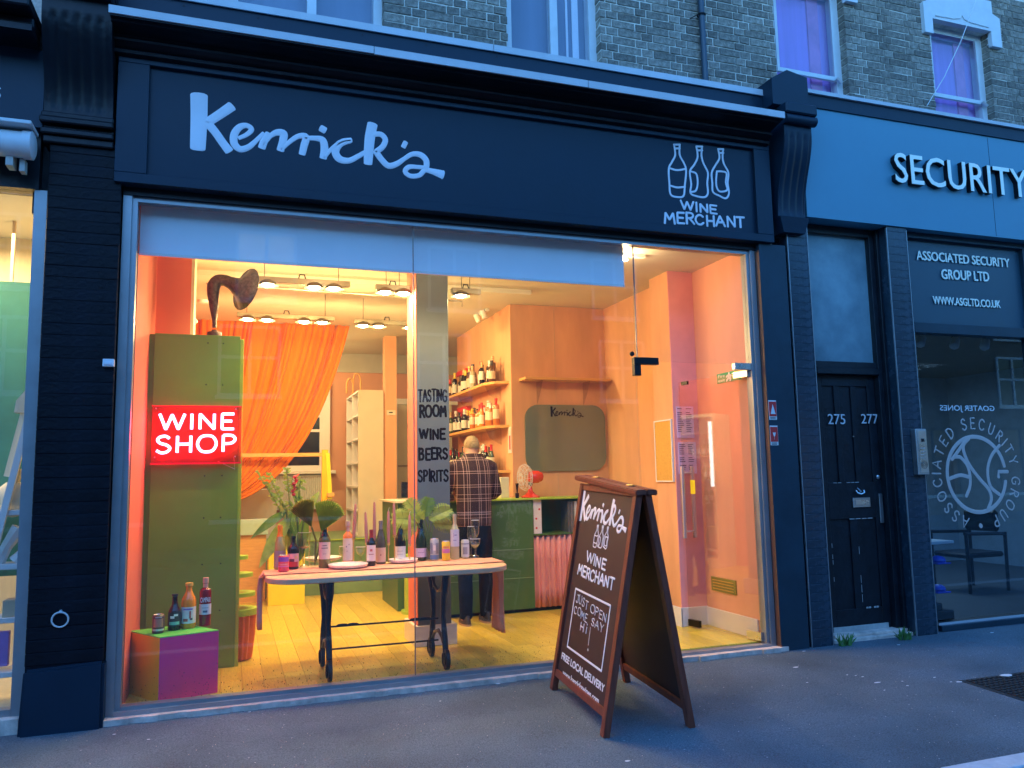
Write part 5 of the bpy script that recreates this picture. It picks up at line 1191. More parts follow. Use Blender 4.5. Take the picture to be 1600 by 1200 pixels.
# ------------------------------------------------------------------ table
tb = thing('display_table', (1.1, .55, FZ), 'long pale wooden table on black cast iron trestle legs behind the window', 'table')
TX0, TX1, TY0, TY1, TZ = .235, 2.10, .135, .99, .80
pts = []
r_ = .26
for cx, cy_, a0 in ((TX1-r_, TY1-r_, 0), (TX0+r_, TY1-r_, 90), (TX0+r_, TY0+r_, 180), (TX1-r_, TY0+r_, 270)):
    for i in range(9): t = rad(a0+90*i/8); pts.append((cx+r_*math.cos(t), cy_+r_*math.sin(t)))
k = M(); k.rings([[Vector((x+(1.2-x)*e*.01, y+(.56-y)*e*.02, z)) for x, y in pts] for z, e in ((TZ-.042, 1), (TZ-.036, 0), (TZ-.006, 0), (TZ, .6))]); k.done('tabletop', 'tablewood', tb)
for X_ in (.68, 1.545):
    for Yf, sg in ((.17, 1), (.66, -1)):
        k = M(); k.tube([(X_, Yf, .13), (X_, Yf+sg*.05, .30), (X_, Yf+sg*.09, .45), (X_, Yf+sg*.06, .60), (X_, Yf+sg*.02, .68), (X_, Yf, .755)], [.022, .024, .018, .024, .032, .03], 10)
        k.tube([(X_, Yf+sg*.06+.035*math.cos(a), .64+.045*math.sin(a)) for a in [i*math.pi/8 for i in range(16)]], .010, 6, closed=True); k.done('leg', 'iron', tb)
        k = M(); k.lathe([(.03, -.018), (.075, -.014), (.075, .014), (.03, .018)], (X_, Yf, .137), 20, (1, 0, 0)); k.tube([(X_-.02, Yf+.05*math.cos(a), .137+.05*math.sin(a)) for a in [i*math.pi/8 for i in range(16)]], .005, 5, closed=True); k.done('caster_wheel', 'iron', tb)
    k = M(); k.tube([(X_, .22, .22), (X_, .30, .28), (X_, .415, .31), (X_, .53, .28), (X_, .61, .22)], .014, 8); k.tube([(X_, .2, .72), (X_, .30, .64), (X_, .415, .61), (X_, .53, .64), (X_, .63, .72)], .013, 8); k.box(X_-.02, .15, .745, X_+.02, .7, .758); k.done('cross_brace', 'iron', tb)
for z in (.235, .40):
    k = M(); k.tube([(.68, .415, z), (1.545, .415, z)], .007, 8); 
    if z > .3:
        for xx in (.80, .88, 1.36, 1.44): k.ball((xx, .415, z+.008), .02, 8, (2.2, .5, .5))
    k.done('stretcher_rod', 'iron', tb)
rn = thing('table_runner', (1.2, .6, TZ), 'crumpled dusty pink cloth runner draped along the table and over both ends', 'cloth')
k = M(); path = []; 
path += [(2.17+.02*math.sin(i), .62, .18+i*(.56/6)) for i in range(7)]
path = [(2.125, z) for z in (.22, .32, .45, .58, .70, .775)]+[(2.11, .806), (2.02, .8065)]+[(2.02-i*.115, .8055) for i in range(1, 16)]+[(.235, .806), (.215, .775)]+[(.205, z) for z in (.68, .58, .48, .40)]
g = []
for i, (x, z) in enumerate(path):
    row_ = []; fall = z < .79; nw = 16; w_ = .17 if not fall else ((.10+.06*(1-z/.8)) if x > 1 else .08)
    for j in range(nw+1):
        f = j/nw-.5; yy = (.60 if x < 1 or not fall else .66)+f*w_*2; amp = .018 if fall else .004
        row_.append(k.bm.verts.new((x+amp*math.sin(j*1.9+i*.2)*(1 if fall else 0), yy+.01*math.sin(i*1.3), z+(abs(amp*math.sin(j*1.3+i*.7)) if not fall else 0))))
    g.append(row_)
for i in range(len(g)-1):
    for j in range(nw): k._f([g[i][j], g[i][j+1], g[i+1][j+1], g[i+1][j]])
o = k.done('cloth', 'pinkcloth', rn); md = o.modifiers.new('thick', 'SOLIDIFY'); md.thickness = .003
T_ = TZ+.008
def D(x, yb, yt, w_):
    p, h, r = dims(x, yb, yt, w_, T_); p.y = min(max(p.y, .19), .93); return p, h, r
dk_ = colmat((.012, .014, .010), .08); dgreen = colmat((.02, .035, .012), .08); ygreen = colmat((.16, .15, .03), .08)
p, h, r = D(437, 889, 822, 18); bottle(p, h, r, 'burgundy', colmat((.45, .36, .12), .08), colmat((.9, .28, .02)), 'white wine bottle with an orange capsule at the left end of the table', colmat((.40, .30, .28)), (.05, .42), .74)
p, h, r = D(443, 893, 868, 16); can(p, h, r, colmat((.75, .08, .12), .35), 'red and purple drinks can at the left end of the table', [(0, .62, 1, .90, (.22, .08, .5)), (0, .3, 1, .36, (.8, .2, .5)), (.2, .4, .8, .5, (.8, .3, .3))])
p, h, r = D(458, 889, 839, 17); bottle(p, h, r, 'bordeaux', dk_, dk_, 'short dark bottle with a mountain picture label beside the red can', colmat((.75, .45, .42)), (.08, .48), .72, art=[(0, 0, 1, .38, (.6, .06, .05)), (.1, .38, .6, .6, (.12, .05, .08)), (.65, .6, .85, .8, (.8, .55, .2))])
p, h, r = D(475, 886, 833, 19); wineglass(p, h, r, 'large wine glass with pale wine near the left of the table', 'tall', (.7, .45, .2))
p, h, r = D(507, 887, 819, 18); bottle(p, h, r, 'bordeaux', ygreen, dk_, 'olive glass wine bottle with a black capsule and tall cream label', colmat((.72, .55, .45)), (.20, .58), .70, art=[(.3, .78, .7, .82, (.1, .1, .1)), (.2, .62, .8, .68, (.25, .2, .2)), (.35, .3, .65, .33, (.4, .3, .3))])
p, h, r = D(541, 879, 815, 15); bottle(p, h, r, 'spirit', colmat((.80, .25, .08), .08), colmat((.55, .42, .42)), 'rose coloured bottle with a tall white cut-out label', colmat((.75, .70, .78)), (.08, .60), .76, art=[(.3, .6, .4, .66, (.1, .1, .3)), (.6, .7, .68, .75, (.1, .1, .3)), (.4, .4, .46, .45, (.1, .1, .3))])
p, h, r = D(561, 878, 854, 15); wineglass(p, h, r, 'short empty stemmed glass behind the white plate', 'coupe')
p, h, r = D(531, 878, 852, 12); wineglass(p, h, r, 'small wine glass half hidden behind the rose bottle', 'wine')
p, h, r = D(580, 884, 829, 14); bottle(p, h, r, 'bordeaux', dk_, colmat((.35, .03, .03)), 'small dark bottle with a red capsule and white label, centre of the table', colmat((.78, .68, .66)), (.14, .58), .78, art=[(.35, .6, .65, .75, (.55, .15, .15)), (.2, .4, .8, .45, (.4, .2, .2))])
p, h, r = D(595, 881, 815, 16); bottle(p, h, r, 'burgundy', colmat((.10, .09, .06), .08), colmat((.25, .22, .2)), 'brown glass burgundy bottle with a plain peach label', colmat((.75, .52, .36)), (.05, .38), .80, art=[(.45, .45, .55, .55, (.3, .1, .1))])
p, h, r = D(623, 875, 813, 17); bottle(p, h, r, 'burgundy', dk_, dk_, 'black burgundy bottle with a white label', colmat((.72, .70, .78)), (.06, .36), .74, art=[(.2, .6, .8, .64, (.3, .3, .4)), (.2, .35, .8, .38, (.3, .3, .4))])
p, h, r = D(658, 875, 813, 17); bottle(p, h, r, 'burgundy', dgreen, dk_, 'green glass bottle with a lilac label just right of the glass joint', colmat((.66, .52, .72)), (.08, .30), .72, art=[(.2, .5, .8, .55, (.3, .2, .4))])
p, h, r = D(679, 875, 842, 14); can(p, h, r, colmat((.40, .42, .46), .35), 'silver and blue drinks can in front of the monstera vase', [(0, .05, 1, .25, (.12, .22, .45)), (.1, .3, .35, .8, (.2, .22, .3)), (.6, .3, .9, .8, (.2, .22, .3)), (.4, .45, .6, .7, (.7, .7, .72))])
p, h, r = D(697, 876, 846, 13); can(p, h, r, colmat((.85, .55, .02), .35), 'yellow drinks can with pink lettering patch', [(.1, .4, .9, .62, (.65, .2, .4)), (.2, .66, .8, .74, (.8, .3, .1))])
p, h, r = D(711, 873, 805, 14); bottle(p, h, r, 'bordeaux', colmat((.50, .48, .28), .08), colmat((.55, .42, .25)), 'clear white wine bottle with a pale blue label at the right of the table', colmat((.62, .64, .74)), (.28, .66), .74, art=[(.3, .35, .7, .4, (.3, .3, .5)), (.35, .55, .4, .8, (.4, .2, .5)), (.45, .65, .75, .7, (.2, .2, .4))])
p, h, r = D(727, 871, 844, 13); can(p, h, r, colmat((.62, .62, .66), .35), 'white drinks can with a grey round badge at the right end of the table', [(.3, .2, .7, .6, (.3, .3, .36)), (.1, .75, .9, .82, (.3, .3, .36))])
p, h, r = D(740, 869, 842, 16); wineglass(p, h, r, 'round wine glass at the right end of the table', 'coupe', (.6, .5, .35))
p, h, r = D(731, 866, 812, 12); wineglass(p, h, r, 'tall upright wine glass behind the white can', 'tall')
p, h, r = D(717, 864, 820, 12); wineglass(p, h, r, 'wine glass partly hidden behind the pale blue labelled bottle', 'wine')
def plate(x, y, wpx, label, dy=0):
    p = PZ(x, y, T_); p.y += dy; d = (p-CAM).dot(FW); r = wpx*d/F/2; q = M(); q.lathe([(.001, 0), (r*.7, 0), (r*.95, .012), (r, .03), (r*.985, .032), (r*.9, .016), (r*.65, .008), (.001, .008)], p, 36)
    single(q, 'plate', 'ceramic', p, label, 'plate')
plate(544, 887, 62, 'wide cream plate at the front of the table, left of centre'); plate(630, 879, 46, 'small cream plate in front of the black bottle'); plate(505, 876, 56, 'cream plate behind the olive wine bottle')
for i, (x, y0, y1, lean) in enumerate(((554, 787, 842, 3), (572, 800, 850, -2), (585, 784, 846, 0), (607, 798, 850, 0), (616, 786, 838, -1), (640, 804, 852, 0))):
    Y_ = .78-.03*(i % 2); a = PY(x-lean/2, y1, Y_); b = PY(x+lean/2, y0, Y_); 
    t = thing('candle', (a.x, Y_, T_), ['tall dusty pink candle, leftmost of the six on the table', 'dusty pink candle second from left with a curled wick', 'tallest dusty pink candle, third from left', 'dusty pink candle left of the black bottle', 'tall dusty pink candle behind the black bottle', 'dusty pink candle beside the glass joint, rightmost of six'][i], 'candle', 'pink taper candles on the table')
    q = M(); q.tube([a, a.lerp(b, .5), b.lerp(a, .04), b], [.013, .014, .009, .004], 12); q.done('wax', 'candle', t)
    q = M(); q.tube([b, b+Vector((.002, 0, .015)), b+Vector((.008, 0, .028))], .002, 5); q.done('wick', 'cream', t)
    q = M(); q.lathe([(.028, 0), (.03, .004), (.006, .01), (.005, max(.02, a.z-T_-.012)), (.014, max(.022, a.z-T_-.006)), (.014, max(.03, a.z-T_+.012))], (a.x, Y_, T_), 14); q.done('holder', 'gold', t)

# ------------------------------------------------------------------ plants
def leafshape(k, base, tip, width, n=10, cup=.2, side=None, ell=1.6):
    base, tip = Vector(base), Vector(tip); ax = (tip-base); L = ax.length; ax.normalize(); sd = side or ax.cross(Vector((0, -1, .2))).normalized(); nr = sd.cross(ax); rows = []
    for i in range(n+1):
        t = i/n; w_ = width*math.sin(math.pi*min(1, t**.75))**.8 if 0 < t < 1 else .001; c = base+ax*L*t-Vector((0, 0, 1))*L*.18*t*t+nr*0
        rows.append([k.bm.verts.new(c+sd*w_*f+nr*abs(f)*w_*cup) for f in (-1, -.5, 0, .5, 1)])
    for i in range(n):
        for j in range(4): k._f([rows[i][j], rows[i][j+1], rows[i+1][j+1], rows[i+1][j]])
def vase(x, yb, yt, w_, label, stems, Yc=None, m='clearbottle'):
    p = PZ(x, yb, T_); 
    if Yc: p = Vector((PY(x, yb, Yc).x, Yc, T_))
    d = (p-CAM).dot(FW); h = (yb-yt)*d/F; r = w_*d/F/2
    q = M(); q.lathe([(r*.7, 0), (r*.9, .01), (r, h*.3), (r*.9, h*.8), (r, h)], p, 20, cap=False); return p, h, r, q
# fan palm leaves
p, h, r, q = vase(492, 884, 845, 20, '', 0)
v1 = thing('palm_leaf_vase', p, 'glass vase with two pleated fan palm leaves on the left half of the table', 'plant'); q.done('vase', 'clearbottle', v1)
def fan(cx, cy_, R_px, a0, a1, Yp, par, m, nrib=17, squash=.8):
    """pleated fan leaf drawn from its hub pixel"""
    c = PY(cx, cy_, Yp); d = (c-CAM).dot(FW)/F; k = M(); ctr = k.bm.verts.new(c); prev = None; rim = []
    for i in range(nrib*2+1):
        a = rad(a0+(a1-a0)*i/(nrib*2)); rr_ = R_px*d*(1-.10*abs(i/(nrib)-1)**2)*(1 if i % 2 == 0 else .93); yo = .05 if i % 2 else 0
        vm = k.bm.verts.new(c+Vector((math.cos(a)*rr_*.5, yo*.6, math.sin(a)*rr_*.5))); vt = k.bm.verts.new(c+Vector((math.cos(a)*rr_, yo-.03*(i/(nrib)-1), math.sin(a)*rr_)))
        if prev: k._f([ctr, prev[0], vm]); k._f([prev[0], prev[1], vt, vm])
        prev = (vm, vt)
    k.done('leaf', m, par, ang=.3); return c
c1 = fan(487, 824, 47, 84, 142, .62, v1, 'leaf2'); c2 = fan(502, 831, 52, 34, 104, .64, v1, 'leafy')
for c in (c1, c2): q = M(); q.tube([c, (c+p)/2+Vector((.02, 0, .05)), p+Vector((0, 0, .01))], .007, 8); q.done('leaf_stalk', 'stem', v1)
# heliconia arrangement, behind the table on its own tall vase
pv = Vector((PY(462, 870, .86).x, .86, T_)); v2 = thing('flower_vase', pv, 'tall vase of big leaves and a red heliconia flower at the left of the table', 'plant')
q = M(); q.lathe([(.045, 0), (.06, .01), (.065, .12), (.055, .24), (.06, .27)], pv, 20, cap=False); q.done('vase', 'clearbottle', v2)
def PB(x, y, dy=0): return PY(x, y, .86+dy)
for (x0, y0, x1, y1, w_, m, dy) in ((447, 800, 392, 830, .035, 'leaf', -.05), (452, 810, 404, 872, .055, 'leafy', -.1), (455, 845, 462, 775, .05, 'leaf', .02), (470, 860, 478, 790, .045, 'leaf', 0), (455, 870, 450, 800, .04, 'leaf2', .03), (470, 800, 455, 740, .03, 'leafy', 0), (448, 815, 438, 775, .03, 'leaf2', 0), (480, 800, 500, 760, .03, 'leafy', .05), (462, 880, 472, 830, .05, 'leaf', -.03)):
    k = M(); a = PB(x0, y0); b = PB(x1, y1); b.y += dy; leafshape(k, a, b, w_); k.done('leaf', m, v2)
for (x0, y0, x1, y1) in ((455, 830, 402, 738), (455, 820, 448, 735), (460, 830, 420, 745), (462, 820, 470, 750)):
    k = M(); a = PB(x0, y0); b = PB(x1, y1); k.tube([a, a.lerp(b, .5)+Vector((0, 0, .02)), b], .004, 5)
    for i in range(34):
        t = R.uniform(.25, 1); c = a.lerp(b, t)+Vector((0, 0, .02)); dvv = Vector((R.uniform(-1, 1), R.uniform(-.6, .6), R.uniform(-.4, 1))).normalized()*R.uniform(.03, .06); leafshape(k, c, c+dvv, R.uniform(.008, .014), 3)
    k.done('sprig', 'leafy', v2)
q = M()
for i in range(6): a = PB(461-i*1.0+(i % 2)*3, 745+i*5.5); leafshape(q, a, a+Vector(((-1)**i*.035, -.02, .035)), .02, 4, side=Vector((0, 1, .3))); q.ball(a, .016, 8)
q.done('flower', 'flowerred', v2)
q = M(); q.tube([PB(462, 775), PB(466, 830), pv+Vector((0, 0, .02))], .006, 6); q.tube([PB(447, 800), pv+Vector((-.01, 0, .02))], .006, 6); q.tube([PB(478, 790), pv+Vector((.01, 0, .02))], .006, 6); q.done('stem', 'stem', v2)
# monstera
p, h, r, q = vase(676, 868, 838, 22, '', 0)
p.y = .90; p.x = PY(672, 866, .90).x
q = M(); q.lathe([(.04, 0), (.055, .01), (.06, .1), (.055, h)], p, 20, cap=False)
v3 = thing('monstera_vase', p, 'glass vase of glossy split monstera leaves in front of the grey column', 'plant'); q.done('vase', 'clearbottle', v3)
def monstera(bx, by, tx, ty, W_, dy, m, roll=0):
    a = PY(bx, by, .90); b = PY(tx, ty, .90); b.y += dy; ax = b-a; L = ax.length; ax.normalize(); sd = ax.cross(Vector((math.sin(roll), -math.cos(roll), .35))).normalized(); nr = sd.cross(ax)
    k = M(); n = 11
    mid = [a+ax*L*(i/n)-Vector((0, 0, 1))*.12*L*(i/n)**2 for i in range(n+1)]
    for i in range(n): k.quad(mid[i]-sd*.006, mid[i]+sd*.006, mid[i+1]+sd*.006, mid[i+1]-sd*.006)
    for s_ in (-1, 1):
        for i in range(n-1):
            t = (i+.5)/n; w_ = 1.6*W_*math.sin(math.pi*(t*.86+.12))**.7; c0 = mid[i]; c1 = mid[i+1]; out = (sd*s_+ax*.45).normalized()
            e0 = c0+out*w_*.97+nr*w_*.12; e1 = c0.lerp(c1, .62)+out*w_+nr*w_*.12-Vector((0, 0, w_*.15)); m0 = c0+out*w_*.6+nr*w_*.15; m1 = c1+out*w_*.6+nr*w_*.15
            if i % 3 == 1: m1 = c0.lerp(c1, .8)+out*w_*.55+nr*w_*.15
            k.quad(c0, c1, m1, m0); k.quad(m0, m1, e1, e0)
    k.done('leaf', m, v3, ang=.9)
    q = M(); q.tube([a, a.lerp(p+Vector((0, 0, .1)), .5)+Vector((0, -.02, .02)), p+Vector((0, 0, .02))], .006, 8); q.done('leaf_stalk', 'stem', v3)
monstera(648, 812, 608, 806, .062, -.04, 'leafy', .3); monstera(655, 808, 634, 776, .060, 0, 'leafy'); monstera(664, 808, 672, 772, .058, .03, 'leaf'); monstera(670, 812, 706, 790, .062, -.02, 'leafy', -.2); monstera(652, 820, 618, 832, .055, .02, 'leafy', .4); monstera(676, 818, 708, 818, .055, .02, 'leaf2', -.3); monstera(660, 815, 650, 800, .05, -.04, 'leafy')

# ------------------------------------------------------------------ bar counter and what stands on it
CT = PY(800, 779, 2.27).z
co = thing('bar_counter', (2.8, 2.4, FZ), 'dark green bar counter with a lime edged top', 'counter')
XE = PY(833, 800, 2.27).x
k = M(); k.box(2.02, 2.27, .10, XE, 2.66, CT-.02); k.done('front_panel', 'greendark', co, smooth=False)
k = M(); k.box(1.98, 2.235, CT-.02, 4.19, 2.712, CT, .003); k.done('worktop', 'greenlime', co, smooth=False)
zsh = PY(860, 833, 2.27).z
k = M(); k.box(XE, 2.27, zsh-.02, 4.19, 2.66, zsh, .002); k.box(XE, 2.64, zsh, 4.19, 2.66, CT-.02); k.box(3.75, 2.27, zsh, 3.78, 2.64, CT-.02); k.done('open_shelf', 'greendark', co, smooth=False)
k = M(); k.box(2.04, 2.33, FZ, 4.19, 2.36, .10); k.done('toe_kick', 'black', co, smooth=False)
for zz in (.72, .42): k = M(); k.box(2.02, 2.262, zz, XE, 2.2695, zz+.006); k.done('bead', 'greenmid', co, smooth=False)
k = M(); rows = []; n = 120
for z in (.10, .3, .6, zsh-.02):
    rows.append([k.bm.verts.new((XE+.005+(4.15-XE)*i/n, 2.295+.018*math.sin(i*.9)+.008*math.sin(i*2.3+z*2), z)) for i in range(n+1)])
for a, b in zip(rows, rows[1:]):
    for i in range(n): k._f([a[i], a[i+1], b[i+1], b[i]])
cu = single(k, 'counter_curtain', 'curtainpink', (3.5, 2.3, .1), 'pleated pink curtain closing the lower part of the bar counter', 'curtain'); md = cu.modifiers.new('thick', 'SOLIDIFY'); md.thickness = .004
k = M(); k.box(XE+.01, 2.28, zsh, XE+.10, 2.50, CT-.025); t = single(k, 'white_carton', 'poster', (XE+.05, 2.4, zsh), 'tall white carton with pink dots at the end of the open counter shelf', 'box', smooth=False)
for z in (.06, .16, .26): q = M(); q.lathe([(.012, 0), (.012, .001)], (XE+.05+R.uniform(-.02, .03), 2.28, zsh+z), 10, (0, -1, 0)); q.done('dot', 'redlabel', t)
for i, (dx_, c) in enumerate(((.42, (.10, .10, .10)), (.455, (.16, .14, .13)), (.50, (.70, .68, .60)))):
    k = M(); k.box(XE+dx_, 2.30, zsh, XE+dx_+.03, 2.5, CT-.05); t = single(k, 'book', colmat(c, .6), (XE+dx_, 2.3, zsh), ('black book on the counter shelf, left of the group', 'dark grey book on the counter shelf, in the middle', 'cream book with VINS on its spine on the counter shelf')[i], 'book', smooth=False)
    if i == 2: Pk = Plane((XE+dx_+.015, 2.30, zsh+.06), (0, 0, 1), (-1, 0, 0), (0, -1, 0)); typeset('VINS', Pk, 0, -.008, .1, .008, 'ink', 'spine_lettering', t, depth=.001)
# left block of the bar with lime drum
lbk = thing('till_counter', (1.95, 3.2, FZ), 'dark green till counter with a lime rounded end behind the column', 'counter')
k = M(); k.box(1.72, 2.95, FZ, 2.5, 3.9, PY(620, 783, 2.95).z-.02); k.done('block', 'greendark', lbk, smooth=False)
k = M(); zt = PY(620, 783, 2.95).z; k.box(1.69, 2.9, zt-.02, 2.55, 3.95, zt); k.done('worktop', 'cream', lbk, smooth=False)
k = M(); k.lathe([(.17, 0), (.17, .62)], (1.93, 2.78, FZ), 28); k.lathe([(.2, 0), (.2, .03)], (1.93, 2.80, FZ), 28); k.done('lime_drum', 'greenlime', lbk)
mo = thing('till_monitor', (1.95, 3.1, zt), 'small black till monitor on the till counter', 'monitor')
a = PY(627, 753, 3.1); k = M(); k.box(a.x, 3.1, zt+.03, a.x+.24, 3.125, a.z, .004); k.done('screen', 'nightpane', mo, smooth=False); k = M(); k.box(a.x+.08, 3.08, zt, a.x+.16, 3.18, zt+.01); k.box(a.x+.11, 3.125, zt+.01, a.x+.13, 3.14, zt+.12); k.done('stand', 'black', mo, smooth=False)
# red fan
fp = PY(829, 776, 2.42); fn = thing('desk_fan', (fp.x, 2.42, CT), 'glossy red retro desk fan with a wire cage on the counter', 'fan')
k = M(); k.lathe([(.001, 0), (.10, 0), (.105, .012), (.06, .035), (.028, .07), (.02, .11), (.018, .16)], (fp.x, 2.42, CT), 24); k.done('base', 'red', fn)
hc = PY(836, 744, 2.42); k = M(); k.lathe([(.001, 0), (.045, .006), (.062, .03), (.07, .07), (.068, .12), (.05, .165), (.02, .185), (.001, .187)], (hc.x-.09, 2.40, hc.z-.01), 24, (1, .12, .02)); k.done('motor_housing', 'red', fn)
k = M(); k.lathe([(.022, 0), (.022, .03)], (fp.x, 2.40, CT+.15), 10, (0, 1, 0)); k.done('pivot_knob', 'black', fn)
k = M(); cg = Vector((hc.x-.13, 2.395, hc.z-.01)); axn = Vector((1, .12, .02)).normalized(); u_ = axn.orthogonal().normalized(); v_ = axn.cross(u_)
for rr_, oo in ((.145, 0), (.13, -.03), (.09, -.045), (.045, -.05), (.13, .03), (.09, .045)): k.tube([cg+axn*oo+(u_*math.cos(a)+v_*math.sin(a))*rr_ for a in [i*math.pi/14 for i in range(28)]], .0022, 4, closed=True)
for i in range(18): a = i*math.pi/9; e = u_*math.cos(a)+v_*math.sin(a); k.tube([cg+axn*-.05+e*.02, cg+axn*-.045+e*.09, cg+axn*-.03+e*.13, cg+e*.145, cg+axn*.03+e*.13, cg+axn*.045+e*.06], .0018, 4)
k.done('wire_cage', 'wire', fn)
for i in range(3):
    a = i*2.094; e = u_*math.cos(a)+v_*math.sin(a); f_ = axn.cross(e); k = M(); k.hexa([cg+e*.02-f_*.015, cg+e*.11-f_*.04-axn*.01, cg+e*.12+f_*.03+axn*.012, cg+e*.02+f_*.015]+[q+axn*.003 for q in (cg+e*.02-f_*.015, cg+e*.11-f_*.04-axn*.01, cg+e*.12+f_*.03+axn*.012, cg+e*.02+f_*.015)]); k.done('blade', 'clearbottle', fn)
k = M(); k.lathe([(.02, 0), (.022, .05), (.02, .055)], (fp.x-.17, 2.38, CT), 10)
for i in range(4): k.tube([(fp.x-.17, 2.38, CT+.05), (fp.x-.17+R.uniform(-.03, .03), 2.38, CT+.16)], .005, 5)
single(k, 'pen_pot', 'iron', (fp.x-.17, 2.38, CT), 'small dark pot of pens beside the red fan', 'pot')
k = M(); a = PY(800, 776, 2.55); k.box(a.x-.13, 2.55, CT, a.x-.03, 2.65, CT+.23, .004); single(k, 'cream_box', 'cream', (a.x-.08, 2.6, CT), 'tall cream cardboard box on the counter beside the man', 'box', smooth=False)
# ------------------------------------------------------------------ wall shelves and bottles
SZ = [2.60, 2.09, 1.57]
caps = [('black', (.02, .02, .02)), ('red', (.55, .02, .02)), ('white', (.7, .68, .62)), ('gold', (.55, .35, .12)), ('yellow', (.8, .55, .05))]
bods = [('dark', (.015, .015, .015), (.7, .66, .58)), ('amber', (.50, .16, .03), (.65, .58, .42)), ('clear', (.50, .44, .30), (.75, .72, .66)), ('brown', (.12, .05, .02), (.6, .5, .35)), ('orange', (.80, .24, .03), (.8, .72, .6)), ('green', (.05, .09, .03), (.7, .65, .5))]
shn = ['top', 'middle', 'bottom']
for si, z in enumerate(SZ):
    s_ = thing('plywood_shelf', (2.9, 3.9, z), '%s plywood wall shelf of bottles behind the bar' % shn[si], 'shelf')
    k = M(); k.prism([(2.998, 2.80, z-.03), (2.998, 5.0, z-.03), (2.76, 5.0, z-.03), (2.76, 3.05, z-.03), (2.84, 2.86, z-.03)], (0, 0, .03)); k.done('board', 'woodlight', s_, smooth=False)
    for yy in (3.1, 4.3): k = M(); k.prism([(2.997, yy, z-.031), (2.80, yy, z-.031), (2.85, yy, z-.14), (2.997, yy, z-.22)], (0, .006, 0)); k.done('bracket', 'acrylbracket', s_, smooth=False)
    y = 2.98; i = 0
    while y < 4.92:
        ci = R.randrange(len(caps)); 
        bi = {0: R.choice((0, 0, 2, 3, 0)), 1: R.choice((4, 1, 2, 0, 4)) if y < 3.9 else R.choice((0, 5, 0)), 2: R.choice((0, 0, 5, 2))}[si]
        if si == 2: ci = R.choice((1, 0, 0, 2))
        h = R.uniform(.25, .33); r = R.uniform(.034, .045); kd = R.choice(('bordeaux', 'spirit', 'square', 'burgundy', 'round')) if si < 2 else R.choice(('bordeaux', 'burgundy'))
        lab = '%s glass bottle with %s cap, number %s from the front on the %s shelf behind the bar' % (bods[bi][0], caps[ci][0], ['one', 'two', 'three', 'four', 'five', 'six', 'seven', 'eight', 'nine', 'ten', 'eleven', 'twelve', 'thirteen', 'fourteen', 'fifteen', 'sixteen', 'seventeen', 'eighteen', 'nineteen', 'twenty', 'twenty one', 'twenty two', 'twenty three'][i], shn[si])
        lab = '%s bottle with %s cap, %s from the window end of the %s bar shelf' % (bods[bi][0], caps[ci][0], ['first', 'second', 'third', 'fourth', 'fifth', 'sixth', 'seventh', 'eighth', 'ninth', 'tenth', 'eleventh', 'twelfth', 'thirteenth', 'fourteenth', 'fifteenth', 'sixteenth', 'seventeenth', 'eighteenth', 'nineteenth', 'twentieth', 'twenty first', 'twenty second', 'twenty third'][i], shn[si])
        bottle((2.82+R.uniform(0, .10), y, z+.0005), h, r, kd, colmat(bods[bi][1], .1), colmat(caps[ci][1]), lab, colmat(bods[bi][2], .7), (.15, .5) if R.random() < .7 else (.25, .6), .76, seg=12, name='shelf_bottle', group='bottles on the shelves behind the bar')
        y += r*2+R.uniform(.004, .02); i += 1
for i, z in enumerate((SZ[0], SZ[1])):
    a = M(); a.box(2.93, 4.35, z+.30, 2.99, 4.85, z+.36); a.box(2.93, 4.35, z, 2.94, 4.36, z+.3); single(a, 'red_shelf_ticket', 'redlabel', (2.95, 4.6, z), ('red strip sign standing at the far end of the top bar shelf', 'red strip sign standing at the far end of the middle bar shelf')[i], 'sign', smooth=False)
a = PX(793, 668, 2.999); b = PX(797, 708, 2.999); t = single(M().box(2.990, 2.74, b.z, 2.997, 2.84, a.z), 'small_poster', 'poster', (2.99, 2.8, b.z), 'narrow framed poster of a bottle on the edge of the shelf wall', 'poster', smooth=False)
M().box(2.987, 2.76, b.z+.04, 2.9895, 2.80, b.z+.2).done('printed_bottle', 'redlabel', t, smooth=False)
k = M(); k.box(2.86, 2.90, CT, 2.94, 3.04, CT+.12); 
# ------------------------------------------------------------------ curtain, frame and back room
cu = M(); NS, NT = 240, 30; g = []
for i in range(NS+1):
    s_ = i/NS; T0 = (300+245*s_, 491+17*s_); C0 = (300+185*s_**1.1, 640+112*s_); E0 = (338+22*s_, 752+34*s_**2); row_ = []
    for j in range(NT+1):
        t = j/NT; x = T0[0]*(1-t)**2+C0[0]*2*t*(1-t)+E0[0]*t*t; y = T0[1]*(1-t)**2+C0[1]*2*t*(1-t)+E0[1]*t*t
        amp = .045*(1-.5*t); ph = 2*math.pi*(19*s_+.55*math.sin(2*math.pi*3.1*s_)+.35*math.sin(2*math.pi*7.7*s_+1))+.6*math.sin(t*3+s_*5)
        pt = PY(x, y, 4.5); row_.append(cu.bm.verts.new((pt.x+.012*math.cos(ph)*(1-t), 4.5+amp*(math.sin(ph)+.35*math.sin(2.3*ph+2*t))*(.65+.35*math.sin(s_*23+t*2))-.1*t, pt.z)))
    g.append(row_)
for i in range(NS):
    for j in range(NT): cu._f([g[i][j], g[i+1][j], g[i+1][j+1], g[i][j+1]])
ct = thing('orange_curtain', (.6, 4.5, .9), 'large orange pleated curtain swept aside to the left across the stage', 'curtain')
o = cu.done('drape', 'orange', ct, ang=2); o.modifiers.new('thick', 'SOLIDIFY').thickness = .004
k = M(); a = PY(300, 488, 4.5); b = PY(548, 505, 4.5); k.box(a.x, 4.44, a.z-.0, b.x, 4.56, a.z+.07); k.done('pelmet', 'peach', ct, smooth=False)
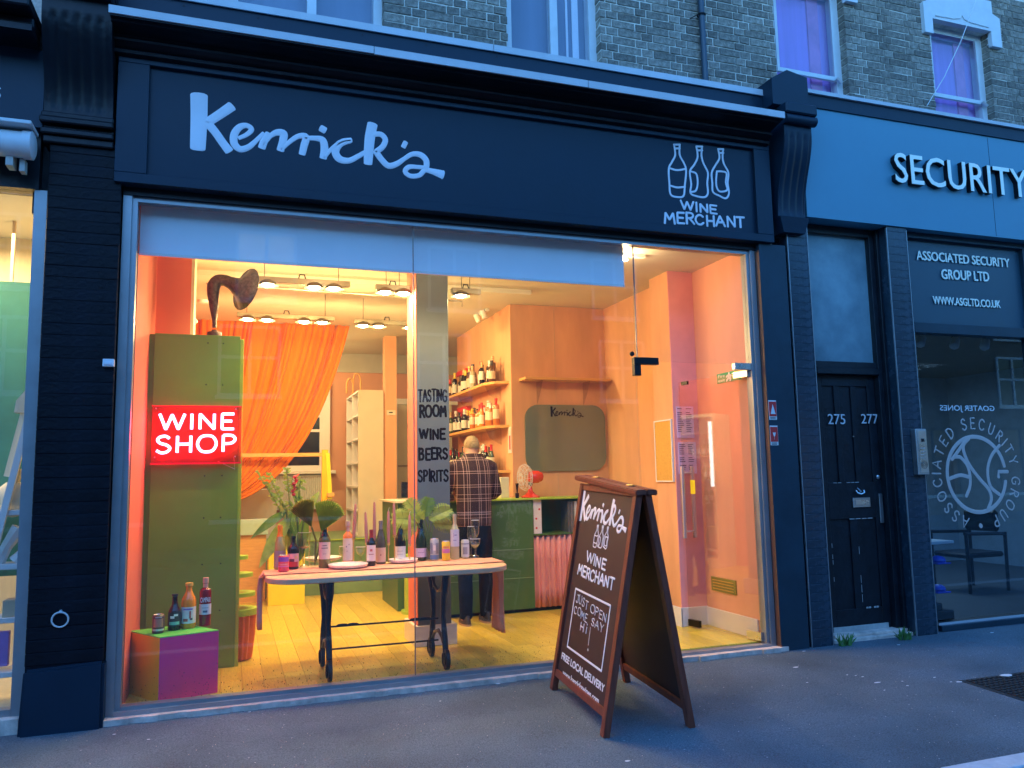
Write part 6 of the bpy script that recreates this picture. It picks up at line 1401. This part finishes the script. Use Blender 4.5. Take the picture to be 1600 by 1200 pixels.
z1 = PY(475, 903, 4.65).z; z2 = PY(475, 845, 4.95).z
stg = M(); stg.box(-.64, 4.65, 0, 3.88, 6.79, z1, .004); stg.box(-.64, 4.95, z1, 3.88, 6.79, z2-.001, .004); struct(stg, 'stage', 'greenmid', smooth=False)
k = M(); k.box(-.64, 4.63, z1-.012, 3.88, 4.6495, z1+.004); k.box(-.64, 4.93, z2-.012, 3.88, 4.9495, z2+.004); struct(k, 'stage_nosing', 'greenlime', smooth=False)
a = PY(416, 835, 4.4); b = PY(383, 930, 4.4)
bn = thing('stage_bench', (0, 4.4, FZ), 'wood fronted bench with a pale green top left of the stage', 'bench')
k = M(); k.box(-.63, 4.4, FZ, a.x, 4.628, a.z); k.done('front', 'woodlight', bn, smooth=False); k = M(); k.box(-.63, 4.36, a.z, a.x+.02, 4.628, PY(400, 812, 4.4).z, .004); k.done('top', mat('palegreen', (.42, .55, .40), .4), bn, smooth=False)
a = PY(420, 850, 4.0); b = PY(476, 930, 4.0); yb_ = thing('yellow_cube', ((a.x+b.x)/2, 4.2, FZ), 'bright yellow plywood cube standing in front of the stage', 'cube')
k = M(); k.box(a.x, 4.0, FZ, b.x, 4.42, a.z-.02, .003); k.done('carcass', 'yellow', yb_, smooth=False); k = M(); k.box(a.x-.01, 3.99, a.z-.02, b.x+.01, 4.43, a.z); k.done('lid', 'greendark', yb_, smooth=False)
fm = thing('timber_frame', (1.2, 4.3, FZ), 'orange stained timber clothes rail frame with a sloping post', 'frame')
a = PY(383, 710, 4.3); b = PY(504, 710, 4.3); k = M(); k.box(a.x-.4, 4.29, b.z-.025, b.x, 4.33, b.z+.02, .003); k.done('rail', 'woodlight', fm, smooth=False)
a = PY(503, 704, 4.3); b = PY(512, 928, 4.3); k = M(); k.box(a.x, 4.28, FZ, a.x+.075, 4.34, a.z+.01, .003); k.done('post', 'orangebox', fm, smooth=False)
strut_px(4.26, .05, 512, 708, 516, 780, 'brace', 'yellow2', fm, .04); c = PY(516, 770, 4.26); k = M(); k.box(c.x-.04, 4.24, c.z-.05, c.x+.05, 4.36, c.z, .003); k.done('block', 'woodlight', fm, smooth=False)
# night window, radiator
bw = thing('back_window', (1.0, 6.78, 1.2), 'white framed back window with dark night panes beside the orange curtain', 'window')
a = PY(500, 585, 6.75); b = PY(513, 735, 6.75); zs = b.z
k = M(); k.box(a.x, 6.72, zs, b.x+.02, 6.795, 3.0, .004); k.box(.2, 6.72, 2.95, a.x, 6.795, 3.05); k.box(.2, 6.73, zs+.0, a.x, 6.795, zs+.08); 
for yy in (637, 673): c = PY(480, yy, 6.75); k.box(.2, 6.735, c.z-.02, a.x, 6.79, c.z+.02)
c = PY(480, 647, 6.75); k.box(.2, 6.73, c.z-.05, a.x, 6.79, c.z-.01); k.done('frame', 'white', bw, smooth=False)
k = M(); k.box(.2, 6.76, zs+.08, a.x, 6.77, 2.95); k.done('pane', 'nightpane', bw, smooth=False)
k = M(); k.box(.1, 6.62, zs-.05, b.x+.1, 6.795, zs, .004); k.done('sill', 'white', bw, smooth=False)
ra = thing('radiator', (1.2, 6.7, z2), 'white ribbed radiator under the back window', 'radiator')
a = PY(430, 742, 6.7); b = PY(505, 795, 6.7); k = M(); k.box(a.x-.1, 6.68, b.z, b.x, 6.74, a.z, .006); k.done('panel', 'radiator', ra, smooth=False)
n = 26; x = a.x-.08
for i in range(n): q = M(); X_ = x+(b.x-x-.03)*i/(n-1); q.box(X_, 6.662, b.z+.03, X_+.02, 6.68, a.z-.03, .004); q.done('rib', 'radiator', ra, smooth=False)
cbn = M(); a = PY(383, 765, 5.6); b = PY(432, 800, 5.6); cbn.box(a.x-.3, 5.6, z2, b.x, 6.1, a.z, .004); cc2 = single(cbn, 'white_cabinet', 'radiator', (.2, 5.8, z2), 'low white cabinet on the stage behind the plants', 'cabinet', smooth=False)
# cube shelf unit
su = thing('cube_shelf', (1.9, 5.6, z2), 'tall white cube shelving unit on the stage seen from its cream side', 'shelf unit')
a = PY(560, 609, 5.2); b = PY(599.5, 808, 5.2); X0_, X1_ = a.x, b.x; zt_ = a.z; Yb_ = min(6.7, PX(541, 700, X0_).y)
k = M(); k.box(X0_, 5.2, z2, X1_, 5.23, zt_, .002); k.done('side_panel', 'cream', su, smooth=False)
k = M(); k.box(X0_, Yb_-.03, z2, X1_, Yb_, zt_, .002); k.box(X0_, (5.2+Yb_)/2-.012, z2, X1_, (5.2+Yb_)/2+.012, zt_); k.box(X1_-.012, 5.23, z2, X1_, Yb_-.03, zt_); k.done('upright', 'white', su, smooth=False)
nr_ = 6
for i in range(nr_+1): q = M(); z = z2+(zt_-z2-.025)*i/nr_; q.box(X0_, 5.231, z, X1_-.012, Yb_-.031, z+.025); q.done('shelf', 'white', su, smooth=False)
n_ = 0
for i in (0, 1, 4, 5):
    for c_ in (0, 1):
        z = z2+(zt_-z2-.025)*i/nr_+.026; yc = 5.2+(Yb_-5.2)*(.25+.5*c_)
        for jj in range(2):
            n_ += 1; bottle((X0_+.12, yc-.10+jj*.2, z), R.uniform(.2, .26), .045, R.choice(('bordeaux', 'spirit')), colmat(R.choice(((.02, .02, .02), (.05, .09, .03), (.35, .05, .06))), .2), colmat((.02, .02, .02)), 'dark bottle standing in a compartment of the white cube shelving on the stage', colmat((.6, .55, .5), .7), seg=10, name='stored_bottle', group='bottles in the cube shelving')
for i, (x0, x1, y0) in enumerate(((541, 551, 590), (551, 563, 582))):
    a = PY(x0, 620, 5.6); b = PY(x1, y0, 5.6); w2 = (b.x-a.x)/2; hh = b.z-zt_; q = M(); q.tube([(a.x+.02, 5.7, zt_), (a.x+.02, 5.7, zt_+hh*.5)]+[(a.x+w2+.02-w2*math.cos(t), 5.7, zt_+hh*.5+hh*.5*math.sin(t)) for t in [rad(20*j) for j in range(1, 9)]]+[(b.x+.02, 5.7, zt_+hh*.5), (b.x+.02, 5.7, zt_)], .012, 6)
    single(q, 'arch_frame', 'woodlight', (a.x, 5.7, zt_), ('smaller pale arch frame standing on the cube shelving', 'larger pale arch frame standing on the cube shelving')[i], 'arch')
# doorway area right of the shelving
k = M(); a = PY(602, 560, 5.1); b = PY(620, 700, 5.1); k.box(a.x, 5.1, z2, b.x, 5.3, CZ_); struct(k, 'wall_doorway_pier', 'peach', smooth=False)
k = M(); c = PY(602, 641, 5.095); d = PY(618, 649, 5.095); t = single(M().box(c.x+.02, 5.085, d.z, d.x, 5.0985, c.z), 'small_wall_sign', 'cream', (c.x, 5.09, d.z), 'small cream sign on the peach pier by the back doorway', 'sign', smooth=False)
M().box(c.x+.05, 5.083, d.z+.03, d.x-.04, 5.0845, d.z+.045).done('print_line', 'ink', t, smooth=False)
bd = thing('back_door', (2.4, 6.3, z2), 'beige flush door with a white frame at the back of the room', 'door')
a = PY(621, 632, 6.3); b = PY(648, 760, 6.3); k = M(); k.box(a.x, 6.3, z2, b.x+.6, 6.34, a.z); k.done('leaf', 'cream', bd, smooth=False); k = M(); k.box(a.x-.1, 6.28, a.z, b.x+.7, 6.36, a.z+.09, .004); k.box(a.x-.1, 6.28, z2, a.x, 6.36, a.z); k.done('frame', 'white', bd, smooth=False)
c = PY(630, 728, 6.3); k = M(); k.box(a.x, 6.285, c.z-.012, b.x+.6, 6.2995, c.z+.012); k.done('push_rail', 'lampmetal', bd, smooth=False)
# security camera and smoke detector
a = PY(304, 502, 2.2); cm = thing('dome_camera', a, 'small white security camera on the wall beside the orange curtain', 'camera')
k = M(); k.ball(a, .028, 12); k.done('housing', 'white', cm); k = M(); k.ball(a+Vector((-.008, -.014, .0)), .018, 10); k.done('lens', 'nightpane', cm)
k = M(); k.tube([a, a+Vector((-.05, .1, .02))], .01, 6); k.done('bracket', 'white', cm)
a = PZ(319, 469, CZ_); k = M(); k.lathe([(.06, 0), (.055, -.03), (.02, -.04)], (a.x, a.y, CZ_-.001), 16); single(k, 'smoke_detector', 'white', (a.x, a.y, CZ_-.04), 'white smoke detector on the ceiling behind the gramophone horn', 'detector')
# drinks fridge behind the cabinet (its strip light shows in the glass door)
fg = thing('drinks_fridge', (-.35, 2.9, FZ), 'lit drinks fridge standing against the left wall behind the green cabinet', 'fridge')
k = M(); k.box(-.64, 3.0, FZ, -.6, 3.7, 2.4); k.box(-.6, 3.0, FZ, -.15, 3.03, 2.4); k.box(-.6, 3.67, FZ, -.15, 3.7, 2.4); k.box(-.6, 3.03, FZ, -.15, 3.67, .2); k.box(-.6, 3.03, 2.35, -.15, 3.67, 2.4); k.done('case', 'white', fg, smooth=False)
for i in range(6): k = M(); z = .3+i*.36; k.box(-.6, 3.03, z, -.2, 3.67, z+.012); k.done('shelf', 'wire', fg, smooth=False)
k = M(); k.box(-.2, 3.06, 1.28, -.17, 3.10, 2.28); k.done('strip_light', 'fridgelight', fg, smooth=False)
for i in range(5):
    for j in range(5): bottle((-.3, 3.17+j*.1, 1.0325+i*.36), .26, .035, 'bordeaux', colmat((.30, .32, .16), .1), colmat((.55, .5, .35)), 'pale bottle in the lit drinks fridge behind the green cabinet', colmat((.7, .7, .65), .7), seg=8, name='fridge_bottle', group='bottles in the drinks fridge', facing=0) if i < 3 else None

# ------------------------------------------------------------------ lamps
bulbs = []
def fixture(x0, x1, Y_, z, bx, label):
    t = thing('pendant_bar', ((x0+x1)/2, Y_, z), label, 'pendant lamp', 'industrial pendant bars with reflector bowls')
    k = M(); k.box(x0, Y_-.03, z, x1, Y_+.03, z+.05, .004); k.done('bar', 'lampmetal', t, smooth=False)
    k = M(); 
    for xx in (x0+.1, x1-.1): k.tube([(xx, Y_, z+.05), (xx, Y_, CZ_)], .003, 5)
    k.done('cable', 'black', t); xm = (x0+x1)/2; k = M(); k.tube([(xm-.03, Y_, z+.05), (xm-.02, Y_, z+.09), (xm+.02, Y_, z+.09), (xm+.03, Y_, z+.05)], .006, 6); k.done('hook', 'black', t)
    for b in bx:
        k = M(); k.lathe([(.03, .03), (.06, .015), (.085, -.02), (.088, -.022), (.062, .012), (.03, .026)], (b, Y_, z-.004), 18, cap=False); k.done('reflector_bowl', 'lampmetal', t)
        k = M(); k.ball((b, Y_, z-.016), .05, 12, (1, 1, .45)); k.done('bulb', 'bulb', t)
        light('POINT', (b, Y_, z-.065), 33, WARM, .05, parent=t); bulbs.append((b, Y_))
fixture(.12, .95, 1.17, 3.2, (.25, .64, .81), 'pendant light bar in the front row, left one')
fixture(1.18, 1.50, 1.20, 3.2, (1.27, 1.44), 'short pendant light bar in the front row, just left of the column')
fixture(1.88, 2.16, 1.16, 3.2, (1.97,), 'single bulb pendant light bar right of the column')
fixture(.0, 1.0, 2.75, 3.2, (.11, .30, .68, .87), 'pendant light bar in the second row, left one')
fixture(1.22, 1.95, 2.83, 3.2, (1.32, 1.49, 1.84), 'pendant light bar in the second row, right one')
fixture(.2, 1.0, 5.6, 3.2, (.3, .6, .9), 'added unseen pendant light bar lighting the stage behind the curtain')  # bar added out of sight to light the back of the room
for i, x in enumerate((.75, 1.6, 2.45)):
    t = thing('ceiling_spotlight', (x, .42, 3.40), 'white ceiling spotlight behind the roller blind, %s from the left' % ['first', 'second', 'third', 'fourth'][i], 'spotlight')
    k = M(); k.lathe([(.035, 0), (.04, .06), (.03, .088)], (x, .42, 3.40), 14); k.done('housing', 'white', t)
    k = M(); k.ball((x, .42, 3.395), .024, 10, (1, 1, .5)); k.done('bulb', 'bulb', t); light('SPOT', (x, .42, 3.37), 80, (1, .74, .36), .03, rot=(rad(-4), 0, 0), spot=140, parent=t)
p = PY(975, 404, .42); t = thing('ceiling_spotlight', (p.x, .42, p.z), 'bright spotlight on the ceiling just inside the door', 'spotlight')
k = M(); k.lathe([(.035, 0), (.04, .06), (.03, .09)], (p.x+.02, .45, p.z), 14, (.2, .2, 1)); k.box(p.x+.0, .42, CZ_-.03, p.x+.22, .47, CZ_-.001); k.done('housing', 'white', t, smooth=False)
k = M(); k.ball((p.x, .42, p.z), .026, 10); k.done('bulb', 'bulb', t); light('POINT', (p.x, .40, p.z-.05), 14, (1, .66, .34), .03, parent=t)
a = PY(790, 470, 3.0); t = thing('ceiling_spotlight', (2.85, 3.2, 3.4), 'small white track spotlights on the ceiling above the bottle shelves', 'spotlight')
k = M(); k.box(2.80, 3.0, 3.46, 2.84, 3.5, 3.489); k.done('track', 'white', t, smooth=False)
for yy in (3.05, 3.3): k = M(); k.lathe([(.03, 0), (.035, .1)], (2.80, yy, 3.38), 12, (-.3, .1, .8)); k.done('lamp_head', 'white', t)


# ------------------------------------------------------------------ man at the counter
pe = thing('person', (2.31, 1.88, FZ), 'man seen from behind at the bar in a dark plaid shirt and black trousers', 'person')
def remesh(k, vox, name, m, par, smooth_it=6):
    bmesh.ops.recalc_face_normals(k.bm, faces=k.bm.faces[:])
    me = bpy.data.meshes.new('tmp'); k.bm.to_mesh(me); k.bm.free(); o = bpy.data.objects.new('tmp', me); sc.collection.objects.link(o)
    a = o.modifiers.new('r', 'REMESH'); a.mode = 'VOXEL'; a.voxel_size = vox; a.use_smooth_shade = True
    s = o.modifiers.new('s', 'SMOOTH'); s.iterations = smooth_it; s.factor = .5
    bpy.context.view_layer.update(); m2 = bpy.data.meshes.new_from_object(o.evaluated_get(bpy.context.evaluated_depsgraph_get())); bpy.data.objects.remove(o)
    for v in m2.vertices: v.co -= wloc(par)
    for p_ in m2.polygons: p_.use_smooth = True
    m2.materials.clear(); m2.materials.append(M_(m)); m2.name = name; ob = bpy.data.objects.new(name, m2); sc.collection.objects.link(ob); ob.parent = par; WL[ob.name] = wloc(par); return ob
X, Y_ = 2.285, 1.88
def torso(k, g=0):
    k.lofz([(X, Y_, 1.00, .155+g, .11+g), (X, Y_, 1.12, .165+g, .115+g), (X, Y_+.0, 1.25, .17+g, .115+g), (X, Y_+.015, 1.40, .185+g, .12+g), (X, Y_+.03, 1.52, .20+g, .125+g), (X, Y_+.045, 1.60, .205+g, .115+g), (X, Y_+.06, 1.665, .16+g, .09+g), (X, Y_+.075, 1.71, .085+g, .07+g), (X, Y_+.085, 1.74, .062+g, .06+g)], 24)
def arms(k, g=0, hand=False):
    for s_ in (-1, 1):
        sh = Vector((X+s_*.19, Y_+.05, 1.60)); el = Vector((X+s_*.275, Y_+.10, 1.325)); wr = Vector((X+s_*.16, Y_+.30, 1.29))
        k.tube([sh+Vector((-s_*.05, 0, .02)), sh, sh.lerp(el, .4), el, el.lerp(wr, .15), el.lerp(wr, .6), wr], [.06+g, .064+g, .056+g, .044+g, .043+g, .038+g, .028+g], 14)
        if hand:
            pm = wr+Vector((-s_*.04, .07, -.01)); k.tube([wr, wr.lerp(pm, .5), pm], [.026, .036, .034], 10)
            for i, (ln, off) in enumerate(((.062, -.03), (.072, -.01), (.068, .01), (.052, .028))):
                b = pm+Vector((off*s_*1.0, .01, 0)); k.tube([b, b+Vector((-s_*.01, ln*.5, -.004)), b+Vector((-s_*.015, ln*.85, -.022)), b+Vector((-s_*.018, ln, -.04))], [.010, .009, .008, .006], 8)
            b = pm+Vector((-s_*.03, -.03, .0)); k.tube([b, b+Vector((-s_*.028, .022, -.004)), b+Vector((-s_*.034, .05, -.015))], [.012, .011, .008], 8)
def legs(k, g=0, bot=.11):
    k.lofz([(X, Y_, .86, .15+g, .115+g), (X, Y_, .94, .165+g, .125+g), (X, Y_, 1.04, .155+g, .11+g)], 20)
    for s_, fx, fy in ((-1, -.105, -.02), (1, .125, .05)):
        k.tube([(X+s_*.08, Y_, .92), (X+s_*.085, Y_, .84), (X+s_*.09, Y_+fy*.3, .65), (X+fx*.98, Y_+fy*.6+.01, .52), (X+fx, Y_+fy-.01, .36), (X+fx, Y_+fy, bot)], [.085+g, .09+g, .078+g, .06+g, .06+g, .05+g], 16)
def head(k):
    c = Vector((X+.02, Y_+.135, 1.795)); k.ball(c, .098, 20, (.80, 1.0, 1.12)); k.ball(c+Vector((0, .045, -.055)), .06, 12, (.9, .9, 1)); k.ball(c+Vector((0, .105, -.02)), .016, 8)
    k.tube([(X, Y_+.07, 1.70), (X-.004, Y_+.095, 1.76), c], [.06, .056, .05], 14)
    for s_ in (-1, 1): k.ball(c+Vector((s_*.082, .0, -.02)), .026, 10, (.35, .7, 1.15)); k.ball(c+Vector((s_*.03, .088, .0)), .012, 6)
    return c
k = M(); torso(k); arms(k, 0, True); legs(k); c = head(k)
for fx, fy in ((-.105, -.02), (.125, .05)): k.tube([(X+fx, Y_+fy, .14), (X+fx, Y_+fy+.02, .10), (X+fx, Y_+fy+.14, .085)], [.04, .04, .03], 10)
remesh(k, .011, 'body', 'skin', pe, 3)
k = M(); torso(k, .012); k.lofz([(X, Y_, 1.035, .182, .135), (X, Y_, 1.08, .180, .132), (X, Y_, 1.2, .17, .12)], 24); arms(k, .013)
so = remesh(k, .013, 'plaid_shirt', 'plaid', pe, 5)
k = M(); legs(k, .012, .115)
remesh(k, .014, 'trousers', 'trousers', pe, 5)
k = M(); hc_ = c+Vector((0, -.012, .022)); k.ball(hc_, .101, 20, (.80, .96, 1.04)); o = remesh(k, .012, 'hair', 'hair', pe, 1)
bm = bmesh.new(); bm.from_mesh(o.data)
dl_ = [v for v in bm.verts if (v.co.z+FZ) < 1.785 or ((v.co.z+FZ) < 1.82 and v.co.y+1.88 > Y_+.14)]
bmesh.ops.delete(bm, geom=dl_, context='VERTS')
for v in bm.verts: v.co += v.normal*R.uniform(-.002, .004)
bm.to_mesh(o.data); bm.free()
k = M(); k.tube([(X+.066*math.cos(a), Y_+.085+.06*math.sin(a), 1.725+.018*math.sin(a)) for a in [i*math.pi/10 for i in range(20)]], .014, 8, closed=True); k.done('collar', 'plaid', pe)
for fx, fy in ((-.105, -.02), (.125, .05)):
    k = M(); k.rings([[Vector((X+fx+rx*math.cos(t), Y_+fy+.045+cy_+ry*math.sin(t), z)) for t in [i*math.pi/9 for i in range(18)]] for z, rx, ry, cy_ in ((FZ+.016, .05, .135, 0), (FZ+.04, .05, .135, 0), (FZ+.07, .045, .11, -.01), (FZ+.10, .042, .06, -.05))]); k.done('shoe', 'shoe', pe)
    k = M(); k.rings([[Vector((X+fx+.053*math.cos(t), Y_+fy+.045+.14*math.sin(t), z)) for t in [i*math.pi/9 for i in range(18)]] for z in (FZ+.001, FZ+.018)]); k.done('sole', 'sole', pe)

# =================================================================== A-BOARD
def G_(x, y): return Vector((x, y, zg(y)))
F1, F2, B1, B2 = G_(2.17, -.38), G_(2.095, -1.41), G_(2.76, -.40), G_(2.68, -1.44)
# top corners of the front leaf from the picture, on the plane halfway between the feet
mx = (F2+B2)/2; T2 = PP(1001, 771, F2, (0, 1, 0)); 
ridge2 = Vector((2.415, -1.43, 1.40)); ridge1 = Vector((2.475, -.39, 1.495))
ab = thing('a_board', (F1+F2+B1+B2)/4, 'mahogany framed pavement A-board chalkboard in front of the shop door', 'sign')
def leaf(Fa, Fb, Ra, Rb, out, lettered):
    """one leaf: Fa far foot, Fb near foot, Ra/Rb its top ends"""
    e = (Fb-Fa).normalized(); up = ((Ra+Rb)/2-(Fa+Fb)/2).normalized(); n = e.cross(up).normalized()
    if n.dot(out) < 0: n = -n
    pl = Plane(Fa, e, up, n); W_ = (Fb-Fa).length; H2 = ((Ra+Rb)/2-(Fa+Fb)/2).length
    def bar(s0, t0, s1, t1, c0, c1, nm, m='mahogany', par=ab, bev=.003):
        q = M(); q.hexa([pl.P(s0, t0, c0), pl.P(s1, t0, c0), pl.P(s1, t0, c1), pl.P(s0, t0, c1), pl.P(s0, t1, c0), pl.P(s1, t1, c0), pl.P(s1, t1, c1), pl.P(s0, t1, c1)])
        if bev: bmesh.ops.bevel(q.bm, geom=q.bm.edges[:], offset=bev, segments=2, affect='EDGES')
        return q.done(nm, m, par, smooth=False)
    b = .058
    bar(0, .0, b, H2, -.03, .012, 'leg'); bar(W_-b, .0, W_, H2, -.03, .012, 'leg')
    bar(b, .10, W_-b, .10+.05, -.026, .008, 'bottom_rail'); bar(b, H2-.045, W_-b, H2-.001, -.026, .008, 'top_rail')
    ins = bar(b, .15, W_-b, H2-.045, -.012, -.006, 'chalk_panel', 'chalk', ab, 0)
    return pl, W_, H2, ins
pl, W_, H2, ins = leaf(F1, F2, ridge1+Vector((-.035, 0, -.03)), ridge2+Vector((-.035, 0, -.03)), Vector((-1, 0, 0)), True)
leaf(B1, B2, ridge1+Vector((.035, 0, -.03)), ridge2+Vector((.035, 0, -.03)), Vector((1, 0, 0)), False)
q = M(); dd = (ridge2-ridge1).normalized(); a, b = ridge1-dd*.015, ridge2+dd*.02
q.hexa([a+Vector((-.075, 0, -.035)), b+Vector((-.075, 0, -.035)), b+Vector((.0, 0, -.03)), a+Vector((.0, 0, -.03)), a+Vector((-.075, 0, .0)), b+Vector((-.075, 0, .0)), b+Vector((.0, 0, .004)), a+Vector((.0, 0, .004))])
bmesh.ops.bevel(q.bm, geom=q.bm.edges[:], offset=.006, segments=2, affect='EDGES'); q.done('cap_rail', 'mahogany', ab)
q = M(); q.hexa([a+Vector((.002, 0, -.03)), b+Vector((.002, 0, -.03)), b+Vector((.075, 0, -.035)), a+Vector((.075, 0, -.035)), a+Vector((.002, 0, .004)), b+Vector((.002, 0, .004)), b+Vector((.075, 0, .0)), a+Vector((.075, 0, .0))])
bmesh.ops.bevel(q.bm, geom=q.bm.edges[:], offset=.006, segments=2, affect='EDGES'); q.done('cap_rail', 'mahogany', ab)
for f in (.22, .78): q = M(); c = ridge1.lerp(ridge2, f); q.box(c.x-.02, c.y-.045, c.z+.003, c.x+.02, c.y+.045, c.z+.007); q.tube([(c.x, c.y-.045, c.z+.006), (c.x, c.y+.045, c.z+.006)], .004, 6); q.done('hinge', 'gold', ab)
PA = Plane(pl.P(0, 0, -.006), pl.u, pl.v, pl.n)
def bbA(tl, br): a, b = PA.px(*tl), PA.px(*br); return a[0], b[1], b[0], a[1]
s0, t1 = PA.px(917, 768); s1, t0 = PA.px(983, 826); sig(PA, s0, t0, s1, t1, 'paintwhite', ins, .002, wk=1.0)
s0, t1 = PA.px(936, 816); s1, t0 = PA.px(952, 856); bottles_icon(PA, s0, t0, s1, t1, 'paintwhite', ins, .008, .002)
def textA(txt, tl, bl, tr, br, wd, m, f=quadtext, **kw): return f(txt, PA, tl, bl, tr, br, wd, m, ins, **kw)
textA('WINE', (921, 860), (920, 875), (951, 869), (950, 887), .014, 'paintwhite', jit=.05)
textA('MERCHANT', (907, 881), (905, 896), (964, 899), (962, 915), .015, 'paintwhite', jit=.05)
c4 = [PA.px(*p) for p in ((902, 915), (956, 943), (943, 1045), (889, 1007))]
S0 = (c4[0][0]+c4[3][0])/2; S1 = (c4[1][0]+c4[2][0])/2; T1 = (c4[0][1]+c4[1][1])/2; T0 = (c4[2][1]+c4[3][1])/2
q = M()
for i, (p0, p1) in enumerate((((S0, T0), (S1, T0)), ((S1, T0), (S1, T1)), ((S1, T1), (S0, T1)), ((S0, T1), (S0, T0)))): q.stroke(PA, [p0, p1], .014, .0015, smooth=False, base=.0003*i)
q.done('chalk_box', 'paintwhite', ins)
w2, h2 = S1-S0, T1-T0
def chalk(tx, u0, v0, u1, v1, wd=.006, dt=0): hand(tx, PA, S0+w2*u0, T0+h2*v0, S0+w2*u1, T0+h2*v1, wd, 'chalkwhite', 'chalk_writing', ins, jit=.09, gap=.18, dt=dt)
chalk('JUST', .06, .79, .42, .93, .007, -.01); chalk('OPEN', .50, .76, .95, .89, .007, -.012); chalk('COME', .05, .60, .46, .73, .007, -.015); chalk('SAY', .58, .57, .90, .69, .007, -.012); chalk('H', .30, .40, .40, .52, .010); chalk('i', .45, .40, .49, .55, .010)
q = M(); q.stroke(PA, [(S0+w2*.57, T0+h2*.52), (S0+w2*.575, T0+h2*.36), (S0+w2*.58, T0+h2*.24)], .007, .001); q.stroke(PA, [(S0+w2*.585, T0+h2*.17), (S0+w2*.59, T0+h2*.16)], .013, .001); q.done('chalk_writing', 'chalkwhite', ins)
for tx, tl, br_, lo, bold in (('FREE LOCAL DELIVERY', (880, 1016), (948, 1062), None, .03), ('www.kenrickswines.com', (881, 1044), (938, 1088), None, .015)):
    pass
a = PA.px(879, 1018); b = PA.px(879, 1029); c = PA.px(947, 1060); d = PA.px(946, 1076)
typeset('FREE LOCAL DELIVERY', PA, (a[0]+b[0])/2, b[1], (c[0]+d[0])/2, a[1], 'paintwhite', 'printed_lettering', ins, split='printed_letter', depth=.0015, bold=.03, dt=((c[1]-a[1])+(d[1]-b[1]))/2)
a = PA.px(881, 1044); b = PA.px(880, 1054); c = PA.px(938, 1081); d = PA.px(937, 1094)
typeset('www.kenrickswines.com', PA, (a[0]+b[0])/2, b[1], (c[0]+d[0])/2, a[1], 'paintwhite', 'printed_lettering', ins, split='printed_letter', depth=.0015, bold=.02, dt=((c[1]-a[1])+(d[1]-b[1]))/2)
